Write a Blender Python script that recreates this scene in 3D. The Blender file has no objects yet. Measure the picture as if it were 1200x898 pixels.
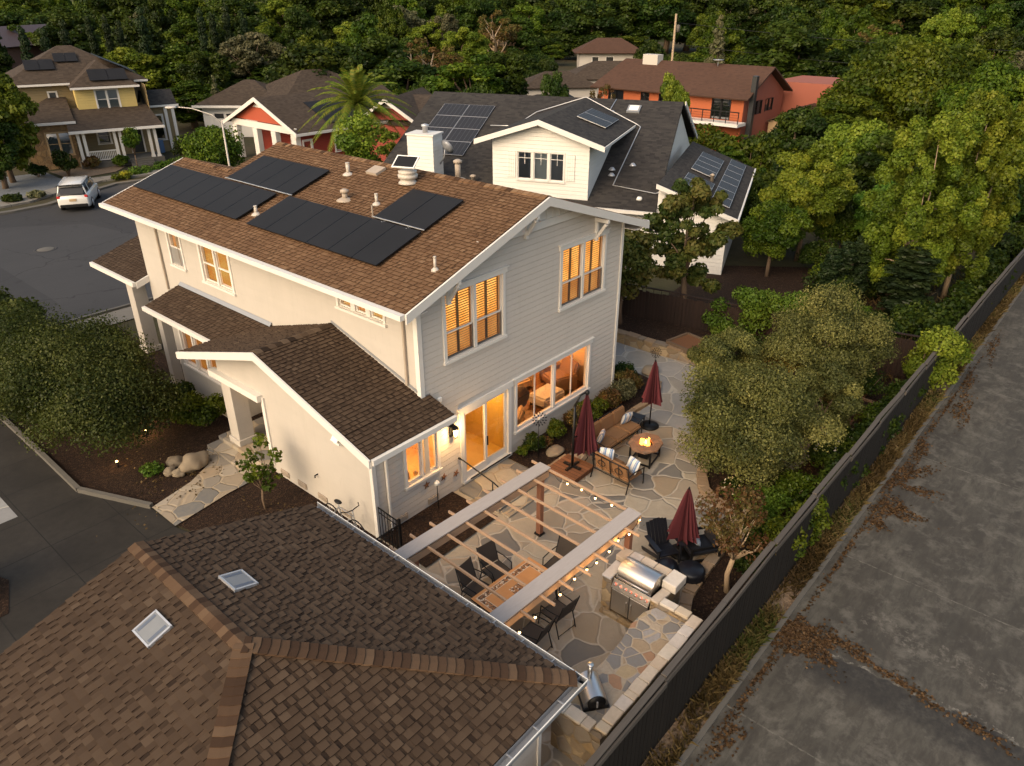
import bpy, bmesh, math, random
import numpy as np
from mathutils import Vector, Matrix

random.seed(7)
SC = bpy.context.scene
COL = SC.collection
R = math.radians

# ------------------------------------------------------------------ objects
def tag(o, label=None, cat=None, group=None, kind=None):
    if label: o['label'] = label
    if cat: o['category'] = cat
    if group: o['group'] = group
    if kind: o['kind'] = kind
    return o

def thing(name, label, cat, loc=(0, 0, 0), rz=0.0, group=None, scale=1.0):
    o = bpy.data.objects.new(name, None)
    o.empty_display_size = 0.2
    COL.objects.link(o)
    o.location = loc
    o.rotation_euler = (0, 0, rz)
    o.scale = (scale, scale, scale)
    return tag(o, label, cat, group)

def children(o):
    return KIDS.get(o.name, [])
KIDS = {}

def adopt(c, p):
    if p is not None:
        c.parent = p
        KIDS.setdefault(p.name, []).append(c)

def copy_tree(o, parent=None):
    c = o.copy()
    COL.objects.link(c)
    if parent is not None:
        c.parent = parent
        KIDS.setdefault(parent.name, []).append(c)
    for ch in list(KIDS.get(o.name, [])):
        copy_tree(ch, c)
    return c

def place(o, loc, rz=0.0, scale=1.0, label=None, group=None):
    o.location = loc
    o.rotation_euler = (0, 0, rz)
    o.scale = (scale,) * 3 if not hasattr(scale, '__len__') else scale
    if label: o['label'] = label
    if group: o['group'] = group
    return o

class MB:
    """collects faces of ONE mesh object"""
    def __init__(s):
        s.v, s.f, s.t, s.uv, s.sm = [], [], [], [], []
    def add(s, vs, fs, tone=.5, uvs=None, smooth=False):
        b = len(s.v)
        s.v += [tuple(p) for p in vs]
        for k, f in enumerate(fs):
            s.f.append([b + i for i in f])
            s.t.append(tone[k] if hasattr(tone, '__len__') else tone)
            s.uv.append(uvs[k] if uvs else None)
            s.sm.append(smooth)
        return s
    def box(s, c, d, rz=0, rx=0, ry=0, tone=.5, M=None):
        hx, hy, hz = d[0] / 2, d[1] / 2, d[2] / 2
        vs = [Vector((x, y, z)) for x in (-hx, hx) for y in (-hy, hy) for z in (-hz, hz)]
        if M is None:
            m = Matrix.Rotation(rz, 3, 'Z') @ Matrix.Rotation(ry, 3, 'Y') @ Matrix.Rotation(rx, 3, 'X')
        else:
            m = M
        c = Vector(c)
        vs = [m @ v + c for v in vs]
        return s.add(vs, [(0, 1, 3, 2), (4, 6, 7, 5), (0, 4, 5, 1), (2, 3, 7, 6), (0, 2, 6, 4), (1, 5, 7, 3)], tone)
    def span(s, a, b, tone=.5):
        """axis aligned box from corner a to corner b"""
        c = [(a[i] + b[i]) / 2 for i in range(3)]
        d = [abs(b[i] - a[i]) for i in range(3)]
        return s.box(c, d, tone=tone)
    def bar(s, p, q, w, h, tone=.5, up=(0, 0, 1)):
        """beam of section w x h from p to q"""
        p, q = Vector(p), Vector(q)
        d = (q - p)
        L = d.length
        if L < 1e-6: return s
        z = d / L
        u = Vector(up)
        if abs(z.dot(u)) > .98: u = Vector((0, 1, 0))
        x = u.cross(z).normalized()
        y = z.cross(x)
        m = Matrix((x, y, z)).transposed()
        return s.box((p + q) / 2, (w, h, L), M=m, tone=tone)
    def tube(s, pts, r, n=8, cap=True, tone=.5, smooth=True):
        pts = [Vector(p) for p in pts]
        rs = r if hasattr(r, '__len__') else [r] * len(pts)
        vs, fs = [], []
        prev = None
        for i, p in enumerate(pts):
            a = pts[max(i - 1, 0)]; b = pts[min(i + 1, len(pts) - 1)]
            d = (b - a).normalized()
            if prev is None:
                u = Vector((0, 0, 1)) if abs(d.z) < .9 else Vector((1, 0, 0))
                x = u.cross(d).normalized()
            else:
                x = (prev - d * prev.dot(d)).normalized()
            prev = x
            y = d.cross(x)
            for k in range(n):
                t = 2 * math.pi * k / n
                vs.append(p + (x * math.cos(t) + y * math.sin(t)) * rs[i])
        for i in range(len(pts) - 1):
            for k in range(n):
                a = i * n + k; b = i * n + (k + 1) % n
                fs.append((a, b, b + n, a + n))
        if cap:
            fs.append(tuple(range(n))[::-1]); fs.append(tuple(range((len(pts) - 1) * n, len(pts) * n)))
        return s.add(vs, fs, tone, smooth=smooth)
    def lathe(s, prof, c=(0, 0, 0), n=16, tone=.5, smooth=True, sx=1, sy=1, wob=None):
        vs, fs = [], []
        for j, (r, z) in enumerate(prof):
            for k in range(n):
                t = 2 * math.pi * k / n
                q = wob(j, k) if wob else 1
                vs.append((c[0] + r * q * sx * math.cos(t), c[1] + r * q * sy * math.sin(t), c[2] + z))
        for i in range(len(prof) - 1):
            for k in range(n):
                a = i * n + k; b = i * n + (k + 1) % n
                fs.append((a, b, b + n, a + n))
        if prof[0][0] > 1e-4: fs.append(tuple(range(n))[::-1])
        if prof[-1][0] > 1e-4: fs.append(tuple(range((len(prof) - 1) * n, len(prof) * n)))
        return s.add(vs, fs, tone, smooth=smooth)
    def prism(s, poly, z0, z1, tone=.5):
        """closed prism over an xy polygon (ccw)"""
        n = len(poly)
        vs = [(p[0], p[1], z0) for p in poly] + [(p[0], p[1], z1) for p in poly]
        fs = [tuple(range(n))[::-1], tuple(range(n, 2 * n))]
        fs += [(i, (i + 1) % n, n + (i + 1) % n, n + i) for i in range(n)]
        return s.add(vs, fs, tone)
    def slab(s, poly3, thick, tone=.5):
        """closed slab: planar 3d polygon pushed down by thick along its normal"""
        P = [Vector(p) for p in poly3]
        nrm = (P[1] - P[0]).cross(P[2] - P[0]).normalized()
        n = len(P)
        vs = P + [p - nrm * thick for p in P]
        fs = [tuple(range(n)), tuple(range(n, 2 * n))[::-1]]
        fs += [(i, n + i, n + (i + 1) % n, (i + 1) % n) for i in range(n)]
        return s.add(vs, fs, tone)
    def blob(s, c, r, seed=0, n=3, amp=.15, tone=.5, smooth=True):
        bm = bmesh.new()
        bmesh.ops.create_icosphere(bm, subdivisions=n, radius=1)
        rr = r if hasattr(r, '__len__') else (r, r, r)
        from mathutils import noise
        o = Vector((seed * 7.3, seed * 3.1, seed))
        vs = []
        for v in bm.verts:
            k = 1 + amp * noise.noise(v.co * 1.3 + o) * 2
            vs.append((c[0] + v.co.x * rr[0] * k, c[1] + v.co.y * rr[1] * k, c[2] + v.co.z * rr[2] * k))
        fs = [[v.index for v in f.verts] for f in bm.faces]
        bm.free()
        return s.add(vs, fs, tone, smooth=smooth)
    def pieces(s):
        up = list(range(len(s.v)))
        def find(i):
            while up[i] != i: up[i] = up[up[i]]; i = up[i]
            return i
        for f in s.f:
            for i in f[1:]: up[find(i)] = find(f[0])
        groups = {}
        for k, f in enumerate(s.f): groups.setdefault(find(f[0]), []).append(k)
        for ks in groups.values():
            m = MB(); ids = sorted({i for k in ks for i in s.f[k]}); new = {i: n for n, i in enumerate(ids)}
            m.v = [s.v[i] for i in ids]; m.f = [[new[i] for i in s.f[k]] for k in ks]
            m.t = [s.t[k] for k in ks]; m.uv = [s.uv[k] for k in ks]; m.sm = [s.sm[k] for k in ks]
            yield m
    def each(s, name, mat, parent, **k):
        """every separate board as a part of its own"""
        return [m.build(name, mat, parent, **k) for m in s.pieces()][0]
    def build(s, name, mat, parent=None, bevel=0, seg=1, label=None):
        me = bpy.data.meshes.new(name)
        me.from_pydata(s.v, [], s.f)
        if mat: me.materials.append(mat)
        a = me.attributes.new('tone', 'FLOAT', 'FACE')
        a.data.foreach_set('value', [float(x) for x in s.t])
        if any(u is not None for u in s.uv):
            lay = me.uv_layers.new(name='UVMap')
            i = 0
            for f, u in zip(s.f, s.uv):
                for k in range(len(f)):
                    if u is not None: lay.data[i].uv = u[k]
                    i += 1
        me.polygons.foreach_set('use_smooth', s.sm)
        if bevel:
            bm = bmesh.new(); bm.from_mesh(me)
            bmesh.ops.bevel(bm, geom=bm.edges[:], offset=bevel, segments=seg, affect='EDGES', clamp_overlap=True)
            bm.to_mesh(me); bm.free()
        me.update()
        o = bpy.data.objects.new(name, me)
        COL.objects.link(o)
        adopt(o, parent)
        if label: o['label'] = label
        return o

def solo(mb, name, mat, label, cat, group=None, **k):
    return tag(mb.build(name, mat, None, **k), label, cat, group)

def struct(mb, name, mat, kind='structure'):
    return tag(mb.build(name, mat), kind=kind)

def poly_sheet(pts, z, sub=0):
    m = MB()
    m.add([(p[0], p[1], z) for p in pts], [tuple(range(len(pts)))])
    return m

# ------------------------------------------------------------------ materials
class NT:
    def __init__(s, name):
        s.m = bpy.data.materials.new(name); s.m.use_nodes = True
        s.t = s.m.node_tree; s.n = s.t.nodes; s.l = s.t.links
        s.b = s.n['Principled BSDF']; s.out = s.n['Material Output']
    def new(s, ty, **k):
        x = s.n.new(ty)
        for a, v in k.items(): setattr(x, a, v)
        return x
    def link(s, a, b): s.l.new(a, b)
    def val(s, sock, v):
        if hasattr(v, 'is_output') or hasattr(v, 'links'): s.l.new(v, sock)
        else: sock.default_value = v
    def math(s, op, a, b=0.0, c=None, clamp=False):
        x = s.new('ShaderNodeMath', operation=op, use_clamp=clamp)
        s.val(x.inputs[0], a); s.val(x.inputs[1], b)
        if c is not None: s.val(x.inputs[2], c)
        return x.outputs[0]
    def mix(s, f, a, b, ty='MIX'):
        x = s.new('ShaderNodeMix', data_type='RGBA', blend_type=ty)
        s.val(x.inputs[0], f)
        s.val(x.inputs[6], a if hasattr(a, 'links') else (*a[:3], 1))
        s.val(x.inputs[7], b if hasattr(b, 'links') else (*b[:3], 1))
        return x.outputs[2]
    def ramp(s, f, stops, interp='LINEAR'):
        x = s.new('ShaderNodeValToRGB')
        e = x.color_ramp.elements
        x.color_ramp.interpolation = interp
        while len(e) < len(stops): e.new(.5)
        for i, (p, c) in enumerate(stops):
            e[i].position = p
            e[i].color = (*c, 1) if hasattr(c, '__len__') else (c, c, c, 1)
        s.l.new(f, x.inputs[0])
        return x.outputs[0]
    def pos(s, mode='world'):
        if mode == 'world': return s.new('ShaderNodeNewGeometry').outputs['Position']
        return s.new('ShaderNodeTexCoord').outputs['Object' if mode == 'object' else 'UV']
    def scalev(s, v, sc):
        x = s.new('ShaderNodeVectorMath', operation='MULTIPLY')
        s.l.new(v, x.inputs[0]); x.inputs[1].default_value = sc if hasattr(sc, '__len__') else (sc,) * 3
        return x.outputs[0]
    def addv(s, a, b):
        x = s.new('ShaderNodeVectorMath', operation='ADD')
        s.l.new(a, x.inputs[0]); s.val(x.inputs[1], b)
        return x.outputs[0]
    def sep(s, v):
        x = s.new('ShaderNodeSeparateXYZ'); s.l.new(v, x.inputs[0]); return x.outputs
    def comb(s, a, b, c=0.0):
        x = s.new('ShaderNodeCombineXYZ')
        for i, q in enumerate((a, b, c)): s.val(x.inputs[i], q)
        return x.outputs[0]
    def noise(s, v, scale, detail=4, rough=.55, dist=0.0, out='Fac'):
        x = s.new('ShaderNodeTexNoise')
        s.l.new(v, x.inputs['Vector'])
        x.inputs['Scale'].default_value = scale; x.inputs['Detail'].default_value = detail
        x.inputs['Roughness'].default_value = rough; x.inputs['Distortion'].default_value = dist
        return x.outputs[out]
    def voro(s, v, scale, feat='F1', rnd=1.0, dim='3D'):
        x = s.new('ShaderNodeTexVoronoi', feature=feat, voronoi_dimensions=dim)
        s.l.new(v, x.inputs['Vector']); x.inputs['Scale'].default_value = scale
        x.inputs['Randomness'].default_value = rnd
        return x
    def white(s, v, dim='2D'):
        x = s.new('ShaderNodeTexWhiteNoise', noise_dimensions=dim)
        s.l.new(v, x.inputs['Vector']); return x.outputs['Value']
    def attr(s, name):
        return s.new('ShaderNodeAttribute', attribute_name=name).outputs['Fac']
    def bump(s, h, strength=.3, dist=.02, prev=None):
        x = s.new('ShaderNodeBump'); s.l.new(h, x.inputs['Height'])
        x.inputs['Strength'].default_value = strength; x.inputs['Distance'].default_value = dist
        if prev is not None: s.l.new(prev, x.inputs['Normal'])
        s.l.new(x.outputs[0], s.b.inputs['Normal'])
        return x.outputs[0]
    def fin(s, col=None, rough=.7, metal=0.0, spec=None):
        if col is not None: s.val(s.b.inputs['Base Color'], col if hasattr(col, 'links') else (*col[:3], 1))
        s.val(s.b.inputs['Roughness'], rough); s.val(s.b.inputs['Metallic'], metal)
        if spec is not None: s.b.inputs['Specular IOR Level'].default_value = spec
        return s.m

def plain(name, c, rough=.65, metal=0, var=.18, sc=6, bump=.12, space='object', spec=.4, fine=60):
    t = NT(name); p = t.pos(space)
    n = t.noise(p, sc, 5, .6); n2 = t.noise(p, fine, 3)
    dark = tuple(x * (1 - var) for x in c); lite = tuple(min(1, x * (1 + var)) for x in c)
    col = t.mix(n, dark, lite)
    col = t.mix(t.math('MULTIPLY', n2, var * .8), col, tuple(x * .5 for x in c))
    if bump: t.bump(n2, bump, .01)
    return t.fin(col, t.math('ADD', rough - .1, t.math('MULTIPLY', n, .2)), metal, spec)

def siding_mat(name, c, lap=.17, relief=.9):
    t = NT(name); p = t.pos('world'); z = t.sep(p)[2]
    f = t.math('FRACT', t.math('DIVIDE', z, lap))
    board = t.white(t.comb(t.math('FLOOR', t.math('DIVIDE', z, lap)), 0.0), '2D')
    n = t.noise(p, 1.2, 5, .6); n2 = t.noise(t.scalev(p, (3, 3, 40)), 3, 4)
    col = t.mix(n, tuple(x * .9 for x in c), tuple(x * 1.06 for x in c))
    col = t.mix(t.math('MULTIPLY', board, .12), col, tuple(x * .82 for x in c))
    sx = t.sep(p); run = t.math('ADD', t.math('DIVIDE', t.math('ADD', sx[0], sx[1]), 3.7), t.math('MULTIPLY', board, 5.0))
    butt = t.math('LESS_THAN', t.math('FRACT', run), .0018); col = t.mix(t.math('MULTIPLY', butt, .3), col, tuple(x * .35 for x in c))
    streak = t.ramp(t.noise(t.scalev(p, (5, 5, .35)), 1.4, 5, .6), [(.52, 0), (.75, .10)]); col = t.mix(streak, col, tuple(x * .55 for x in c))
    h = t.math('SUBTRACT', 1.0, f)
    edge = t.math('LESS_THAN', f, .06)
    h = t.math('SUBTRACT', h, t.math('MULTIPLY', edge, .7))
    b = t.bump(h, relief, .022)
    t.bump(n2, .12, .006, b)
    return t.fin(col, .6, 0, .3)

def shingle_mat(name, cols, space='tone'):
    t = NT(name); p = t.pos('world')
    if space == 'tone':
        tone = t.attr('tone')
        r = tone
    else:
        uv = t.sep(t.pos('uv'))
        row = t.math('DIVIDE', uv[1], .15); ri = t.math('FLOOR', row)
        off = t.white(t.comb(ri, 3.3), '2D')
        cx = t.math('ADD', t.math('DIVIDE', uv[0], .27), t.math('MULTIPLY', off, 7.0))
        r = t.white(t.comb(t.math('FLOOR', cx), ri), '2D')
        fr = t.math('FRACT', row)
        h = t.math('SUBTRACT', 1.0, fr)
        t.bump(t.math('ADD', h, t.math('MULTIPLY', r, .5)), .8, .015)
    stops = [(i / (len(cols) - 1), c) for i, c in enumerate(cols)]
    col = t.ramp(r, stops)
    g = t.noise(p, 220, 2, .7); big = t.noise(p, .5, 5, .6)
    col = t.mix(t.math('MULTIPLY', g, .55), col, tuple(x * .35 for x in cols[len(cols) // 2]))
    dust = t.ramp(big, [(.35, 0), (.7, 1)])
    col = t.mix(t.math('MULTIPLY', dust, .25), col, tuple(x * .62 for x in cols[0]))
    if space == 'tone': t.bump(g, .35, .004)
    return t.fin(col, .92, 0, .15)

def stone_mat(name, cols, scale, mortar, mw=.035, warp=.25, rough=.85, bump=.5, mode='world', flat=True, bd=.03, squash=(1, 1, 1)):
    t = NT(name); p0 = t.pos(mode)
    p = t.scalev(p0, squash)
    w = t.noise(p, scale * 1.3, 1.5, .45, out='Color')
    wv = t.new('ShaderNodeVectorMath', operation='SUBTRACT'); t.link(w, wv.inputs[0]); wv.inputs[1].default_value = (.5, .5, .5)
    pp = t.addv(p, t.scalev(wv.outputs[0], warp / scale))
    if flat:
        s_ = t.sep(pp); pp = t.comb(s_[0], s_[1], 0.0)
    dim = '3D'
    d = t.voro(pp, scale, 'DISTANCE_TO_EDGE', .9, dim).outputs['Distance']
    c = t.voro(pp, scale, 'F1', .9, dim)
    rnd = t.new('ShaderNodeSeparateColor'); t.link(c.outputs['Color'], rnd.inputs[0])
    col = t.ramp(rnd.outputs[0], [((i + .0) / len(cols), q) for i, q in enumerate(cols)], 'CONSTANT')
    n1 = t.noise(p0, scale * 3.5, 6, .65, .6); n2 = t.noise(p0, 40, 4, .6)
    col = t.mix(t.ramp(n1, [(.3, 0), (.75, 1)]), t.mix(.4, col, tuple(x * .5 for x in cols[0])), col)
    vv = t.math('MULTIPLY', rnd.outputs[1], .22)
    col = t.mix(vv, col, t.mix(.5, col, (.02, .02, .02)))
    col = t.mix(t.math('MULTIPLY', n2, .35), col, tuple(x * .45 for x in cols[0]))
    edge = t.ramp(d, [(mw * .55, 1), (mw, 0)])
    mort = t.mix(t.noise(p0, 14, 4), tuple(x * .7 for x in mortar), mortar)
    col = t.mix(edge, col, mort)
    h = t.ramp(d, [(mw * .4, 0), (mw * 2.0, 1)])
    h2 = t.math('ADD', h, t.math('MULTIPLY', n1, .5))
    b = t.bump(h2, bump, bd)
    t.bump(n2, .2, .006, b)
    return t.fin(col, rough, 0, .3)

def wood_mat(name, c, rough=.75, mode='object', squash=(1, 14, 14), var=.3, plank=None, axis=0):
    t = NT(name); p = t.pos(mode)
    q = t.scalev(p, squash)
    n = t.noise(q, 2.5, 6, .65, .4); n2 = t.noise(q, 12, 4, .6)
    col = t.mix(n, tuple(x * (1 - var) for x in c), tuple(x * (1 + var) for x in c))
    if plank:
        a = t.sep(p)[axis]
        k = t.math('DIVIDE', a, plank)
        r = t.white(t.comb(t.math('FLOOR', k), 1.7), '2D')
        col = t.mix(t.math('MULTIPLY', r, .55), col, tuple(x * .45 for x in c))
        fr = t.math('FRACT', k)
        gap = t.math('LESS_THAN', fr, .07)
        col = t.mix(gap, col, (.004, .003, .003))
        b = t.bump(t.math('SUBTRACT', 1.0, gap), .6, .01)
        t.bump(n2, .25, .006, b)
    else:
        t.bump(n2, .25, .006)
    return t.fin(col, rough, 0, .3)

def emit_mat(name, c, s):
    t = NT(name)
    t.b.inputs['Base Color'].default_value = (*c, 1)
    t.b.inputs['Emission Color'].default_value = (*c, 1)
    t.b.inputs['Emission Strength'].default_value = s
    return t.m

def leaf_mat(name, cols, trans=.22, inst=.25):
    """leaf cards: tone ramp per leaf, a little variation per tree, light shining through"""
    t = NT(name)
    tone = t.attr('tone')
    col = t.ramp(tone, [(i / (len(cols) - 1), c) for i, c in enumerate(cols)])
    oi = t.new('ShaderNodeObjectInfo').outputs['Random']
    hs = t.new('ShaderNodeHueSaturation')
    t.link(col, hs.inputs['Color'])
    t.link(t.math('ADD', .5 - .03 * inst * 4 / 2, t.math('MULTIPLY', oi, .03 * inst * 4)), hs.inputs['Hue'])
    t.link(t.math('ADD', 1 - inst * .6, t.math('MULTIPLY', oi, inst * 1.2)), hs.inputs['Value'])
    col = hs.outputs[0]
    d = t.new('ShaderNodeBsdfDiffuse'); tr = t.new('ShaderNodeBsdfTranslucent')
    t.link(col, d.inputs[0]); t.link(t.mix(.5, col, (.12, .14, .02)), tr.inputs[0])
    g = t.new('ShaderNodeBsdfGlossy'); g.inputs['Roughness'].default_value = .45
    g.inputs[0].default_value = (.8, .8, .8, 1)
    m1 = t.new('ShaderNodeMixShader'); m1.inputs[0].default_value = trans
    t.link(d.outputs[0], m1.inputs[1]); t.link(tr.outputs[0], m1.inputs[2])
    m2 = t.new('ShaderNodeMixShader'); m2.inputs[0].default_value = .012
    t.link(m1.outputs[0], m2.inputs[1]); t.link(g.outputs[0], m2.inputs[2])
    t.link(m2.outputs[0], t.out.inputs['Surface'])
    t.n.remove(t.b)
    return t.m

def glass_mat(name, tint=(.9, .93, .95), trans=.85, rough=.03):
    t = NT(name)
    tr = t.new('ShaderNodeBsdfTransparent'); tr.inputs[0].default_value = (*tint, 1)
    g = t.new('ShaderNodeBsdfGlossy'); g.inputs['Roughness'].default_value = rough
    lw = t.new('ShaderNodeLayerWeight'); lw.inputs[0].default_value = .25
    f = t.math('MINIMUM', t.math('ADD', 1 - trans, t.math('MULTIPLY', lw.outputs['Fresnel'], .6)), .9)
    m = t.new('ShaderNodeMixShader')
    t.link(f, m.inputs[0]); t.link(tr.outputs[0], m.inputs[1]); t.link(g.outputs[0], m.inputs[2])
    t.link(m.outputs[0], t.out.inputs['Surface']); t.n.remove(t.b)
    return t.m
# ------------------------------------------------------------------ camera, sky, sun
cam = bpy.data.cameras.new('camera')
CAM = bpy.data.objects.new('camera', cam); COL.objects.link(CAM); SC.camera = CAM
yaw, pitch, roll = 0.858, 0.4825, -0.0016
CAM.location = (-10.972, -12.539, 12.548)
fw = Vector((math.sin(yaw) * math.cos(pitch), math.cos(yaw) * math.cos(pitch), -math.sin(pitch)))
rt = Vector((math.cos(yaw), -math.sin(yaw), 0)); up = rt.cross(fw)
CAM.rotation_euler = Matrix((rt, up, -fw)).transposed().to_euler()
cam.sensor_width = 36; cam.lens = 867.5 / 1200 * 36
cam.clip_start = .1; cam.clip_end = 5000

SUN_EL, SUN_AZ = R(33), R(-92)      # azimuth from +Y towards +X
W = bpy.data.worlds.new('World'); SC.world = W; W.use_nodes = True
wn = W.node_tree.nodes; bg = wn['Background']
sky = wn.new('ShaderNodeTexSky'); sky.sky_type = 'NISHITA'; sky.sun_disc = False
sky.sun_elevation = SUN_EL; sky.sun_rotation = SUN_AZ
sky.air_density = 1.0; sky.dust_density = 4.0; sky.ozone_density = .35
tint = wn.new('ShaderNodeMix'); tint.data_type = 'RGBA'; tint.blend_type = 'MULTIPLY'; tint.inputs[0].default_value = 1
tint.inputs[7].default_value = (1.08, 1.0, .87, 1)                    # warm tint multiplied into the sky colour, standing in for camera white balance
W.node_tree.links.new(sky.outputs[0], tint.inputs[6]); W.node_tree.links.new(tint.outputs[2], bg.inputs[0]); bg.inputs[1].default_value = .15
sl = bpy.data.lights.new('sun', 'SUN'); sl.energy = .46; sl.angle = R(85); sl.color = (1, .85, .63)
SUN = bpy.data.objects.new('sun', sl); COL.objects.link(SUN)
sd = Vector((math.sin(SUN_AZ) * math.cos(SUN_EL), math.cos(SUN_AZ) * math.cos(SUN_EL), math.sin(SUN_EL)))
SUN.rotation_euler = sd.to_track_quat('Z', 'Y').to_euler()
SC.view_settings.view_transform = 'Standard'; SC.view_settings.look = 'None'
SC.view_settings.exposure = .94; SC.view_settings.gamma = 1
SC.render.engine = 'CYCLES'
SC.cycles.use_denoising = True
SC.cycles.max_bounces = 6; SC.cycles.diffuse_bounces = 3; SC.cycles.transparent_max_bounces = 12
SC.cycles.caustics_reflective = False; SC.cycles.caustics_refractive = False
SC.cycles.sample_clamp_indirect = 6

def lamp(name, loc, energy, col, size=.05, parent=None):
    l = bpy.data.lights.new(name, 'POINT'); l.energy = energy; l.color = col; l.shadow_soft_size = size
    o = bpy.data.objects.new(name, l); COL.objects.link(o); o.location = loc
    if parent: adopt(o, parent)
    return o
WARM = (1, .58, .22)

# ------------------------------------------------------------------ shared materials
M = {}
M['siding'] = siding_mat('lap_siding', (.51, .468, .42))  # house paint, colour raised to brighten the dim rear wall
M['siding_white'] = siding_mat('white_siding', (.68, .655, .61), .2)
M['siding_yellow'] = siding_mat('yellow_siding', (.52, .40, .15), .2)
M['siding_olive'] = siding_mat('olive_siding', (.22, .17, .09), .2)
M['siding_red'] = siding_mat('red_siding', (.24, .038, .024), .2)
M['trim'] = plain('white_trim_paint', (.64, .615, .575), .5, var=.06, bump=.05)
M['siding_lowered'] = siding_mat('cream_lap_siding_lowered', (.45, .415, .372), .17, .35)  # same house paint, colour lowered for the side that takes more light
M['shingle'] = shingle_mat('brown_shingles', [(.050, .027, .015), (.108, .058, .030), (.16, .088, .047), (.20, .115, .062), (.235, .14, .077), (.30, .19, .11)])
M['shingle_dark'] = shingle_mat('dimmed_brown_shingles', [(.022, .014, .010), (.046, .030, .020), (.066, .043, .028), (.084, .056, .037), (.104, .071, .047), (.135, .096, .066)])  # own darker brown, plus dimmer light on the low roofs put into colour
M['cap'] = shingle_mat('ridge_shingles', [(.046, .026, .016), (.076, .044, .027), (.11, .067, .040), (.15, .097, .060)])
M['roof_grey'] = shingle_mat('charcoal_shingles', [(.028, .026, .026), (.045, .041, .039), (.06, .055, .05), (.038, .035, .034)], 'uv')
M['roof_brown'] = shingle_mat('brown_far_shingles', [(.048, .036, .027), (.068, .050, .037), (.085, .064, .048), (.058, .043, .032)], 'uv')
M['roof_red'] = shingle_mat('russet_far_shingles', [(.075, .042, .030), (.10, .055, .038), (.088, .048, .033)], 'uv')
M['gutter'] = plain('grey_gutter_metal', (.28, .29, .31), .45, .3, var=.1)
M['metal_dark'] = plain('black_metal', (.012, .012, .013), .45, .4, var=.2)
M['pipe'] = plain('painted_pipe', (.36, .30, .24), .6, var=.2)
M['pipe_white'] = plain('white_pipe', (.46, .42, .37), .5, var=.12)
M['window_dark'] = plain('dark_room', (.02, .022, .024), .5, var=.3)
M['glass'] = glass_mat('window_glass')
M['glass_sky'] = glass_mat('reflecting_glass', (.5, .56, .6), .68)
M['screen'] = glass_mat('insect_screen', (.52, .5, .5), .9, .5)
M['steel'] = plain('brushed_steel', (.62, .60, .57), .36, 1, var=.1, sc=3, bump=.02)
M['wood_brown'] = wood_mat('stained_plinth_wood', (.20, .085, .04), plank=.14, axis=0)
M['pergola_wood'] = wood_mat('stained_pergola_wood', (.36, .235, .150), squash=(1, 6, 6), var=.2)
M['pergola_post'] = wood_mat('red_brown_post_wood', (.24, .105, .06), squash=(8, 8, 1), var=.2)
M['pergola_cap'] = wood_mat('weathered_grey_board', (.36, .32, .295), squash=(1.2, 8, 8), var=.16)
M['fence'] = wood_mat('dark_fence_boards', (.011, .0082, .0063), .8, 'object', (9, 9, 1), .35, plank=.145, axis=0)
M['fence_top'] = wood_mat('weathered_fence_rail', (.078, .068, .059), .8, 'object', (1, 12, 12), .3)
M['fence_red'] = wood_mat('red_brown_fence_boards', (.022, .012, .009), .8, 'object', (9, 9, 1), .35, plank=.16, axis=0)
M['fabric_red'] = plain('red_canopy_fabric', (.092, .017, .024), .85, var=.2, sc=3, bump=.2)
M['cushion'] = plain('brown_cushion_fabric', (.22, .115, .052), .9, var=.15, sc=4, bump=.25)
M['mulch'] = None
M['bark'] = wood_mat('tree_bark', (.13, .09, .06), .95, squash=(8, 8, 1.5), var=.4)
M['bark_pale'] = wood_mat('pale_bark', (.32, .24, .16), .95, squash=(8, 8, 1.5), var=.3)
M['boulder'] = plain('boulder_stone', (.23, .185, .13), .9, var=.3, sc=4, bump=.5)
M['tan'] = plain('tan_upholstery', (.42, .30, .17), .85, var=.12)
M['black_fabric'] = plain('black_sling_fabric', (.055, .042, .033), .8, var=.2)
M['black_gloss'] = plain('black_cover', (.012, .013, .018), .35, var=.3)
M['white_plastic'] = plain('white_plastic', (.75, .74, .7), .4, var=.05)
M['room'] = plain('warm_room_wall', (.62, .42, .22), .8, var=.08)
M['room_floor'] = wood_mat('interior_wood_floor', (.24, .11, .045), .4, plank=.15, axis=1)

def glow(name, c1, c2, s, sc=2.0, stretch=(1, 1, 1)):
    """a lit room seen through blinds or a shade"""
    t = NT(name); p = t.pos('object')
    n = t.noise(t.scalev(p, stretch), sc, 4, .6)
    col = t.mix(t.ramp(n, [(.3, 0), (.7, 1)]), c1, c2)
    t.fin(tuple(x * .3 for x in c1), .8)
    t.link(col, t.b.inputs['Emission Color']); t.b.inputs['Emission Strength'].default_value = s
    return t.m
M['glow_blind'] = glow('lit_room_behind_blinds', (.62, .20, .025), (1, .46, .11), 1.35, 1.9)
M['blind_tinted'] = plain('blind_slats', (.42, .25, .11), .6, var=.1, bump=0)  # slats coloured orange, the window glow put into their tone
M['glow_pink'] = glow('lit_curtain', (.9, .45, .27), (.95, .58, .38), .6, 2)
M['glow_shade'] = glow('lit_yellow_shade', (.62, .30, .03), (.85, .46, .08), .5, 1.1, (1, 1, 2))
M['glow_kitchen'] = glow('lit_kitchen', (1, .55, .13), (1, .30, .06), 1.0, 1.6)
M['glow_hall'] = glow('lit_hall', (.8, .22, .03), (1, .60, .14), 1.3, 1.8)
M['glow_entry'] = glow('lit_entry', (1, .38, .05), (.6, .2, .04), .8, 2.5)
M['amber'] = plain('amber_hall_wall', (.62, .40, .10), .8, var=.1)
M['bulb'] = emit_mat('lit_bulb', (1, .58, .22), 7)
M['lantern_glass'] = emit_mat('lit_lantern_glass', (1, .66, .25), 9)
M['flame'] = emit_mat('flame', (1, .36, .05), 3.2)
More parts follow.
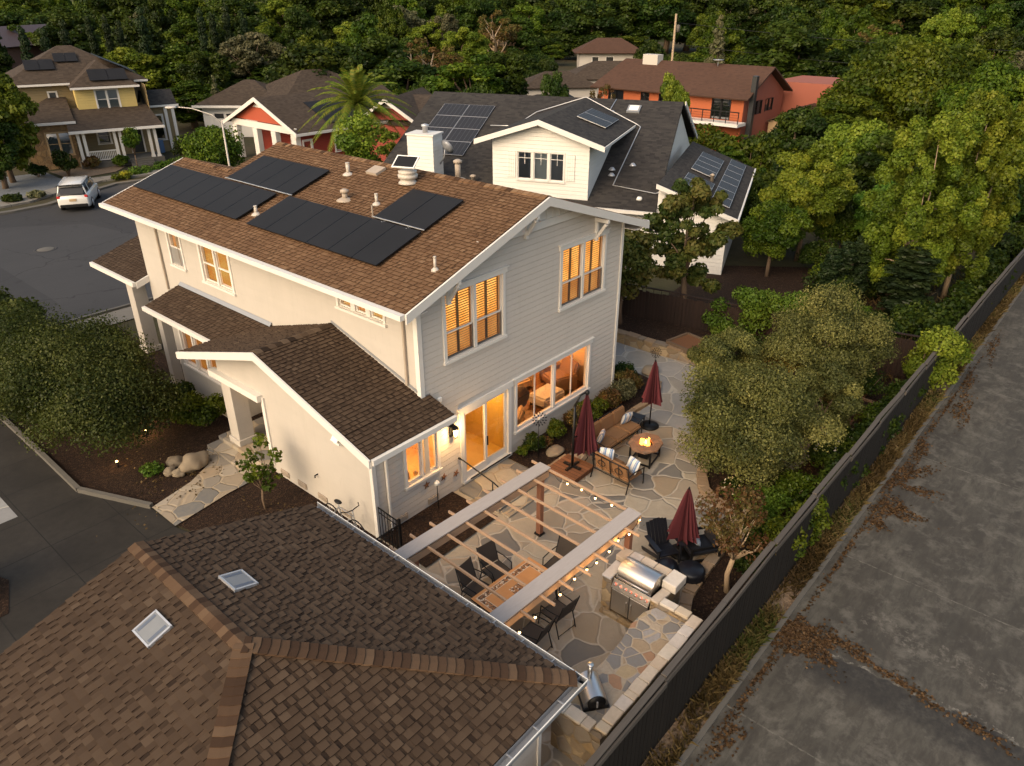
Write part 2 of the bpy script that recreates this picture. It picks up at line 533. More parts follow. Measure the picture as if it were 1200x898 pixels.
M['flame_core'] = emit_mat('flame_core', (1, .62, .2), 6)

def solar_mat():
    t = NT('solar_cells'); uv = t.sep(t.pos('uv'))
    a = t.math('FRACT', t.math('MULTIPLY', uv[0], 6.0)); b = t.math('FRACT', t.math('MULTIPLY', uv[1], 10.0))
    g = t.math('MAXIMUM', t.math('LESS_THAN', a, .03), t.math('LESS_THAN', b, .02))
    n = t.noise(t.pos('world'), .8, 4)
    col = t.mix(n, (.011, .011, .012), (.019, .019, .021))
    col = t.mix(t.math('MULTIPLY', g, .5), col, (.026, .026, .028))
    return t.fin(col, .6, 0, .14)
M['solar'] = solar_mat()
def solar_grid():
    t = NT('solar_cells_lined'); uv = t.sep(t.pos('uv'))
    a = t.math('FRACT', t.math('MULTIPLY', uv[0], 6.0)); b = t.math('FRACT', t.math('MULTIPLY', uv[1], 10.0))
    g = t.math('MAXIMUM', t.math('LESS_THAN', a, .09), t.math('LESS_THAN', b, .07))
    col = t.mix(g, (.018, .019, .023), (.075, .075, .08))
    return t.fin(col, .55, 0, .22)
M['solar_grid'] = solar_grid()
M['silver'] = plain('silver_frame', (.55, .55, .56), .4, .6, var=.1)

FLAG = [(.46, .40, .31), (.33, .265, .19), (.42, .36, .275), (.155, .155, .155), (.27, .23, .18), (.38, .33, .265), (.23, .205, .175), (.125, .13, .135), (.33, .25, .165), (.36, .30, .23)]
M['flagstone'] = stone_mat('flagstone_paving', FLAG, 1.28, (.46, .41, .34), .030, .42, bd=.04)
M['flagstone_small'] = stone_mat('flagstone_path_paving', FLAG, 1.7, (.36, .29, .2), .03, .4, bd=.03)
M['flag_pale'] = stone_mat('pale_stone_paving', [(.33, .33, .32), (.38, .36, .33), (.28, .28, .28), (.36, .33, .28)], .8, (.42, .4, .35), .022, .5)
M['rubble'] = stone_mat('rubble_stone_wall', [(.40, .28, .15), (.30, .21, .12), (.46, .36, .23), (.22, .17, .12), (.36, .25, .13), (.26, .23, .2)], 3.2, (.30, .23, .15), .05, .4, flat=False, bd=.05)
M['counter'] = stone_mat('mosaic_stone_counter', [(.42, .32, .21), (.24, .24, .25), (.50, .42, .32), (.36, .36, .37), (.40, .22, .13), (.46, .36, .22), (.20, .21, .22)], 3.4, (.42, .35, .26), .05, .25, bd=.02)
def cap_mat():
    t = NT('cut_capstones'); tone = t.attr('tone'); p = t.pos('world')
    col = t.ramp(tone, [(0, (.56, .47, .35)), (.3, (.68, .64, .58)), (.55, (.54, .42, .29)), (.75, (.64, .62, .61)), (1, (.48, .37, .24))])
    n = t.noise(p, 9, 6, .65); f = t.noise(p, 60, 3)
    col = t.mix(t.math('MULTIPLY', n, .5), col, (.22, .17, .12))
    t.bump(t.math('ADD', n, t.math('MULTIPLY', f, .4)), .5, .02)
    return t.fin(col, .85, 0, .3)
M['capstone'] = cap_mat()
# ------------------------------------------------------------------ ground materials
def ground_mat():
    t = NT('yard_ground'); p = t.pos('world')
    n = t.noise(p, .12, 6, .6); n2 = t.noise(p, 1.7, 6, .65); n3 = t.noise(p, 30, 4, .6)
    col = t.mix(t.ramp(n, [(.38, 0), (.62, 1)]), (.035, .045, .015), (.06, .045, .028))
    col = t.mix(t.ramp(n2, [(.35, 0), (.7, 1)]), col, (.022, .024, .010))
    col = t.mix(t.math('MULTIPLY', n3, .5), col, (.09, .07, .045))
    t.bump(n3, .5, .03)
    return t.fin(col, .95, 0, .2)
def asphalt_mat():
    t = NT('street_asphalt'); p = t.pos('world')
    n = t.noise(p, .25, 6, .6); n3 = t.noise(p, 90, 3, .7)
    st = t.noise(t.scalev(p, (.2, 1.6, 1)), .8, 5, .6)
    col = t.mix(n, (.030, .031, .034), (.052, .052, .055))
    col = t.mix(t.math('MULTIPLY', st, .35), col, (.075, .073, .072))
    col = t.mix(t.math('MULTIPLY', n3, .5), col, (.018, .018, .02))
    cr = t.voro(t.addv(p, t.scalev(t.noise(p, .8, 3, .5, out='Color'), 1.2)), .16, 'DISTANCE_TO_EDGE').outputs['Distance']
    col = t.mix(t.ramp(cr, [(.002, .7), (.006, 0)]), col, (.012, .012, .013))
    patch = t.voro(t.scalev(p, (1, .55, 0)), .13, 'F1', 1.0); pc = t.new('ShaderNodeSeparateColor'); t.link(patch.outputs['Color'], pc.inputs[0]); col = t.mix(t.math('MULTIPLY', t.math('GREATER_THAN', pc.outputs[0], .72), .45), col, (.022, .022, .024))
    oil = t.noise(p, 1.1, 6, .65); col = t.mix(t.ramp(oil, [(.60, 0), (.70, .6)]), col, (.018, .018, .019))
    t.bump(n3, .4, .006)
    return t.fin(col, .85, 0, .3)
def slab_mat(name, c1, c2, sx, sy, ox=0., oy=0., wet=.4):
    """cast concrete with control joints"""
    t = NT(name); p = t.pos('world'); s = t.sep(p)
    a = t.math('FRACT', t.math('DIVIDE', t.math('ADD', s[0], ox), sx)); b = t.math('FRACT', t.math('DIVIDE', t.math('ADD', s[1], oy), sy))
    j = t.math('MAXIMUM', t.math('LESS_THAN', a, .022 / sx * 1.2), t.math('LESS_THAN', b, .022 / sy * 1.2))
    cell = t.white(t.comb(t.math('FLOOR', t.math('DIVIDE', t.math('ADD', s[0], ox), sx)), t.math('FLOOR', t.math('DIVIDE', t.math('ADD', s[1], oy), sy))))
    n = t.noise(p, .55, 6, .62, .5); n2 = t.noise(p, 5, 6, .65); n3 = t.noise(p, 70, 3, .7)
    col = t.mix(t.ramp(n, [(.3, 0), (.7, 1)]), c1, c2)
    col = t.mix(t.math('MULTIPLY', cell, .35), col, tuple(x * .6 for x in c1))
    col = t.mix(t.math('MULTIPLY', n2, wet), col, tuple(x * .45 for x in c1))
    col = t.mix(t.math('MULTIPLY', n3, .3), col, tuple(x * .5 for x in c1))
    col = t.mix(j, col, (.012, .011, .010))
    b_ = t.bump(t.math('SUBTRACT', 1.0, j), .6, .015); t.bump(n3, .25, .004, b_)
    return t.fin(col, .85, 0, .3)
def alley_mat():
    t = NT('stained_channel_concrete'); p = t.pos('world'); s = t.sep(p)
    # long water marks running across the slab, blotches, tyre swirls, control joints
    w = t.noise(p, .35, 4, .6, out='Color'); wp = t.addv(p, t.scalev(w, 2.2))
    n = t.noise(wp, .30, 7, .62, .8); n2 = t.noise(t.scalev(wp, (.35, 1.5, 1)), 1.0, 8, .68, .6)
    n3 = t.noise(p, 60, 3, .7); n4 = t.noise(p, 7, 6, .7)
    col = t.mix(t.ramp(n, [(.32, 0), (.68, 1)]), (.044, .042, .035), (.125, .119, .10))
    col = t.mix(t.ramp(n2, [(.40, 0), (.60, .75)]), col, (.036, .032, .027))
    lite = t.ramp(t.noise(t.scalev(wp, (.3, 1.1, 1)), 1.3, 8, .68, .8), [(.55, 0), (.75, .4)])
    col = t.mix(lite, col, (.19, .17, .14))
    n5 = t.noise(t.scalev(p, (.6, 2.2, 1)), 2.6, 9, .72, .3); n6 = t.noise(p, 1.6, 9, .7, .2)
    col = t.mix(t.ramp(n5, [(.45, 0), (.60, .62)]), col, (.030, .028, .025)); col = t.mix(t.ramp(n6, [(.50, 0), (.64, .6)]), col, (.185, .175, .15))
    col = t.mix(t.math('MULTIPLY', n4, .55), col, (.048, .044, .038)); col = t.mix(t.math('MULTIPLY', n3, .35), col, (.04, .036, .03))
    # dark run-off stain with a pale lime edge, across the slab from the kerb
    wob = t.math('MULTIPLY', t.math('SUBTRACT', t.noise(p, .9, 5, .6), .5), 1.1)
    d = t.math('ADD', t.math('SUBTRACT', s[0], 2.05), t.math('ADD', wob, t.math('MULTIPLY', t.math('ADD', s[1], 9.5), .06)))
    dark = t.math('MULTIPLY', t.ramp(d, [(0, 0), (.001, 1)]) if False else t.ramp(t.math('ADD', d, 1.0), [(.02, 0), (.35, .9), (.94, 1), (1.0, 0)]), t.ramp(n4, [(.25, .3), (.6, .95)]))
    dark = t.math('MULTIPLY', dark, t.math('LESS_THAN', s[1], -10.0)); col = t.mix(dark, col, (.024, .023, .022))
    lime = t.math('MULTIPLY', t.math('LESS_THAN', t.math('ABSOLUTE', t.math('SUBTRACT', d, .03)), .05), t.ramp(n4, [(.48, 0), (.66, .55)])); col = t.mix(t.math('MULTIPLY', lime, t.math('LESS_THAN', s[1], -9.9)), col, (.32, .30, .26))
    d3 = t.math('ADD', t.math('SUBTRACT', s[0], 3.6), t.math('MULTIPLY', wob, 1.7)); lime2 = t.math('MULTIPLY', t.math('LESS_THAN', t.math('ABSOLUTE', d3), .22), t.ramp(n4, [(.5, 0), (.68, .4)])); col = t.mix(t.math('MULTIPLY', lime2, t.math('LESS_THAN', s[1], -10.4)), col, (.24, .22, .19))
    jx = t.math('FRACT', t.math('DIVIDE', t.math('ADD', t.math('ADD', s[0], t.math('MULTIPLY', t.math('SUBTRACT', n4, .5), .10)), .55), 6.1))
    j = t.math('LESS_THAN', jx, .006)
    col = t.mix(t.math('MULTIPLY', j, t.ramp(n4, [(.4, 0), (.62, .6)])), col, (.17, .16, .135))
    t.bump(t.math('ADD', n3, t.math('MULTIPLY', n4, .8)), .35, .008)
    return t.fin(col, t.math('ADD', .7, t.math('MULTIPLY', n, .25)), 0, .3)
def mulch_mat():
    t = NT('bark_mulch'); p = t.pos('world')
    v = t.voro(p, 26, 'F1'); n = t.noise(p, 1.2, 5, .6); n2 = t.noise(p, 60, 4, .7)
    c = t.new('ShaderNodeSeparateColor'); t.link(v.outputs['Color'], c.inputs[0])
    col = t.ramp(c.outputs[0], [(0, (.012, .007, .005)), (.5, (.026, .014, .009)), (.85, (.045, .024, .014)), (1, (.085, .052, .030))])
    col = t.mix(t.math('MULTIPLY', n, .5), col, (.02, .011, .007))
    t.bump(t.math('ADD', v.outputs['Distance'], n2), .8, .04)
    return t.fin(col, .95, 0, .2)
def gravel_mat(name, a, b):
    t = NT(name); p = t.pos('world'); v = t.voro(p, 18); n = t.noise(p, .8, 5)
    c = t.new('ShaderNodeSeparateColor'); t.link(v.outputs['Color'], c.inputs[0])
    t.bump(v.outputs['Distance'], .6, .03)
    return t.fin(t.mix(t.math('MULTIPLY', n, .5), t.mix(c.outputs[0], a, b), tuple(x * .5 for x in a)), .9)
M['ground'] = ground_mat(); M['asphalt'] = asphalt_mat(); M['alley'] = alley_mat(); M['mulch'] = mulch_mat()
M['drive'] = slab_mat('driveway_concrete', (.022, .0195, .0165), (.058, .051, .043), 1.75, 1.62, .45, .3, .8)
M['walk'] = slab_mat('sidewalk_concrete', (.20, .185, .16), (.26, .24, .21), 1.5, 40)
M['kerb'] = plain('kerb_concrete', (.105, .098, .086), .85, var=.2, sc=3, bump=.3, space='world')
M['gravel'] = gravel_mat('blue_grey_gravel', (.10, .115, .13), (.17, .18, .19))
M['tanbark'] = gravel_mat('tan_chips', (.24, .17, .11), (.14, .09, .05))

# ------------------------------------------------------------------ ground sheets
g = MB(); N = 40
def gz(x, y): return -.02
g.add([(-1500, -1500, -.02), (1500, -1500, -.02), (1500, 1500, -.02), (-1500, 1500, -.02)], [(0, 1, 2, 3)])
struct(g, 'ground', M['ground'])

def hill_mesh():
    m = MB(); vs = []; nx, ny = 90, 14
    from mathutils import noise
    for j in range(ny):
        for i in range(nx):
            az = R(-12 + 130 * i / (nx - 1)); d = 230 + j * 55
            x = -11 + d * math.sin(az); y = -12.5 + d * math.cos(az)
            k = j / (ny - 1)
            h = (4 + 62 * min(1, k * 1.25) ** 1.1) * (.75 + .5 * noise.noise(Vector((x * .004, y * .004, 0))))
            vs.append((x, y, -4 if j == 0 else h))
    fs = [(j * nx + i, j * nx + i + 1, (j + 1) * nx + i + 1, (j + 1) * nx + i) for j in range(ny - 1) for i in range(nx - 1)]
    return m.add(vs, fs, smooth=True)
def hill_mat():
    t = NT('hillside'); p = t.pos('world'); n = t.noise(p, .02, 5, .6); n2 = t.noise(p, .25, 6, .7)
    col = t.mix(t.ramp(n, [(.42, 0), (.56, 1)]), (.016, .026, .008), (.10, .105, .035))
    col = t.mix(t.ramp(n2, [(.4, 0), (.6, .8)]), col, (.012, .018, .006))
    return t.fin(col, .95, 0, .1)
struct(hill_mesh(), 'hills', hill_mat())

struct(poly_sheet([(-12, -9.1), (120, -9.1), (120, -40), (-12, -40)], .012), 'alley_pavement', M['alley'])
k = MB(); x = -12
while x < 110:                                             # worn concrete edge of the alley, cast in lengths
    L = 6.1
    k.span((x + .02, -9.17, -.05), (x + L - .02, -9.06, .05)); x += L
struct(k, 'alley_edge_kerb', M['kerb'])
struct(poly_sheet([(-20, -8.55), (110, -8.55), (110, -9.06), (-20, -9.06)], .006), 'verge', M['tanbark'])

def street_poly():
    far = [(-45, 50), (-20, 46), (0, 43.7), (4, 43.2), (6.3, 43.4), (8.5, 44.6), (12, 46.2), (16, 45.6), (18, 43), (17.5, 38), (15, 33)]
    near = [(12.5, 27), (11, 21.3), (-45, 21.3)]
    return far + near
SP = street_poly()
m = MB(); m.add([(p[0], p[1], .004) for p in SP], [tuple(range(len(SP)))[::-1]]); struct(m, 'street', M['asphalt'])
def ribbon(pts, w0, w1, z0, z1):
    """kerb-like strip following pts, offset w0..w1 to the left of travel"""
    m = MB(); P = [Vector((p[0], p[1])) for p in pts]; L, Q = [], []
    for i, p in enumerate(P):
        d = (P[min(i + 1, len(P) - 1)] - P[max(i - 1, 0)]).normalized(); n = Vector((-d.y, d.x))
        L.append(p + n * w0); Q.append(p + n * w1)
    for i in range(len(P) - 1):
        poly = [L[i], L[i + 1], Q[i + 1], Q[i]]
        m.prism([(a.x, a.y) for a in poly], z0, z1)
    return m
far = SP[:11]
struct(ribbon(far, 0, .45, -.05, .13), 'street_kerb', M['kerb'])
struct(ribbon(far, 2.0, 3.5, -.05, .115), 'sidewalk', M['walk'])
struct(poly_sheet([(-45, 46.5), (0, 46), (6, 46.2), (10, 50.4), (10.2, 55), (0, 57), (-45, 62)], .02), 'front_yard_gravel', M['gravel'])
struct(poly_sheet([(10.4, 50.6), (14, 51), (15.5, 52.5), (14.5, 54.5), (10.5, 55)], .03), 'front_yard_bark', M['tanbark'])
struct(ribbon([(-45, 21.3), (12, 21.3)], -.15, 0, -.05, .12), 'near_street_kerb', M['kerb'])
struct(poly_sheet([(-45, 19.6), (12, 19.6), (12, 21.1), (-45, 21.1)], .03), 'near_sidewalk', M['walk'])

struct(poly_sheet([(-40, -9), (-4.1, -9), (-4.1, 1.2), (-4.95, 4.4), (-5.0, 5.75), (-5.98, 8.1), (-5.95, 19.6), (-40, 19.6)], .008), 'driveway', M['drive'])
struct(poly_sheet([(-11, 8.15), (-7.55, 8.15), (-7.55, 9.75), (-11, 9.75)], .014), 'pale_paving_band', M['flag_pale'])
struct(poly_sheet([(-5.9, 19.6), (-5.9, 8.1), (-4.95, 5.75), (-4.9, 4.45), (-4.1, 1.2), (-4.1, -.6), (-1.76, -.6), (-1.76, 4.7), (0, 7.2), (0, 19.6)], .03), 'front_mulch_bed', M['mulch'])
struct(poly_sheet([(-11.5, 4.3), (-9.0, 4.4), (-8.6, 5.6), (-9.0, 6.7), (-11.5, 6.8)], .02), 'driveway_planting_bed', M['mulch'])
kb = MB()
for a, b in (((-5.95, 19.4), (-5.95, 10.9)), ((-5.95, 10.88), (-5.98, 8.1)), ((-5.97, 8.08), (-4.98, 5.78))):
    kb.bar((*a, .06), (*b, .06), .13, .16)
struct(kb, 'planting_kerb', M['kerb'])
struct(poly_sheet([(-5.0, 5.72), (-3.7, 6.05), (-2.9, 6.5), (-2.5, 7.3), (-1.95, 7.3), (-1.95, 4.78), (-3.3, 4.72), (-4.98, 4.46)], .07), 'flagstone_path', M['flagstone_small'])
pf = MB(); pf.span((-2.0, 4.76, -.05), (-.02, 7.4, .30)); pf.span((-2.42, 5.6, -.05), (-2.003, 7.4, .16)); struct(pf, 'entry_porch_floor', M['flagstone_small'])

struct(poly_sheet([(-4.0, -8.3), (12.9, -8.3), (12.9, -1.5), (12.6, 1.0), (9.1, 1.0), (9.1, -.02), (-4.0, -.02)], .02), 'patio', M['flagstone'])
struct(poly_sheet([(8.2, -3.6), (12.66, -3.6), (12.62, 5), (8.9, 5), (8.9, -1.45), (8.2, -1.6)], .026), 'side_path', M['flag_pale'])
struct(poly_sheet([(-1.74, -1.75), (.93, -1.75), (.93, -.005), (-1.74, -.005)], .06), 'wall_mulch_bed', M['mulch'])
struct(poly_sheet([(3.25, -1.33), (8.3, -1.33), (9.6, -1.45), (10.6, -.9), (10.8, .6), (10.2, 1.6), (9.02, 1.6), (9.02, -.005), (3.25, -.005)], .07), 'long_mulch_bed', M['mulch'])
OB = [(9.0, -4.4), (7.4, -4.55), (6.35, -4.95), (5.7, -5.35), (5.35, -5.9), (5.35, -6.45), (4.6, -6.85), (3.3, -6.95), (1.6, -7.1), (.75, -7.45)]
struct(poly_sheet([(.75, -7.45), (.75, -8.42), (17.2, -8.42), (15.4, -1.5), (12.95, -1.5), (12.7, -3.6)] + OB, .06), 'tree_mulch_bed', M['mulch'])
struct(poly_sheet([(8.3, -6.9), (11.2, -7.3), (12.4, -6.0), (11.2, -4.8), (8.8, -5.0)], .065), 'gravel_patch', M['flag_pale'])
struct(poly_sheet([(13.1, 4.6), (14.2, 4.6), (15.4, -1.5), (13.1, -1.7)], .40), 'raised_mulch_bed', M['mulch'])
# neighbours' strip behind the side fence
struct(poly_sheet([(15.4, 3), (17.5, -7), (30, -4), (24, 4)], .01), 'neighbour_yard', M['mulch'])

def edging(pts, w, z, seed):
    rnd = random.Random(seed); m = MB()
    P = [Vector((*p, 0)) for p in pts]
    for a, b in zip(P, P[1:]):
        L = (b - a).length; d = (b - a) / L; n = Vector((-d.y, d.x, 0)); t0 = 0
        while t0 < L - .02:
            t1 = min(L, t0 + rnd.uniform(.28, .6))
            q = [a + d * t0 - n * w * rnd.uniform(.42, .55), a + d * (t1 - .02) - n * w * rnd.uniform(.42, .55), a + d * (t1 - .02) + n * w * rnd.uniform(.42, .55), a + d * t0 + n * w * rnd.uniform(.42, .55)]
            m.prism([(p.x, p.y) for p in q], -.02, z + rnd.uniform(-.015, .015), rnd.random()); t0 = t1
    return m
def cap2(name, cols):
    t = NT(name); p = t.pos('world'); col = t.ramp(t.attr('tone'), [(i / (len(cols) - 1), c) for i, c in enumerate(cols)])
    n = t.noise(p, 7, 6, .65); t.bump(n, .5, .03)
    return t.fin(t.mix(t.math('MULTIPLY', n, .6), col, (.1, .075, .05)), .9, 0, .3)
M['edge_stone'] = cap2('edging_stone', [(.30, .20, .12), (.26, .19, .13), (.36, .25, .15), (.22, .18, .14)])
solo(edging(OB[1:], .30, .16, 3), 'stone_edging', M['edge_stone'], 'curved flat stone edging around the olive tree bed', 'edging', bevel=.012)
solo(edging([(3.25, -1.4), (4.5, -1.4)], .2, .14, 5), 'stone_edging', M['edge_stone'], 'short straight stone edging between the brown umbrella platform and the house bed', 'edging', bevel=.012)
solo(edging([(6.2, -1.42), (8.3, -1.4), (9.6, -1.5), (10.6, -.95)], .2, .14, 6), 'stone_edging', M['edge_stone'], 'stone edging behind the brown sofa at the foot of the shrubs', 'edging', bevel=.012)
# low dry-stacked wall of the raised bed
w = thing('low_stone_wall', 'low rubble stone wall holding the raised bed by the side fence', 'stone wall', (12.8, 1, 0))
b = MB(); b.bar((-.02, 3.6, .2), (.0, 0, .2), .32, .42, up=(0, 0, 1)); b.bar((.0, -.003, .2), (.28, -3.2, .2), .32, .42); b.build('stones', M['rubble'], w)
b = edging([(-.02, 3.6), (.0, 0), (.28, -3.2)], .38, .06, 9); b.v = [(x, y, z + .425) for x, y, z in b.v]; b.build('capstone', M['edge_stone'], w, bevel=.01)
mh = thing('manhole_cover', 'round worn manhole cover in the asphalt street', 'manhole cover', (2.3, 33.3, .006))
b = MB(); b.lathe([(0.001, .012), (.42, .012), (.45, 0)], n=24); b.build('lid', M['kerb'], mh); b = MB(); b.lathe([(.46, .0), (.47, .010), (.58, .010), (.6, 0)], n=24); b.build('rim', M['asphalt'], mh)
# ------------------------------------------------------------------ building kit
def shingles(mb, poly, row=.132, seed=0, lam=.014, slab=.10):
    """laminated shingles, course by course, on a planar convex polygon whose first edge is the eave"""
    rnd = random.Random(seed)
    P = [Vector(p) for p in poly]
    u = (P[1] - P[0]).normalized(); n = (P[1] - P[0]).cross(P[-1] - P[0]).normalized()
    if n.z < 0: n = -n
    v = n.cross(u)
    if v.z < 0: v = -v
    q = [((p - P[0]).dot(u), (p - P[0]).dot(v)) for p in P]
    vmax = max(b for a, b in q)
    def lim(vv):
        xs = []
        for (a, b), (c, d) in zip(q, q[1:] + q[:1]):
            if (b - vv) * (d - vv) <= 0 and abs(d - b) > 1e-7:
                xs.append(a + (c - a) * (vv - b) / (d - b))
        return (min(xs), max(xs)) if xs else None
    mb.slab([p + n * -.002 for p in P] if n.dot((P[1] - P[0]).cross(P[2] - P[0])) > 0 else [p + n * -.002 for p in P[::-1]], slab, .3)
    W3 = lambda a, b, h: P[0] + u * a + v * b + n * h
    v0 = 0.0
    while v0 < vmax - .01:
        v1 = min(v0 + row, vmax - 1e-4); la = lim(v0 + 1e-4); lb = lim(v1 - 1e-4)
        if not la or not lb: break
        x = min(la[0], lb[0]); xe = max(la[1], lb[1])
        x -= rnd.uniform(0, .15); hi = rnd.random() < .5
        while x < xe:
            hi = not hi if (not hi or rnd.random() < .75) else hi; w = rnd.choice((.085, .11, .14, .17) if hi else (.045, .06, .08)) * rnd.uniform(.85, 1.15)
            x2 = x + w
            c = lambda a, l: min(max(a, l[0]), l[1])
            a0, a1, b1, b0 = c(x, la), c(x2, la), c(x2, lb), c(x, lb)
            if a1 - a0 > .008 or b1 - b0 > .008:
                t = lam * (1.9 if hi else .55)
                tone = min(1, max(0, rnd.gauss(.60 if hi else .26, .12)))  # shadow slots painted in: low tabs take a much darker tone
                vs = [W3(a0, v0, t), W3(a1, v0, t), W3(b1, v1, .003), W3(b0, v1, .003), W3(a0, v0, 0), W3(a1, v0, 0), W3(b1, v1, 0), W3(b0, v1, 0)]
                mb.add(vs, [(0, 1, 2, 3), (4, 5, 1, 0), (5, 6, 2, 1), (7, 4, 0, 3)], [tone, 0, 0, 0])  # butt and side faces at the darkest tone, a painted shadow line
            x = x2
        v0 += row

def ridge_caps(mb, a, b, down1, down2, w=.15, L=.2, seed=1, lift=.02):
    """overlapping bent cap shingles from a to b; down1/down2: downhill directions of the two slopes"""
    rnd = random.Random(seed); a, b = Vector(a), Vector(b); d = b - a; T = d.length; d /= T
    d1, d2 = Vector(down1).normalized(), Vector(down2).normalized(); t = 0
    while t < T:
        t1 = min(T, t + L * 1.25); tone = rnd.random()
        U = Vector((0, 0, 1))
        h0, h1 = lift + .022, lift + .004
        vs = [a + d * t + U * h0, a + d * t1 + U * h1, a + d * t1 + d1 * w + U * h1, a + d * t + d1 * w + U * h0, a + d * t1 + d2 * w + U * h1, a + d * t + d2 * w + U * h0]
        vs += [p - U * .03 for p in vs]
        mb.add(vs, [(0, 1, 2, 3), (1, 0, 5, 4), (0, 3, 9, 6), (5, 0, 6, 11), (3, 2, 8, 9), (4, 5, 11, 10)], tone)
        t += L

def uvslab(mb, poly, thick=.12, tone=.5):
    """roof plane with metre UVs, first edge the eave"""
    P = [Vector(p) for p in poly]; u = (P[1] - P[0]).normalized()
    n = (P[1] - P[0]).cross(P[2] - P[0]).normalized()
    if n.z < 0: n = -n
    v = n.cross(u)
    if v.z < 0: v = -v
    uv = [((p - P[0]).dot(u) + 50, (p - P[0]).dot(v)) for p in P]
    k = len(P)
    vs = P + [p - n * thick for p in P]
    fs = [tuple(range(k)), tuple(range(k, 2 * k))[::-1]] + [(i, k + i, k + (i + 1) % k, (i + 1) % k) for i in range(k)]
    uvs = [uv, uv[::-1]] + [[(0, .02)] * 4] * k
    mb.add(vs, fs, tone, uvs)

def wall(mb, o, u, L, H, holes=(), top=None, n=None, depth=.16):
    """sheet wall with openings (and their reveals) ; o origin, u along; top: extra (u,z) polygon above"""
    o, u = Vector(o), Vector(u)
    us = sorted({0.0, L, *[h[0] for h in holes], *[h[1] for h in holes]})
    zs = sorted({0.0, H, *[h[2] for h in holes], *[h[3] for h in holes]})
    pt = lambda a, z: o + u * a + Vector((0, 0, z))
    for i in range(len(us) - 1):
        for j in range(len(zs) - 1):
            a, b, z0, z1 = us[i], us[i + 1], zs[j], zs[j + 1]
            if any(h[0] - 1e-6 <= a and b <= h[1] + 1e-6 and h[2] - 1e-6 <= z0 and z1 <= h[3] + 1e-6 for h in holes): continue
            mb.add([pt(a, z0), pt(b, z0), pt(b, z1), pt(a, z1)], [(0, 1, 2, 3)])
    if top: mb.add([pt(a, z) for a, z in top], [tuple(range(len(top)))])
    if n is not None:
        n = Vector(n)
        for a, b, z0, z1 in holes:
            q = [pt(a, z0), pt(b, z0), pt(b, z1), pt(a, z1)]
            r = [p - n * depth for p in q]
            mb.add(q + r, [(0, 1, 5, 4), (1, 2, 6, 5), (2, 3, 7, 6), (3, 0, 4, 7)])

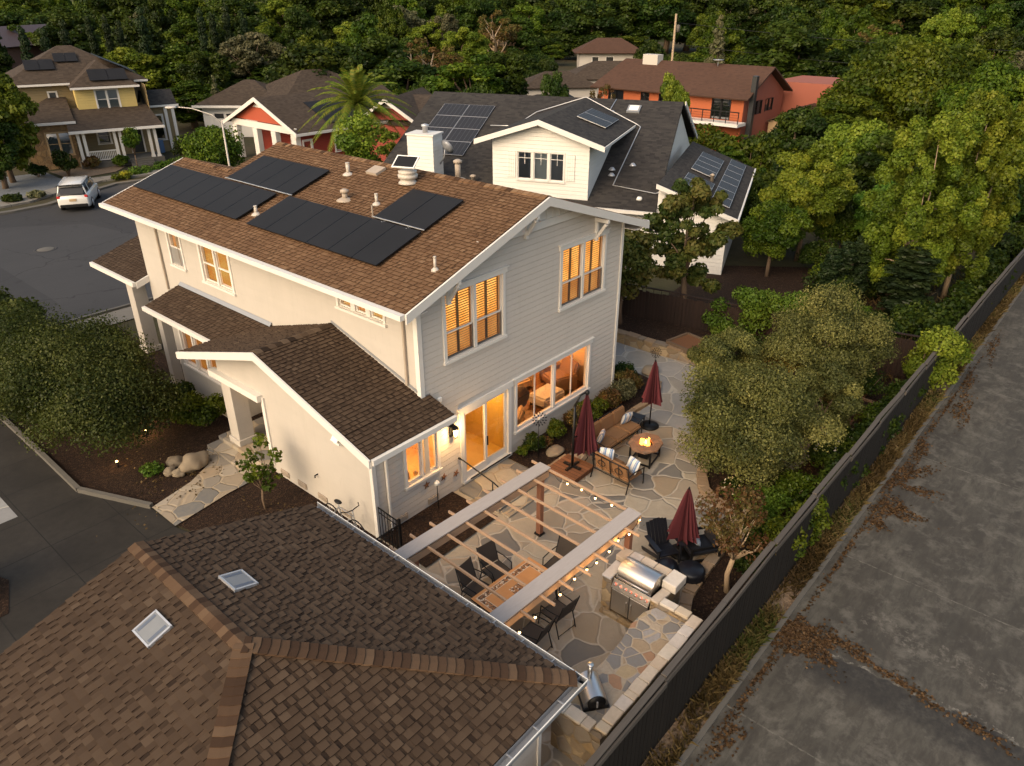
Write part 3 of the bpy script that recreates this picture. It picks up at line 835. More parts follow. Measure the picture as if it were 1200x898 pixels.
def window(parent, o, u, n, a, b, z0, z1, cols=2, rail=.5, head=True, trim=.10, back=None, slats=None, glass='glass', screen=False, name='window', jamb=.05, frame='trim', backd=.15, grid=None, sill=True):
    """window as a part (frame) with pane, header, sill, shutters ... as sub-parts"""
    o, u, n = Vector(o), Vector(u), Vector(n); Z = Vector((0, 0, 1))
    def bx(mb, a0, a1, za, zb, d0, d1):
        c = o + u * (a0 + a1) / 2 + Z * (za + zb) / 2 + n * (d0 + d1) / 2
        mb.box(c, (abs(a1 - a0), abs(d1 - d0), abs(zb - za)), M=Matrix((u, n, Z)).transposed())
    f = MB(); t = trim
    bx(f, a - t, a + .002, z0 - t * .4, z1 + .002, -.05, .035); bx(f, b - .002, b + t, z0 - t * .4, z1 + .002, -.05, .035)
    cw = (b - a) / cols
    for k in range(1, cols): bx(f, a + cw * k - jamb, a + cw * k + jamb, z0, z1, -.07, .02)
    for k in range(cols):
        x0, x1 = a + cw * k + (jamb if k else .003), a + cw * (k + 1) - (jamb if k < cols - 1 else .003)
        s = .04
        bx(f, x0, x0 + s, z0, z1, -.075, -.03); bx(f, x1 - s, x1, z0, z1, -.075, -.03)
        bx(f, x0 + s, x1 - s, z0, z0 + s, -.076, -.03); bx(f, x0 + s, x1 - s, z1 - s, z1, -.076, -.03)
        if rail: 
            zr = z0 + (z1 - z0) * rail; bx(f, x0 + s, x1 - s, zr - .022, zr + .022, -.077, -.025)
        if grid:
            gx, gzn, zg = grid; zb_ = z0 + (z1 - z0) * zg
            for q in range(1, gx): xx = x0 + (x1 - x0) * q / gx; bx(f, xx - .012, xx + .012, zb_, z1 - s, -.068, -.034)
            for q in range(1, gzn): zz = zb_ + (z1 - zb_) * q / gzn; bx(f, x0 + s, x1 - s, zz - .012, zz + .012, -.069, -.035)
    w = f.build(name, M[frame], parent)
    p = MB(); c = [o + u * x + Z * z - n * .05 for x, z in ((a, z0), (b, z0), (b, z1), (a, z1))]
    p.add(c, [(0, 1, 2, 3)]); p.build('pane', M[glass], w)
    if head:
        h = MB(); bx(h, a - t - .06, b + t + .06, z1 + .004, z1 + .15, -.02, .055); bx(h, a - t - .1, b + t + .1, z1 + .152, z1 + .185, -.02, .09); h.build('header', M[frame], w)
    else:
        h = MB(); bx(h, a - t, b + t, z1 + .004, z1 + t, -.02, .034); h.build('header', M[frame], w)
    if sill:
        h = MB(); bx(h, a - t - .03, b + t + .03, z0 - t * .4 - .07, z0 - t * .4 - .002, -.03, .075); h.build('sill', M[frame], w)
    if back:
        d = backd
        q = MB(); c = [o + u * x + Z * z - n * d for x, z in ((a - .02, z0 - .02), (b + .02, z0 - .02), (b + .02, z1 + .02), (a - .02, z1 + .02))]
        q.add(c, [(0, 1, 2, 3)]); q.build('backing', M[back], w)
    if slats:
        q = MB(); mat = slats
        for k in range(cols):
            x0, x1 = a + cw * k + .06, a + cw * (k + 1) - .06
            bx(q, x0, x0 + .035, z0 + .03, z1 - .03, -.125, -.095); bx(q, x1 - .035, x1, z0 + .03, z1 - .03, -.125, -.095)
            bx(q, (x0 + x1) / 2 - .04, (x0 + x1) / 2 + .04, z0 + .03, z1 - .03, -.126, -.094)
            zz = z0 + .06
            while zz < z1 - .06:
                for m0, m1 in ((x0 + .04, (x0 + x1) / 2 - .045), ((x0 + x1) / 2 + .045, x1 - .04)):
                    cc = o + u * (m0 + m1) / 2 + Z * zz - n * .11
                    mm = Matrix((u, n, Z)).transposed() @ Matrix.Rotation(R(-38), 3, 'X')
                    q.box(cc, (m1 - m0, .006, .058), M=mm)
                zz += .068
        q.build('shutter', M[mat], w)
    if screen:
        q = MB(); zr = z0 + (z1 - z0) * (rail or .5); c = [o + u * x + Z * z - n * .026 for x, z in ((a, z0), (b, z0), (b, zr), (a, zr))]
        q.add(c, [(0, 1, 2, 3)]); q.build('screen', M['screen'], w)
    return w

def solar_array(parent, org, du, dv, nrm, cols, pw, ph, name='solar_panel', mat='solar', gap=.02, lift=.12, fm='metal_dark', rows=1):
    org, du, dv, nrm = Vector(org), Vector(du).normalized(), Vector(dv).normalized(), Vector(nrm).normalized()
    for j in range(rows):
        for k in range(cols):
            p = MB(); o = org + du * (k * pw + gap / 2) + dv * (j * ph + gap / 2) + nrm * lift
            a, b = du * (pw - gap), dv * (ph - gap)
            vs = [o, o + a, o + a + b, o + b]; vs += [q - nrm * .035 for q in vs]
            p.add(vs, [(0, 1, 5, 4), (1, 2, 6, 5), (2, 3, 7, 6), (3, 0, 4, 7), (7, 6, 5, 4)])
            e = .012; ia, ib = du * e, dv * e
            iv = [o + ia + ib, o + a - ia + ib, o + a + b - ia - ib, o + b + ia - ib]
            p.add(vs[:4] + iv, [(0, 1, 5, 4), (1, 2, 6, 5), (2, 3, 7, 6), (3, 0, 4, 7)])
            f = p.build(name, M[fm], parent)
            c = MB(); c.add([q + nrm * .0005 for q in iv], [(0, 1, 2, 3)], uvs=[[(0, 0), (1, 0), (1, 1), (0, 1)]]); c.build('cells', M[mat], f)

def pipe_vent(parent, loc, h, r, mat='pipe', cap=False, base=True):
    m = MB(); x, y, z = loc
    if base: m.lathe([(r * 3.2, -.02), (r * 2.6, .02), (r * 1.25, .07)], (x, y, z), 14)
    m.lathe([(r, 0), (r, h)], (x, y, z), 14)
    if cap: m.lathe([(r * 1.5, h - .04), (r * 1.55, h + .03), (r * .6, h + .07), (.001, h + .075)], (x, y, z), 14)
    else: m.lathe([(r * 1.12, h - .03), (r * 1.12, h + .01), (r * .7, h + .012), (.001, h - .05)], (x, y, z), 14)
    return m.build('roof_vent', M[mat], parent)

# ------------------------------------------------------------------ the main house
H = thing('main_house', 'cream two storey house with brown roof, black solar panels and glowing windows', 'house')
S = .332; EZ = 6.1; EO = .71; RZ = EZ + (4.5 + EO) * S
rz = lambda x: EZ + (x + EO) * S if x < 4.5 else EZ + (9 + EO - x) * S
# walls --------------------------------------------------------------
gw = MB()
GH = [(.96, 3.13, 4.20, 5.98), (5.78, 7.95, 4.20, 5.98), (3.74, 7.40, .82, 2.44), (1.47, 3.33, .16, 2.42), (-.66, .44, 1.14, 2.28)]
wall(gw, (0, 0, -.1), (1, 0, 0), 9, 6.25, [(a, b, c + .1, d + .1) for a, b, c, d in GH[:4]] + [(0, .46, 1.2, 2.4)], [(0, 6.25), (9, 6.25), (4.5, RZ + .02)], (0, -1, 0))
wall(gw, (9, 0, -.1), (0, 1, 0), 12, 6.3)
wall(gw, (9, 11.9, -.1), (-1, 0, 0), 9, 6.3, top=[(0, 6.3), (9, 6.3), (4.5, RZ - .05)])
gw.build('rear_wall', M['siding'], H)
lw = MB()
LH = [(8.60, 10.32, 4.23, 5.56), (11.62, 12.44, 4.34, 5.60), (1.22, 3.05, 5.22, 5.42)]
wall(lw, (0, 0, -.1), (0, 1, 0), 14.8, 6.35, [(a, b, c + .1, d + .1) for a, b, c, d in LH] + [(0, 2.2, .6, 2.8)], None, (-1, 0, 0))
wall(lw, (0, 14.8, -.1), (1, 0, 0), 5.0, 6.35, top=[(0, 6.35), (5, 6.35), (2.5, 7.1)]); wall(lw, (5, 14.8, -.1), (0, -1, 0), 3, 6.35)
lw.build('side_wall', M['siding_lowered'], H)
ww = MB()
wall(ww, (-1.75, -.003, -.1), (1, 0, 0), 2.6, 3.35, [(1.09, 2.19, 1.24, 2.38)], None, (0, -1, 0))
ww.build('wing_rear_wall', M['siding'], H)
sw = MB()
wall(sw, (-1.75, 0, -.1), (0, 1, 0), 4.75, 3.3, [], [(0, 3.3), (4.75, 3.3), (4.75, 4.1), (3.5, 4.5)])
sw.add([(-1.75, 4.75, 2.55), (-1.75, 7.1, 2.55), (-1.75, 7.1, 3.3), (-1.75, 4.75, 4.1)], [(0, 1, 2, 3)])
wall(sw, (-1.75, 4.75, -.1), (1, 0, 0), 1.75, 3.5)
# bay under the shed roof, bits of wall under the porch
wall(sw, (-1.0, 8.1, -.1), (0, 1, 0), 3.2, 3.3, [(.4, 2.7, 1.5, 2.8)], None, (-1, 0, 0))
wall(sw, (-1.0, 11.3, -.1), (1, 0, 0), 1.0, 3.3); wall(sw, (0, 8.1, -.1), (-1, 0, 0), 1.0, 3.3)
sw.build('wing_side_wall', M['siding_lowered'], H)
cb = MB()                                                    # corner boards, frieze, water table
cb.span((-.02, -.03, 3.3), (.12, .0, 6.1)); cb.span((-.022, -.028, 3.3), (.0, .12, 6.12))
cb.span((8.9, -.03, -.1), (9.02, .0, 6.15)); cb.span((-1.775, -.03, -.1), (-1.66, -.003, 3.2)); cb.span((-1.777, -.029, -.1), (-1.75, .09, 3.2))
cb.each('corner_board', M['trim'], H)
# gable board and batten panel with its sloping lower board
gp = MB()
zt = 7.02
xl = 4.5 - (RZ - zt) / S - .0; xr = 9 - xl
gp.add([(xl, -.02, zt - .02), (xr, -.02, zt - .02), (4.5, -.02, RZ)], [(0, 1, 2)])
x = xl + .5
while x < xr - .4:
    gp.span((x - .025, -.05, zt), (x + .025, -.02, rz(x) - .05)); x += .30
gp.span((xl + .1, -.075, zt - .16), (xr - .1, -.01, zt + .05))
gp.build('gable_panel', M['trim'], H)
# roofs --------------------------------------------------------------
rf = MB()
F, B = -.43, 12.0
x2 = 2.5; z2 = rz(2.5)
shingles(rf, [(-EO, 15.3, EZ), (-EO, F, EZ), (x2, F, z2), (x2, 15.3, z2)], seed=1)
shingles(rf, [(x2, B, z2), (x2, F, z2), (4.5, F, RZ), (4.5, B, RZ)], seed=2)
shingles(rf, [(9 + EO, F, EZ), (9 + EO, B, EZ), (4.5, B, RZ), (4.5, F, RZ)], seed=3)
shingles(rf, [(5.7, B + .01, EZ), (5.7, 15.3, EZ), (x2, 15.3, z2), (x2, B + .01, z2)], seed=4)
ridge_caps(rf, (4.5, F, RZ), (4.5, B, RZ), (-1, 0, -S), (1, 0, -S), seed=5); ridge_caps(rf, (x2, B, z2), (x2, 15.3, z2), (-1, 0, -S), (1, 0, -S), seed=6)
roof = rf.build('roof', M['shingle'], H)
fs = MB()                                                    # fascia, rake boards
def rake(m, a, b, hh=.24, t=.05): m.bar((a[0], a[1], a[2] - hh / 2 - .0), (b[0], b[1], b[2] - hh / 2), t, hh, up=(0, 0, 1)) if False else m.slab([(a[0], a[1], a[2]), (b[0], b[1], b[2]), (b[0], b[1], b[2] - hh), (a[0], a[1], a[2] - hh)], t)
rake(fs, (-EO - .02, F - .03, EZ + .005), (4.5, F - .03, RZ + .005)); rake(fs, (4.5, F - .03, RZ + .005), (9 + EO + .02, F - .03, EZ + .005))
fs.span((-EO - .16, F - .02, EZ - .13), (-EO + .0, 15.32, EZ + .0)); fs.span((9 + EO, F, EZ - .15), (9 + EO + .12, B, EZ))
rake(fs, (x2, 15.36, z2), (-EO, 15.36, EZ))
fs.each('fascia', M['trim'], H)
so = MB()
so.slab([(-EO, F, EZ - .14), (0, F, EZ - .14), (0, 15.3, EZ - .14), (-EO, 15.3, EZ - .14)], .02); so.slab([(9, F, EZ - .14), (9 + EO, F, EZ - .14), (9 + EO, B, EZ - .14), (9, B, EZ - .14)], .02)
for i in range(14): so.span((-EO + .02, .4 + i * 1.1, EZ - .2), (.0, .5 + i * 1.1, EZ - .142))
so.each('soffit', M['trim'], H)
for x in (1.05, 4.05, 7.4):                                   # knee brackets under the rake
    zc = rz(x) - .24
    b = MB(); b.span((x - .055, F - .06, zc - .12), (x + .055, .0, zc)); b.span((x - .055, -.11, zc - .72), (x + .055, -.004, zc - .125))
    b.bar((x, -.1, zc - .6), (x, F + .03, zc - .16), .09, .09); b.build('knee_bracket', M['trim'], H, bevel=.008)
# wing roof, shed roof, porch roof
wr = MB(); wz = lambda y: 3.2 + (y + .9) * .305 if y < 3.5 else 3.2 + (7.9 - y) * .305
WX = -2.42; wt = wz(3.5)
shingles(wr, [(WX, -.9, 3.2), (.28, -.9, 3.2), (.28, -.003, wz(-.003)), (WX, -.003, wz(-.003))], seed=11)
shingles(wr, [(WX, .0, wz(0)), (-.002, .0, wz(0)), (-.002, 3.5, wt), (WX, 3.5, wt)], seed=12)
shingles(wr, [(-.002, 7.9, 3.2), (WX, 7.9, 3.2), (WX, 3.5, wt), (-.002, 3.5, wt)], seed=13)
shingles(wr, [(-1.36, 12.25, 3.2), (-1.36, 6.6, 3.2), (-.002, 6.6, 3.62), (-.002, 12.25, 3.62)], seed=14)
ridge_caps(wr, (WX, 3.5, wt), (-.02, 3.5, wt), (0, -1, -.305), (0, 1, -.305), seed=15)
shingles(wr, [(-.5, 18.5, 3.2), (-.5, 14.82, 3.2), (3.0, 14.82, 4.3), (3.0, 18.5, 4.3)], seed=16)
shingles(wr, [(6.4, 14.82, 3.2), (6.4, 18.5, 3.2), (3.0, 18.5, 4.3), (3.0, 14.82, 4.3)], seed=17)
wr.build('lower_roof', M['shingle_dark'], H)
f2 = MB()
rake(f2, (WX - .03, 3.5, wt + .01), (WX - .03, -.93, 3.21), .22); rake(f2, (WX - .03, 7.93, 3.21), (WX - .03, 3.5, wt + .01), .22)
f2.span((WX, -1.0, 3.06), (.28, -.9, 3.2)); f2.span((-1.47, 7.9, 3.06), (-1.36, 12.27, 3.2)); f2.span((-1.36, 12.25, 3.03), (0, 12.3, 3.2))
f2.span((-.62, 14.8, 3.04), (-.5, 18.5, 3.2)); rake(f2, (-.5, 14.79, 3.21), (3.0, 14.79, 4.31), .24)
f2.span((-1.93, 4.7, 2.42), (-1.7, 7.35, 2.62)); f2.span((-1.8, 4.62, .3), (-1.745, 4.76, 2.55)); f2.span((-1.36, 7.9, 3.0), (0, 7.95, 3.05))
f2.each('lower_fascia', M['trim'], H)
fl = MB(); fl.slab([(-.012, .1, 3.58), (-.012, 3.5, 4.6), (-.012, 3.5, 4.66), (-.012, .1, 3.66)], .01); fl.slab([(-.1, 6.6, 3.615), (-.1, 12.2, 3.615), (-.012, 12.2, 3.72), (-.012, 6.6, 3.72)], .01)
fl.slab([(-.01, -.012, 3.5), (.3, -.012, 3.5), (.3, -.012, 3.42), (-.01, -.012, 3.42)], .01); fl.each('flashing', M['gutter'], H)
def column(x, y, z0, z1, w):
    c = MB(); c.span((x - w / 2, y - w / 2, z0 + .2), (x + w / 2, y + w / 2, z1)); c.span((x - w / 2 - .05, y - w / 2 - .05, z0), (x + w / 2 + .05, y + w / 2 + .05, z0 + .2)); c.span((x - w / 2 - .04, y - w / 2 - .04, z1 - .14), (x + w / 2 + .04, y + w / 2 + .04, z1 + .002))
    return c.build('porch_column', M['siding_lowered'], H, bevel=.006)
column(-1.62, 6.55, .30, 2.6, .5); column(-.1, 15.9, .02, 3.1, .5); column(-.95, 12.0, .02, 3.05, .32)
# porch back wall with dark entry door and lit sidelight
ed = MB(); ed.span((-.03, 5.05, .3), (.02, 5.95, 2.35)); d_ = ed.build('front_door', M['roof_brown'], H)
h = MB(); h.blob((-.06, 5.12, 1.3), .04, 1, 2, 0); h.build('handle', M['steel'], d_)
window(H, (0, 0, 0), (0, 1, 0), (-1, 0, 0), 6.1, 6.75, .6, 2.3, 1, None, False, .07, backd=.06, back='glow_entry')
window(H, (-1.0, 8.1, -.1), (0, 1, 0), (-1, 0, 0), .4, 2.7, 1.5, 2.8, 3, None, False, .09, back='glow_entry', glass='glass')
window(H, (0, 0, 0), (0, 1, 0), (-1, 0, 0), 10.9, 11.5, .6, 2.5, 1, None, False, .07, backd=.06, back='window_dark')
# windows ------------------------------------------------------------
E1, E2, NY = (0, 0, 0), (1, 0, 0), (0, -1, 0)
for a, b in ((.96, 3.13), (5.78, 7.95)):
    window(H, E1, E2, NY, a, b, 4.20, 5.98, 2, .40, back='glow_blind', slats='blind_tinted', screen=True)
window(H, E1, E2, NY, 3.74, 7.40, .82, 2.44, 2, None, trim=.09)
q = MB()                                                     # inner sash bars of the wide window
for x in (4.64, 6.52): q.span((x - .02, .03, .86), (x + .02, .07, 2.40))
q.each('window_bar', M['trim'], H)
window(H, (0, -.003, 0), E2, NY, -.66, .44, 1.14, 2.28, 2, None, False, .09, back=None, jamb=.025)
# right sash of the kitchen window sits in the main wall
L1 = (0, 0, 0); LU = (0, 1, 0); NX = (-1, 0, 0)
window(H, L1, LU, NX, 8.60, 10.32, 4.23, 5.56, 2, .45, False, .11, back='glow_hall'); window(H, L1, LU, NX, 11.62, 12.44, 4.34, 5.60, 1, .48, False, .09, back='glow_hall', screen=True)
window(H, L1, LU, NX, 1.22, 3.05, 5.22, 5.42, 3, None, False, .08, back='glow_hall', jamb=.09)
def roombox(m, a, b):
    x0, y0, z0 = a; x1, y1, z1 = b
    m.add([(x0, y0, z0), (x0, y1, z0), (x0, y1, z1), (x0, y0, z1), (x1, y0, z0), (x1, y1, z0), (x1, y1, z1), (x1, y0, z1)], [(0, 1, 2, 3), (1, 5, 6, 2), (5, 4, 7, 6), (3, 2, 6, 7)])
# sliding door -------------------------------------------------------
dr = MB()
for x0, x1, y in ((1.47, 2.44, .03), (2.36, 3.33, .07)):
    dr.span((x0, y - .025, .18), (x0 + .09, y + .025, 2.40)); dr.span((x1 - .09, y - .025, .18), (x1, y + .025, 2.40)); dr.span((x0 + .09, y - .024, .18), (x1 - .09, y + .024, .40)); dr.span((x0 + .09, y - .024, 2.29), (x1 - .09, y + .024, 2.40))
dr.span((1.33, -.04, .1), (1.472, .0, 2.44)); dr.span((3.328, -.04, .1), (3.47, .0, 2.44)); dr.span((1.26, -.06, 2.425), (3.54, .0, 2.60)); dr.span((1.36, -.09, .10), (3.44, .1, .176))
D = dr.build('sliding_door', M['trim'], H)
q = MB(); q.add([(1.5, .05, .3), (3.3, .05, .3), (3.3, .05, 2.4), (1.5, .05, 2.4)], [(0, 1, 2, 3)]); q.build('pane', M['glass'], D)
q = MB()
for i in range(46):                                          # pleated roller shade
    x = 1.48 + i * .04; q.add([(x, .115 + .012 * (i % 2), .19), (x + .04, .115 + .012 * ((i + 1) % 2), .19), (x + .04, .115 + .012 * ((i + 1) % 2), 2.41), (x, .115 + .012 * (i % 2), 2.41)], [(0, 1, 2, 3)])
q.v = [(x, y, 1.55 + (z - .19) * .387) for x, y, z in q.v]; q = MB(); q.span((1.45, .10, 2.30), (3.35, .16, 2.41)); q.build('shade_roll', M['amber'], D)
q = MB(); roombox(q, (1.36, .17, .17), (3.44, 1.9, 2.6)); q.add([(1.36, .17, .175), (3.44, .17, .175), (3.44, 1.9, .175), (1.36, 1.9, .175)], [(0, 1, 2, 3)]); q.build('hall', M['amber'], H)
lamp('hall_lamp', (2.9, .75, 2.25), 26, (1, .60, .20), .25, H); lamp('hall_lamp', (1.8, .75, 1.9), 22, (1, .60, .20), .25, H)
q = MB(); q.span((2.42, -.02, .9), (2.46, .01, 1.2)); q.span((1.6, -.13, .178), (3.3, -.095, .205)); q.build('handle', M['metal_dark'], D)
# the room behind the wide window, the kitchen behind the small one ---
rm = MB()
roombox(rm, (3.5, .17, .2), (8.6, 5.2, 2.7)); rm.build('living_room', M['room'], H)
fl = MB(); fl.span((3.5, .17, .1), (8.6, 5.2, .2)); fl.build('living_room_floor', M['room_floor'], H)
lamp('living_lamp', (4.6, 1.6, 2.45), 110, (1, .50, .17), .2, H); lamp('living_lamp', (7.2, 2.2, 2.45), 130, (1, .50, .17), .2, H)
k = MB(); roombox(k, (-1.0, .17, .6), (.9, 2.0, 2.6)); k.add([(-1.0, .17, .9), (.9, .17, .9), (.9, 2, .9), (-1, 2, .9)], [(0, 1, 2, 3)]); k.build('kitchen', M['room'], H)
lamp('kitchen_lamp', (-.2, .8, 2.2), 60, (1, .52, .16), .15, H)
# solar panels -------------------------------------------------------
nr = Vector((-S, 0, 1)).normalized(); dv = Vector((1, 0, S)).normalized(); k_ = dv.x
rp = lambda x, y: (x, y, rz(x))
solar_array(H, rp(.33, 15.02), (0, -1, 0), dv, nr, 7, .968, 1.62)
solar_array(H, rp(1.93, 11.36), (0, -1, 0), dv, nr, 4, .935, 1.64)
solar_array(H, rp(.30, 7.62), (0, -1, 0), dv, nr, 6, .99, 1.68)
solar_array(H, rp(1.93, 3.70), (0, -1, 0), dv, nr, 2, 1.02, 1.64)
q = MB(); q.bar((1.915, 3.75, rz(1.915) + .13), (1.915, 1.64, rz(1.915) + .13), .03, .02); q.bar((1.9, 11.4, rz(1.9) + .13), (1.9, 7.55, rz(1.9) + .13), .03, .02)
for y in (3.2, 2.2): q.span((1.8, y, rz(1.9) - .02), (1.95, y + .04, rz(1.9) + .1))
q.each('panel_rail', M['silver'], H)
# roof vents ---------------------------------------------------------
pipe_vent(H, rp(3.62, 6.9), .36, .06, 'pipe_white'); pipe_vent(H, rp(2.46, 5.63), .26, .085, 'pipe', True); pipe_vent(H, rp(2.61, 4.36), .30, .045, 'pipe_white'); pipe_vent(H, rp(.85, .15), .34, .035, 'pipe_white'); pipe_vent(H, rp(.87, 8.0), .26, .05, 'pipe_white')
pipe_vent(H, (5.6, 4.0, rz(5.6)), .55, .09, 'pipe', True)
q = MB(); q.bar(rp(2.1, 3.95), (2.1, 3.95, rz(2.1) + .3), .03, .03); q.build('roof_vent', M['pipe'], H)
v = MB(); v.lathe([(.30, 0), (.27, .05), (.22, .08), (.22, .14), (.29, .16), (.30, .25), (.22, .27), (.27, .30), (.28, .36), (.16, .40), (.001, .41)], rp(3.83, 4.33), 20); fan = v.build('attic_fan', M['pipe_white'], H)
c = Vector(rp(3.83, 4.33)) + Vector((-.05, 0, .62)); mm = Matrix.Rotation(R(22), 3, 'Z') @ Matrix.Rotation(R(-30), 3, 'Y')
v = MB(); v.box(c, (.52, .72, .035), M=mm); v.build('fan_panel_frame', M['white_plastic'], fan)
v = MB(); v.add([mm @ Vector((a, b, .019)) + c for a, b in ((-.22, -.32), (.22, -.32), (.22, .32), (-.22, .32))], [(0, 1, 2, 3)], uvs=[[(0, 0), (1, 0), (1, 1), (0, 1)]]); v.build('cells', M['solar'], fan)
v = MB(); c = Vector(rp(4.0, 6.0)); v.box(c + Vector((0, 0, .06)), (.42, .5, .08), ry=-math.atan(S)); v.build('roof_vent', M['pipe'], H)
# downspouts, vents, detectors, pipes --------------------------------
for (x, y, z0, z1, mt) in ((-.05, .45, 3.7, 6.0, 'pipe'), (-1.35, -.06, .1, 3.1, 'trim'), (-.05, 13.2, 3.2, 6.0, 'pipe'), (-.03, 10.75, .1, 3.1, 'pipe')):
    d = MB(); d.span((x - .035, y - .035, z0), (x + .035, y + .035, z1)); d.build('downspout', M[mt], H, bevel=.01)
for y in (4.15, 3.3, 2.35, 1.3):
    d = MB(); d.span((-1.78, y - .2, .12), (-1.752, y + .2, .3)); 
    for i in range(4): d.span((-1.80, y - .18, .14 + i * .04), (-1.778, y + .18, .155 + i * .04))
    d.build('foundation_vent', M['pipe'], H)
for x in (-.95, .2):
    d = MB(); d.span((x - .2, -.03, .13), (x + .2, -.006, .31))
    for i in range(4): d.span((x - .18, -.05, .145 + i * .04), (x + .18, -.028, .16 + i * .04))
    d.build('foundation_vent', M['pipe'], H)
d = MB(); d.blob((-1.80, 2.8, 3.55), .09, 2, 2, 0); d.build('round_attic_vent', M['wood_brown'], H)
d = MB(); d.slab([(-1.95, 1.05, 2.60), (-1.95, 1.3, 2.60), (-1.752, 1.3, 2.84), (-1.752, 1.05, 2.84)], .03); d.span((-1.9, 1.06, 2.5), (-1.752, 1.29, 2.58)); d.build('dryer_vent', M['white_plastic'], H)
d = MB(); d.span((.52, -.08, 3.12), (.66, -.003, 3.26)); d.build('alarm_box', M['white_plastic'], H, bevel=.015)
d = MB(); d.tube([(-1.752, 2.45, .95), (-1.85, 2.45, .95), (-1.85, 2.45, .88)], .02); d.build('hose_tap', M['metal_dark'], H)
# lantern beside the door
ln = MB(); ln.span((.92, -.05, 1.88), (1.06, .0, 2.25)); ln.bar((.99, -.03, 2.22), (.99, -.17, 2.3), .02, .02); ln.lathe([(.11, 0), (.085, .05), (.03, .10), (.001, .12)], (.99, -.17, 2.17), 8); ln.lathe([(.05, -.03), (.06, 0), (.001, .005)], (.99, -.17, 1.92), 8)
for k in range(4): ln.bar((.99 + .055 * math.cos(k * math.pi / 2), -.17 + .055 * math.sin(k * math.pi / 2), 1.93), (.99 + .085 * math.cos(k * math.pi / 2), -.17 + .085 * math.sin(k * math.pi / 2), 2.17), .012, .012)
LN = ln.build('wall_lantern', M['metal_dark'], H)
q = MB(); q.lathe([(.045, 0), (.07, .22), (.001, .225)], (.99, -.17, 1.94), 10); q.build('lantern_glass', M['lantern_glass'], LN)
lamp('lantern_light', (.99, -.30, 2.05), 48, WARM, .06, H)
lamp('porch_light', (-1.0, 6.1, 2.3), 9, WARM, .1, H)
# landing and step outside the sliding door
st = thing('door_landing', 'flagstone landing with a step in front of the glowing sliding door', 'landing', (2.05, -.9, 0))
b = MB(); b.span((-.95, -.72, 0), (1.15, .8, .1)); b.build('slab', M['flagstone_small'], st, bevel=.01); b = MB(); b.span((-.95, -1.1, 0), (.9, -.73, .06)); b.build('step', M['flagstone_small'], st, bevel=.01)
hr = thing('handrail', 'slim black metal handrail at the left side of the door landing', 'handrail', (1.22, -.5, .1))
b = MB(); b.tube([(0, .44, .95), (0, .3, .95), (0, -.85, .72), (0, -1.1, .62)], .02); b.tube([(0, -.8, .73), (0, -.8, -.08)], .018); b.build('rail', M['metal_dark'], hr)
b = MB(); b.tube([(0, .40, .95), (0, .48, .95)], .03); b.build('wall_flange', M['metal_dark'], hr)
# furniture seen through the windows
def armchair(x, y, rz_, w, mat, label, cat='armchair', s=1):
    t = thing(cat.replace(' ', '_'), label, cat, (x, y, .2), rz_)
    b = MB(); b.span((-w / 2, -.4, .12), (w / 2, .4, .44)); b.build('seat', M[mat], t, bevel=.06, seg=3)
    b = MB(); b.slab([(-w / 2, .30, .40), (w / 2, .30, .40), (w / 2, .50, .98), (-w / 2, .50, .98)], .16); b.build('backrest', M[mat], t, bevel=.05, seg=3)
    for sx in (-1, 1):
        b = MB(); b.span((sx * (w / 2 + .08) - .09, -.42, .05), (sx * (w / 2 + .08) + .09, .45, .64)); b.build('arm', M[mat], t, bevel=.05, seg=3)
    return t
armchair(4.35, 1.15, R(120), 1.0, 'tan', 'tan armchair at the left of the lit living room')
armchair(6.2, 2.6, R(-12), 1.7, 'tan', 'long tan sofa deep in the lit living room', 'sofa')
armchair(7.75, 1.5, R(-110), .9, 'cushion', 'brown armchair at the right of the lit living room')
o_ = thing('ottoman', 'pale upholstered ottoman behind the right half of the wide window', 'ottoman', (6.55, 1.05, .2)); b = MB(); b.span((-.55, -.4, .08), (.55, .4, .44)); b.build('cushion', M['siding_lowered'], o_, bevel=.07, seg=3); b = MB(); [b.span((sx * .45 - .03, sy * .3 - .03, 0), (sx * .45 + .03, sy * .3 + .03, .1)) for sx in (-1, 1) for sy in (-1, 1)]; b.build('feet', M['metal_dark'], o_)
o_ = thing('reading_chair', 'dark chair with rounded back in the middle of the lit living room', 'chair', (5.35, 1.35, .2), R(150)); b = MB(); b.blob((0, 0, .5), (.36, .34, .3), 2, 3, .05); b.blob((0, .26, .78), (.34, .14, .34), 3, 3, .05); b.build('shell', M['black_fabric'], o_); b = MB(); b.lathe([(.28, 0), (.26, .03), (.04, .05), (.04, .25)], n=14); b.build('pedestal', M['metal_dark'], o_)
for i, (x, y, r, h, mt, lb) in enumerate(((-.48, .42, .07, .22, 'metal_dark', 'dark pot on the kitchen counter behind the small lit window'), (-.22, .5, .05, .26, 'pipe_white', 'pale bottle on the kitchen counter'), (.02, .45, .06, .16, 'steel', 'steel jar on the kitchen counter'))):
    b = MB(); b.lathe([(r, 0), (r * 1.1, h * .6), (r * .4, h * .8), (r * .4, h), (.001, h)], (x, y, .903), 12); solo(b, 'kitchen_pot' if i != 1 else 'bottle', M[mt], lb, 'pot' if i != 1 else 'bottle')
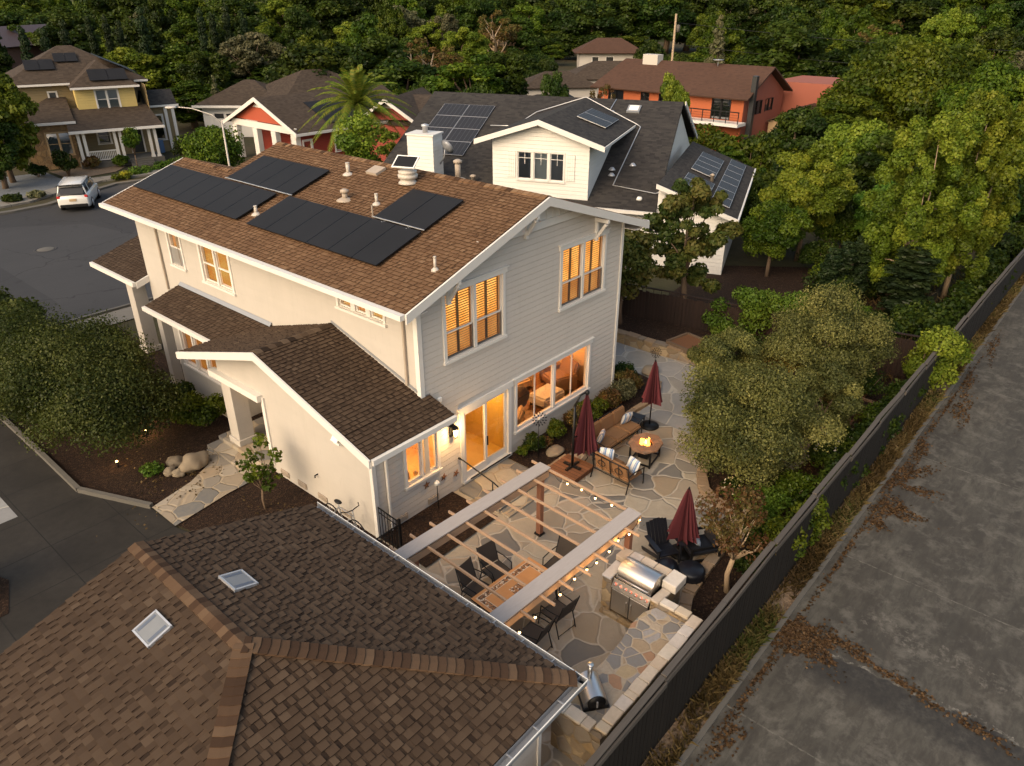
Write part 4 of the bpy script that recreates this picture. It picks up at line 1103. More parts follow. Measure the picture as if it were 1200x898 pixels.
# ------------------------------------------------------------------ the garage in front
G = thing('garage', 'low garage with brown hipped shingle roof and two flat skylights in the foreground', 'garage', (0, 0, 0))
GX, GY0, GY1, GZ, GS = -4.06, -7.9, -.89, 2.88, .325
rx = -7.585; gr = GZ + (GX - rx) * GS; lx = 2 * rx - GX; hy = GY0 + (GX - rx)
rf = MB()
shingles(rf, [(GX, GY0, GZ), (GX, GY1, GZ), (rx, GY1, gr), (rx, hy, gr)], seed=21)
shingles(rf, [(lx, GY1, GZ), (lx, GY0, GZ), (rx, hy, gr), (rx, GY1, gr)], seed=22)
shingles(rf, [(lx, GY0, GZ), (GX, GY0, GZ), (rx, hy, gr)], seed=23)
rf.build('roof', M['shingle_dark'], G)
rc = MB()
ridge_caps(rc, (rx, GY1, gr), (rx, hy, gr), (-1, 0, -GS), (1, 0, -GS), .15, .14, 24)
ridge_caps(rc, (GX, GY0, GZ), (rx, hy, gr), (.707, .707, -GS * .0 - .0), (0, 0, -1), .16, .19, 25) if False else None
d1 = Vector((0, 1, 0)); 
ridge_caps(rc, (GX + .02, GY0 - .02, GZ - .01), (rx, hy, gr), Vector((.5, .62, -.02)), Vector((-.62, -.5, -.02)), .15, .14, 25, .03)
ridge_caps(rc, (lx - .02, GY0 - .02, GZ - .01), (rx, hy, gr), Vector((-.5, .62, -.02)), Vector((.62, -.5, -.02)), .15, .14, 26, .03)
rc.build('ridge_cap', M['cap'], G)
gt = MB()                                                     # box gutter, open on top
def gutter(m, a, b, out, w=.13, h=.11):
    a, b, o = Vector(a), Vector(b), Vector(out); Z = Vector((0, 0, 1))
    m.slab([a - Z * h, b - Z * h, b + o * w - Z * h, a + o * w - Z * h], .006)
    m.slab([a + o * w, b + o * w, b + o * w - Z * h, a + o * w - Z * h], .008); m.slab([a, b, b - Z * h, a - Z * h], .006)
    n = int((b - a).length / .6)
    for i in range(1, n): p = a + (b - a) * i / n; m.bar(p - Z * .01, p + o * w - Z * .01, .02, .012)
gutter(gt, (GX + .005, GY0 - .13, GZ - .015), (GX + .005, GY1, GZ - .015), (1, 0, 0))
gutter(gt, (lx - .1, GY0 - .005, GZ - .015), (GX + .13, GY0 - .005, GZ - .015), (0, -1, 0)); gt.build('gutter', M['gutter'], G)
lip = MB(); lip.span((GX + .137, GY0 - .14, GZ - .04), (GX + .15, GY1, GZ - .012)); lip.span((lx - .1, GY0 - .15, GZ - .04), (GX + .15, GY0 - .137, GZ - .012)); lip.each('gutter_lip', M['white_plastic'], G)
gw = MB(); wall(gw, (-4.45, -7.5, -.1), (0, 1, 0), 6.3, 2.95); wall(gw, (-10.7, -7.5, -.1), (1, 0, 0), 6.25, 2.95, [(4.55, 5.55, .1, 2.2)]); wall(gw, (-10.7, -1.2, -.1), (1, 0, 0), 6.25, 2.95, top=[(0, 2.95), (6.25, 2.95), (3.12, 3.95)]); wall(gw, (-10.7, -7.5, -.1), (0, 1, 0), 6.3, 2.95)
gw.build('wall', M['siding'], G)
gd = MB(); gd.span((-6.15, -7.48, 0), (-5.15, -7.42, 2.1)); gd_ = gd.build('door', M['white_plastic'], G); gd = MB(); gd.blob((-5.27, -7.53, 1.0), .035, 1, 2, 0); gd.build('handle', M['steel'], gd_)
cb = MB(); cb.span((-4.5, -7.53, -.1), (-4.42, -7.44, 2.85)); cb.each('corner_board', M['trim'], G)
M['dark_band'] = plain('dark_blue_strip', (.10, .12, .16), .5)
M['silver_pane'] = plain('frosted_skylight_pane', (.19, .20, .21), .4, var=.12)
for sx, cx in ((1, -6.80), (-1, -8.25)):
    ny = Vector((GS * sx, 0, 1)).normalized(); uy = Vector((0, 1, 0)); ux = uy.cross(ny)
    zz = gr - abs(cx - rx) * GS; c = Vector((cx, -2.82, zz)); mm = Matrix((ux, uy, ny)).transposed()
    f = MB()
    for a, b, w_, h_ in ((0, .245, .41, .03), (0, -.245, .41, .03), (.205, 0, .03, .52), (-.205, 0, .03, .52)): f.box(c + mm @ Vector((a, b, .03)), (w_, h_, .05), M=mm)
    sk = f.build('skylight', M['silver'], G)
    f = MB(); f.box(c + mm @ Vector((0, 0, .04)), (.38, .46, .02), M=mm); f.build('pane', M['silver_pane'], sk)
    f = MB(); f.box(c + mm @ Vector((0, .17, .052)), (.32, .06, .004), M=mm); f.box(c + mm @ Vector((0, -.17, .052)), (.32, .06, .004), M=mm); f.each('vent_strip', M['dark_band'], sk)
# ------------------------------------------------------------------ fences
def board_fence(name, label, p, q, h, mat, rail, post=2.42, double=True, lattice=False, group=None):
    p, q = Vector((*p, 0)), Vector((*q, 0)); L = (q - p).length; a = math.atan2((q - p).y, (q - p).x)
    t = thing(name, label, 'fence', p, a, group)
    rnd = random.Random(int(L * 100))
    b = MB(); x = 0.0
    while x < L - .01:
        x2 = min(L, x + .142); hh = h - .14 + rnd.uniform(-.035, .02)
        b.span((x + .004, -.012 + rnd.uniform(-.003, .003), .03), (x2 - .004, .012, hh), rnd.random()); x += .145
    b.build('boards', M[mat], t)
    n = max(1, round(L / post))
    for i in range(n + 1):
        c = MB(); c.span((L * i / n - .05, .015, 0), (L * i / n + .05, .115, h - .03)); c.build('post', M[mat], t, bevel=.006)
    for i in range(n):
        x0, x1 = L * i / n, L * (i + 1) / n - .006; w = [rnd.uniform(-.022, .022) for _ in range(4)]
        c = MB(); c.bar((x0, .03 + w[0], h + w[1]), (x1, .03 + w[2], h + w[3]), .115, .04); c.build('cap_rail', M[rail], t, bevel=.005)
        if double:
            c = MB(); c.bar((x0, -.045 + w[1], h - .13 + w[0]), (x1, -.045 + w[0], h - .13 + w[2]), .04, .12); c.build('face_rail', M[rail if double == 1 else mat], t, bevel=.005)
            c = MB(); c.bar((x0, .05, .35), (x1, .05, .35), .04, .09); c.build('back_rail', M[mat], t)
        if lattice:
            c = MB(); c.bar((x0, .03, h - .42), (x1, .03, h - .42), .05, .05)
            for k in range(7): xx = x0 + (x1 - x0) * (k + .5) / 7; c.bar((xx, .03, h - .4), (xx, .03, h - .02), .02, .02)
            c.build('lattice', M[rail], t)
    return t
board_fence('board_fence', 'long dark board fence with grey top rail between the patio garden and the concrete alley', (-7, -8.58), (16.6, -8.58), 1.9, 'fence', 'fence_top')
board_fence('board_fence', 'dark board fence along the alley past the ivy, behind the neighbour garden', (17.2, -8.62), (62, -8.9), 1.9, 'fence', 'fence_top')
def wood2(n, c): return wood_mat(n, c, .85, 'object', (9, 9, 1), .35, plank=.16, axis=0)
board_fence('board_fence', 'red brown board fence with open top rail behind the raised stone bed', (14.1, 5.4), (16.9, -8.35), 1.75, 'fence_red', 'fence_red', 2.3, 0, True)
# ------------------------------------------------------------------ pergola
P = thing('pergola', 'wooden pergola with pinkish rafters and two broad grey top boards over the patio', 'pergola', (-1.05, -4.35, .02), R(-2.5))
px0, px1 = -2.35, 2.28; y1, y2 = 1.42, -1.3; bz = 2.0
for x, y in ((px1 - .15, y1), (px1 - .15, y2), (px0 + .35, y1), (px0 + .35, y2)):
    b = MB(); b.span((x - .07, y - .07, 0), (x + .07, y + .07, bz - .12)); po = b.build('post', M['pergola_post'], P, bevel=.006)
    b = MB(); b.span((x - .1, y - .1, 0), (x + .1, y + .1, .05)); b.build('base_plate', M['metal_dark'], po)
for y in (y1, y2):
    for s in (-.12, .12):
        b = MB(); b.span((px0, y + s - .022, bz - .20), (px1, y + s + .022, bz - .02)); b.build('beam', M['pergola_wood'], P, bevel=.004)
    b = MB(); b.span((px0 - .02, y - .18, bz + .062), (px1 + .02, y + .18, bz + .095)); b.build('top_board', M['pergola_cap'], P, bevel=.004)
n = 9
for i in range(n):
    x = px0 + .04 + (px1 - px0 - .06) * i / (n - 1)
    b = MB(); b.span((x - .021, y2 - (.55 if i < n - 1 else .20), bz - .005), (x + .021, y1 + .42, bz + .06)); b.build('rafter', M['pergola_wood'], P, bevel=.004)
b = MB(); b.bar((px0 + .35, y2 - .05, bz - .65), (px0 + .05, y2 - .5, bz - .03), .05, .05); b.build('brace', M['pergola_wood'], P)
# string lights
SL = thing('string_lights', 'string of small glowing bulbs hung along the open edges of the pergola', 'string lights', (0, 0, 0))
BP = [(1.20, -3.42), (1.23, -3.79), (1.26, -4.20), (1.19, -4.65), (1.22, -5.10), (1.23, -5.51), (1.18, -5.89), (.59, -5.99), (.25, -5.92), (-.18, -5.98), (-.65, -5.98), (-.96, -5.95), (-1.35, -5.92), (-1.90, -5.97), (-2.70, -5.98), (-3.19, -6.0)]
c = MB(); pts = []
for (a, b) in zip(BP, BP[1:]):
    for k in range(6):
        u = k / 6; pts.append((a[0] + (b[0] - a[0]) * u, a[1] + (b[1] - a[1]) * u, 2.0 - .10 * math.sin(math.pi * u)))
c.tube(pts, .006, 5); c.build('cable', M['metal_dark'], SL)
for i, (x, y) in enumerate(BP[1:]):
    c = MB(); c.lathe([(.016, .0), (.018, .05), (.006, .06)], (x, y, 1.95), 8); so = c.build('socket', M['metal_dark'], SL)
    c = MB(); c.blob((x, y, 1.925), (.024, .024, .032), 1, 2, 0); c.build('bulb', M['bulb'], so)
    lamp('bulb_light', (x, y, 1.86), 1.1, WARM, .03, SL)
# ------------------------------------------------------------------ dining
def tile_mat():
    t = NT('mosaic_table_tiles'); u = t.sep(t.pos('uv')); p = t.pos('uv')
    ex = t.math('MINIMUM', u[0], t.math('SUBTRACT', 1.9, u[0])); ey = t.math('MINIMUM', u[1], t.math('SUBTRACT', 1.08, u[1]))
    e = t.math('MINIMUM', ex, ey)
    def band(a, b): return t.math('MULTIPLY', t.math('GREATER_THAN', e, a), t.math('LESS_THAN', e, b))
    base = t.mix(t.noise(p, 6, 5), (.50, .215, .07), (.60, .29, .11))
    v = t.voro(t.comb(u[0], u[1], 0.0), 26, 'F1'); c = t.new('ShaderNodeSeparateColor'); t.link(v.outputs['Color'], c.inputs[0])
    mos = t.ramp(c.outputs[0], [(0, (.10, .05, .03)), (.35, (.36, .16, .06)), (.7, (.62, .52, .4)), (.88, (.2, .1, .05))], 'CONSTANT')
    col = t.mix(band(.09, .21), base, mos)
    col = t.mix(t.math('ADD', band(.075, .09), band(.21, .225)), col, (.62, .5, .36))
    cx = t.math('ABSOLUTE', t.math('SUBTRACT', u[0], .95)); cy = t.math('ABSOLUTE', t.math('SUBTRACT', u[1], .54))
    med = t.math('MULTIPLY', t.math('LESS_THAN', cx, .17), t.math('LESS_THAN', cy, .13))
    col = t.mix(med, col, mos)
    t.bump(v.outputs['Distance'], .1, .004)
    return t.fin(col, .4, 0, .5)
T = thing('dining_table', 'long orange tiled dining table with mosaic border under the pergola', 'dining table', (-1.37, -4.42, .02), R(-3))
b = MB(); b.span((-.95, -.54, .69), (.95, .54, .73)); b.build('top_frame', M['metal_dark'], T)
b = MB(); b.add([(-.95, -.54, .734), (.95, -.54, .734), (.95, .54, .734), (-.95, .54, .734)], [(0, 1, 2, 3)], uvs=[[(0, 0), (1.9, 0), (1.9, 1.08), (0, 1.08)]]); b.build('tiled_top', tile_mat(), T)
for sx in (-1, 1):
    for sy in (-1, 1):
        b = MB(); b.tube([(sx * .86, sy * .46, 0), (sx * .82, sy * .43, .35), (sx * .84, sy * .45, .69)], .025); b.build('leg', M['metal_dark'], T)
def sling_chair():
    t = thing('patio_chair', 'x', 'chair')
    for s in (-1, 1):
        b = MB(); x = s * .27
        b.tube([(x, .30, 0), (x, .24, .40), (x * .98, -.25, .42), (x * .96, -.42, .98)], .014, 6); b.tube([(x, -.34, 0), (x, -.24, .36), (x, -.23, .42)], .014, 6); b.tube([(x, .24, .40), (x * 1.1, .20, .63), (x * 1.1, -.1, .65), (x, -.31, .66)], .014, 6)
        b.build('side_frame', M['metal_dark'], t)
    b = MB(); b.slab([(-.25, .25, .42), (.25, .25, .42), (.25, -.24, .43), (-.25, -.24, .43)][::-1], .012); b.build('seat', M['black_fabric'], t)
    b = MB(); b.slab([(-.25, -.25, .46), (.25, -.25, .46), (.24, -.33, .70), (-.24, -.33, .70)], .012); b.slab([(-.24, -.33, .70), (.24, -.33, .70), (.24, -.42, .96), (-.24, -.42, .96)], .012); b.build('backrest', M['black_fabric'], t)
    b = MB(); b.tube([(-.26, -.34, .08), (.26, -.34, .08)], .01, 6); b.build('crossbar', M['metal_dark'], t)
    return t
ch0 = sling_chair(); first = True
for x, y, rzv, lb in ((-1.73, -3.5, R(184), 'dark sling chair at the house side of the tiled table, nearest the garage roof'), (-.98, -3.42, R(172), 'dark sling chair at the house side of the tiled table, second from the garage roof'), (.10, -4.42, R(92), 'dark sling chair at the far head of the tiled table, away from the garage'),
                      (-1.95, -5.32, R(4), 'dark chair half hidden under the grey board, nearest the garage gutter'), (-1.08, -5.3, R(-6), 'dark chair half hidden under the grey board, on the grill side of the table')):
    c = ch0 if first else copy_tree(ch0); first = False
    place(c, (x, y, .02), rzv, 1, lb, 'sling chairs round the tiled table')
# ------------------------------------------------------------------ umbrellas
def folded_canopy(z0, z1, r, n=16, seed=0):
    rnd = random.Random(seed); m = MB(); prof = []
    K = 9; ph = [rnd.uniform(-.12, .12) for _ in range(n * 2)]
    vs = []
    for j in range(K):
        u = j / (K - 1); z = z1 + (z0 - z1) * u
        rr = .03 + (r - .03) * (u ** .85) * (1 if u < .8 else 1 + (u - .8) * .5)
        for k in range(n * 2):
            q = rr * ((1.16 if k % 2 else .46) + ph[k] * u)
            a = math.pi * k / n + .12 * u * math.sin(k)
            vs.append((q * math.cos(a), q * math.sin(a), z + (.06 * math.sin(k * 1.7) if j == K - 1 else 0)))
    N = n * 2
    fs = [(i * N + k, i * N + (k + 1) % N, (i + 1) * N + (k + 1) % N, (i + 1) * N + k) for i in range(K - 1) for k in range(N)]
    fs.append(tuple(range(N)))
    return m.add(vs, fs)
U = thing('cantilever_umbrella', 'tall closed red cantilever umbrella with dark mast on the brown platform', 'umbrella', (4.0, -1.95, .2))
b = MB(); b.tube([(0, 0, 0), (0, 0, 2.05)], .04, 10); b.build('mast', M['metal_dark'], U)
b = MB(); b.span((-.3, -.04, .0), (.3, .04, .05)); b.span((-.04, -.3, .002), (.04, .3, .052)); b.build('foot', M['metal_dark'], U)
b = MB(); b.tube([(0, 0, 2.05), (.16, -.06, 2.35), (.38, -.14, 2.42)], .03, 8); b.build('arm', M['metal_dark'], U); b = MB(); b.tube([(.0, 0, 2.0), (.12, -.05, 1.45)], .02, 6); b.tube([(.05, -.02, 1.0), (.14, -.02, 1.0)], .02, 6); b.build('crank', M['metal_dark'], U)
b = folded_canopy(.48, 2.32, .33, seed=2); b.v = [(x + .38, y - .14, z) for x, y, z in b.v]; b.build('canopy', M['fabric_red'], U)
b = MB(); b.blob((.38, -.14, 2.38), (.07, .07, .09), 1, 2, 0); b.build('hub', M['metal_dark'], U)
PL = thing('umbrella_platform', 'square reddish brown wooden platform carrying the cantilever umbrella', 'platform', (3.98, -1.93, .02))
b = MB(); b.span((-.5, -.5, .15), (.5, .5, .18)); b.build('deck', M['wood_brown'], PL, bevel=.006); b = MB(); b.span((-.47, -.47, 0), (.47, .47, .149)); b.build('skirt', M['wood_brown'], PL)
def market_umbrella(loc, top, z0, r, label, seed):
    t = thing('market_umbrella', label, 'umbrella', loc, seed)
    b = MB(); b.lathe([(.001, .09), (.05, .085), (.10, .06), (.30, .045), (.31, .0)], n=24); b.build('base', M['metal_dark'], t)
    b = MB(); b.tube([(0, 0, .03), (0, 0, top)], .022, 10); b.build('pole', M['metal_dark'], t)
    folded_canopy(z0, top - .03, r, 14, seed).build('canopy', M['fabric_red'], t); b = MB(); b.lathe([(.03, 0), (.02, .05), (.001, .08)], (0, 0, top - .03), 10); b.build('finial', M['metal_dark'], t)
market_umbrella((7.76, -2.3, .03), 2.38, .92, .28, 'closed red umbrella on round black base behind the fire table', 3)
market_umbrella((2.9, -6.2, .02), 2.0, .55, .34, 'closed red umbrella among the black chairs by the grill', 4)
# ------------------------------------------------------------------ lounge set
def strip_mat():
    t = NT('blue_striped_fabric'); u = t.sep(t.pos('object'))
    f = t.math('FRACT', t.math('MULTIPLY', u[0], 5.5)); f2 = t.math('FRACT', t.math('MULTIPLY', u[0], 16.0))
    col = t.mix(t.math('GREATER_THAN', f, .55), (.62, .61, .58), (.16, .25, .42)); col = t.mix(t.math('LESS_THAN', f2, .18), col, (.66, .65, .62))
    return t.fin(col, .9, 0, .2)
M['stripe'] = strip_mat()
def pad(m, a, b, r=.05): m.span(a, b)
def seat_unit(w, label, name, cat, loc, rzv, split, cush='cushion'):
    t = thing(name, label, cat, loc, rzv)
    for s in (-1, 1):
        b = MB(); x = s * (w / 2 + .03)
        b.tube([(x, .36, 0), (x, .34, .56), (x, -.1, .60), (x, -.38, .56)], .018, 6); b.tube([(x, -.46, 0), (x, -.34, .40), (x * .99, -.46, .86)], .018, 6); b.build('side_frame', M['metal_dark'], t)
    b = MB(); b.tube([(-w / 2 - .03, -.46, .86), (w / 2 + .03, -.46, .86)], .018, 6); b.tube([(-w / 2, -.36, .30), (w / 2, -.36, .30)], .015, 6); b.tube([(-w / 2, .34, .30), (w / 2, .34, .30)], .015, 6)
    for k in range(1, split * 2): x = -w / 2 + w * k / (split * 2); b.tube([(x, -.37, .36), (x, -.455, .84)], .012 if k % 2 else .017, 6)
    for k in range(split): x = -w / 2 + w * (k + .5) / split; b.tube([(x + .13 * math.cos(a), -.425 - .0 * a, .62 + .09 * math.sin(a)) for a in [math.pi * 2 * q / 12 for q in range(13)]], .012, 5)
    b.build('back_frame', M['metal_dark'], t)
    cw = w / split
    for k in range(split):
        x0 = -w / 2 + cw * k + .008; x1 = x0 + cw - .016
        b = MB(); b.span((x0, -.34, .31), (x1, .36, .45)); b.build('seat_cushion', M[cush], t, bevel=.045, seg=3)
        b = MB(); b.slab([(x0, -.23, .46), (x1, -.23, .46), (x1, -.33, .90), (x0, -.33, .90)][::-1], -.12 if False else .11); b.build('back_cushion', M[cush], t, bevel=.04, seg=3)
    return t
seat_unit(1.95, 'brown cushioned three seat patio sofa along the shrubs with striped pillows', 'patio_sofa', 'sofa', (6.05, -2.05, .02), R(178), 3)
seat_unit(1.22, 'brown cushioned patio loveseat with black frame, its back towards the pergola', 'patio_loveseat', 'loveseat', (4.55, -3.2, .02), R(-90 - 4), 2)
def pillow(loc, rzv, tilt, label, s=.44):
    bm_ = MB(); N = 9; vs = []
    for side in (1, -1):
        for i in range(N):
            for j in range(N):
                u, v = i / (N - 1) * 2 - 1, j / (N - 1) * 2 - 1
                k = max(0, (1 - u ** 4) * (1 - v ** 4)) ** .6
                vs.append((u * s / 2 * (1 - .05 * v * v), side * (.075 * k + .003), v * s / 2 * (1 - .05 * u * u)))
    fs = []
    for sd in range(2):
        for i in range(N - 1):
            for j in range(N - 1):
                a = sd * N * N + i * N + j; fs.append((a, a + 1, a + N + 1, a + N) if sd else (a, a + N, a + N + 1, a + 1))
    bm_.add(vs, fs, smooth=True)
    o = solo(bm_, 'striped_pillow', M['stripe'], label, 'pillow', 'blue and white striped pillows')
    o.location = loc; o.rotation_euler = (R(tilt), 0, R(rzv)); return o
pillow((6.75, -2.03, .68), 170, -18, 'striped pillow standing at the far end of the brown sofa')
pillow((5.28, -2.06, .68), 205, -20, 'striped pillow at the near end of the brown sofa, by the red umbrella')
pillow((4.55, -2.75, .66), -70, -30, 'striped pillow at the sofa end of the loveseat')
pillow((4.62, -3.62, .66), -105, -25, 'striped pillow at the open end of the loveseat, by the fire table')
ST = thing('side_table', 'low square black side table at the far end of the sofa', 'side table', (7.3, -2.0, .02), R(8))
b = MB(); b.span((-.27, -.27, .42), (.27, .27, .45)); b.build('top', M['black_gloss'], ST, bevel=.008)
for sx in (-1, 1):
    for sy in (-1, 1): b = MB(); b.bar((sx * .23, sy * .23, 0), (sx * .23, sy * .23, .42), .03, .03); b.build('leg', M['metal_dark'], ST)
RT = thing('round_side_table', 'small round dark table with curved legs between umbrella platform and sofa', 'side table', (4.72, -2.12, .02))
b = MB(); b.lathe([(.25, .43), (.26, .45), (.001, .452)], n=24); b.build('top', M['black_gloss'], RT)
for k in range(3):
    a = k * 2.1; b = MB(); b.tube([(.22 * math.cos(a), .22 * math.sin(a), 0), (.10 * math.cos(a), .10 * math.sin(a), .2), (.2 * math.cos(a), .2 * math.sin(a), .43)], .013, 6); b.build('leg', M['metal_dark'], RT)
# fire table
FT = thing('fire_table', 'octagonal stone topped fire table with black base and burning flames', 'fire table', (5.97, -3.22, .02), R(10))
M['fire_top'] = stone_mat('slate_fire_table_top', [(.30, .16, .09), (.24, .14, .09), (.34, .2, .12)], 4.5, (.2, .13, .09), .03, .1, mode='object')
oc = [(.62 * math.cos(math.pi / 8 + k * math.pi / 4), .50 * math.sin(math.pi / 8 + k * math.pi / 4)) for k in range(8)]
ring = MB(); ci = [(.22 * math.cos(math.pi / 8 + k * math.pi / 4), .22 * math.sin(math.pi / 8 + k * math.pi / 4)) for k in range(8)]
vs = [(*p, .60) for p in oc] + [(*p, .60) for p in ci] + [(*p, .55) for p in oc] + [(*p, .55) for p in ci]
ring.add(vs, [(k, (k + 1) % 8, 8 + (k + 1) % 8, 8 + k) for k in range(8)] + [(k, 16 + k, 16 + (k + 1) % 8, (k + 1) % 8) for k in range(8)] + [(8 + k, 8 + (k + 1) % 8, 24 + (k + 1) % 8, 24 + k) for k in range(8)] + [(16 + k, 24 + k, 24 + (k + 1) % 8, 16 + (k + 1) % 8) for k in range(8)])
ring.build('top', M['fire_top'], FT)
b = MB(); b.lathe([(.235, .548), (.225, .46), (.12, .42), (.001, .42)], n=20); bw = b.build('burner_bowl', M['metal_dark'], FT)
b = MB(); rnd = random.Random(5)
for i in range(40): a, q = rnd.uniform(0, 6.28), .19 * math.sqrt(rnd.random()); b.blob((q * math.cos(a), q * math.sin(a), .50 + rnd.uniform(0, .03)), .03, i, 1, .3)
b.build('lava_rock', M['boulder'], bw)
for sx in (-1, 1):
    for sy in (-1, 1): b = MB(); b.bar((sx * .40, sy * .32, 0), (sx * .40, sy * .32, .55), .05, .05); b.build('leg', M['metal_dark'], FT)
b = MB(); b.bar((-.4, -.32, .06), (.4, -.32, .06), .04, .04); b.bar((-.4, .32, .06), (.4, .32, .06), .04, .04); b.bar((-.4, -.32, .061), (-.4, .32, .061), .04, .04); b.bar((.4, -.32, .061), (.4, .32, .061), .04, .04); b.build('stretcher', M['metal_dark'], FT)
b = MB(); b.span((-.2, -.16, .15), (.2, .16, .42)); b.build('control_box', M['metal_dark'], FT)
def flame(m, x, y, h, r, rnd):
    pts = [(x, y, .52)]; rs = [r * .7]
    for k in range(1, 6): u = k / 5; pts.append((x + rnd.uniform(-.03, .03) * u, y + rnd.uniform(-.03, .03) * u, .52 + h * u)); rs.append(r * (1.1 - u) * (1 + .2 * math.sin(k * 2)) + .002)
    m.tube(pts, rs, 7)
b = MB(); c = MB()
for i in range(9): a = rnd.uniform(0, 6.28); q = rnd.uniform(.02, .16); flame(b, q * math.cos(a), q * math.sin(a), rnd.uniform(.12, .26), rnd.uniform(.04, .065), rnd)
for i in range(5): a = rnd.uniform(0, 6.28); q = rnd.uniform(0, .10); flame(c, q * math.cos(a), q * math.sin(a), rnd.uniform(.08, .16), rnd.uniform(.03, .045), rnd)
fo = b.build('flames', M['flame'], FT); c.build('flame_core', M['flame_core'], fo)
lamp('fire_light', (5.97, -3.22, .98), 70, (1, .40, .10), .14, FT)
# ------------------------------------------------------------------ grill island
I = thing('grill_island', 'L shaped rubble stone barbecue island with mosaic counter and pale capstones', 'barbecue island', (0, 0, 0))
b = MB(); b.span((.02, -7.2, .0), (.96, -6.98, 1.0)); b.span((.02, -5.98, 0), (.96, -5.74, 1.0)); b.span((.76, -6.98, 0), (.96, -5.98, 1.12)); b.span((.06, -6.98, 0), (.76, -5.98, .12))
b.span((-3.3, -7.95, 0), (.0, -7.12, .88)); b.span((-3.3, -8.12, 0), (.1, -7.952, 1.07)); b.span((-3.52, -8.12, 0), (-3.302, -7.06, 1.07)); b.span((.002, -7.95, 0), (.14, -7.202, 1.07))
b.build('stone_base', M['rubble'], I)
ct = MB()
ct.prism([(-3.3, -7.9), (-.02, -7.9), (-.02, -7.15), (-.3, -7.02), (-.75, -7.0), (-1.3, -7.1), (-2.0, -7.12), (-2.45, -7.04), (-2.9, -6.98), (-3.28, -6.98)], .884, .93); ct.build('counter', M['counter'], I)
def caps(m, a, b, w, z, seed, h=.07):
    rnd = random.Random(seed); a, b = Vector(a), Vector(b); d = b - a; L = d.length; d /= L; n = Vector((-d.y, d.x)); t = 0
    while t < L - .05:
        t1 = min(L, t + rnd.uniform(.14, .42)); 
        if L - t1 < .12: t1 = L
        q = [a + d * (t + .006) - n * w / 2 * rnd.uniform(.92, 1.08), a + d * (t1 - .006) - n * w / 2 * rnd.uniform(.92, 1.08), a + d * (t1 - .006) + n * w / 2 * rnd.uniform(.92, 1.08), a + d * (t + .006) + n * w / 2 * rnd.uniform(.92, 1.08)]
        m.prism([tuple(p) for p in q], z, z + h + rnd.uniform(-.012, .012), rnd.random()); t = t1
cp = MB(); caps(cp, (-3.4, -8.04), (.14, -8.04), .24, 1.073, 3); caps(cp, (-3.41, -7.9), (-3.41, -7.03), .25, 1.074, 4); caps(cp, (.06, -7.9), (.06, -7.22), .2, 1.074, 5); caps(cp, (.86, -6.95), (.86, -5.95), .24, 1.124, 6, .06)
cp.prism([(.5, -7.3), (.98, -7.3), (1.0, -6.97), (.52, -6.95)], 1.004, 1.22, .3); cp.prism([(.6, -5.94), (.99, -5.94), (.98, -5.7), (.62, -5.68)], 1.004, 1.16, .6); cp.prism([(.0, -7.18), (.48, -7.22), (.48, -7.0), (.0, -6.97)], 1.003, 1.06, .9); cp.prism([(-.02, -5.97), (.58, -5.97), (.58, -5.72), (-.02, -5.74)], 1.003, 1.05, .75)
cp.build('capstone', M['capstone'], I, bevel=.012)
lb_ = MB(); lb_.span((-.12, -7.02, 0), (.0, -5.8, .10)); lb_.build('toe_kick', M['rubble'], I)
GR = thing('gas_grill', 'stainless steel gas grill with rounded hood and steel knobs built into the island', 'grill', (.38, -6.48, .12))
b = MB(); b.span((-.36, -.48, 0), (.34, .48, .72)); b.build('cabinet', M['metal_dark'], GR)
for s in (-1, 1):
    b = MB(); b.span((-.385, s * .235 - .225, .04), (-.362, s * .235 + .225, .66)); dd = b.build('door', M['steel'], GR, bevel=.004); b = MB(); b.tube([(-.40, s * .06, .5), (-.415, s * .06, .48), (-.415, s * .06, .22), (-.40, s * .06, .2)], .01, 6); b.build('handle', M['steel'], dd)
b = MB(); b.slab([(-.40, .48, .70), (-.40, -.48, .70), (-.30, -.48, .90), (-.30, .48, .90)], .03); cpn = b.build('control_panel', M['steel'], GR, bevel=.006)
M['knob_reflection'] = emit_mat('red_knob_reflection', (1, .16, .06), .7)  # glowing rings stand in for warm red reflections on the steel knobs
for k in range(7):
    y = -.40 + k * .133; b = MB(); mm = Matrix.Rotation(R(-63), 3, 'Y'); c = Vector((-.36, y, .80))
    b.tube([c, c + mm @ Vector((0, 0, .015))], .032, 12); kn = b.build('knob_glint_ring', M['knob_reflection'], cpn); b = MB(); b.tube([c + mm @ Vector((0, 0, .015)), c + mm @ Vector((0, 0, .05))], [.029, .026], 12); b.build('knob', M['steel'], kn)
hd = MB(); K = 16; vs = []
for y in (-.45, .45):
    for k in range(K + 1):
        a = math.pi * 1.0 * k / K; vs.append((.05 - .32 * math.cos(a) * (1 if a < 1.57 else .95), y, .90 + .34 * math.sin(a) ** .8))
fs_ = [(k, k + 1, K + 1 + k + 1, K + 1 + k) for k in range(K)]; hd.add(vs, fs_, smooth=True); hd.add(vs, [tuple(range(K + 1)), tuple(range(K + 1, 2 * K + 2))[::-1]])
h_ = hd.build('hood', M['steel'], GR); b = MB(); b.tube([(-.30, -.4, 1.02), (-.34, -.4, 1.02), (-.34, .4, 1.02), (-.30, .4, 1.02)], .014, 8); b.build('handle', M['steel'], h_)
b = MB(); b.span((-.42, .50, .89), (.1, .72, .925)); b.build('side_shelf', M['silver'], GR, bevel=.006)
OV = thing('pizza_oven', 'small stainless barrel shaped pizza oven with chimney on the counter end', 'pizza oven', (-2.78, -7.42, .93), R(-128), scale=.86)
K = 18; v = MB(); vs = []
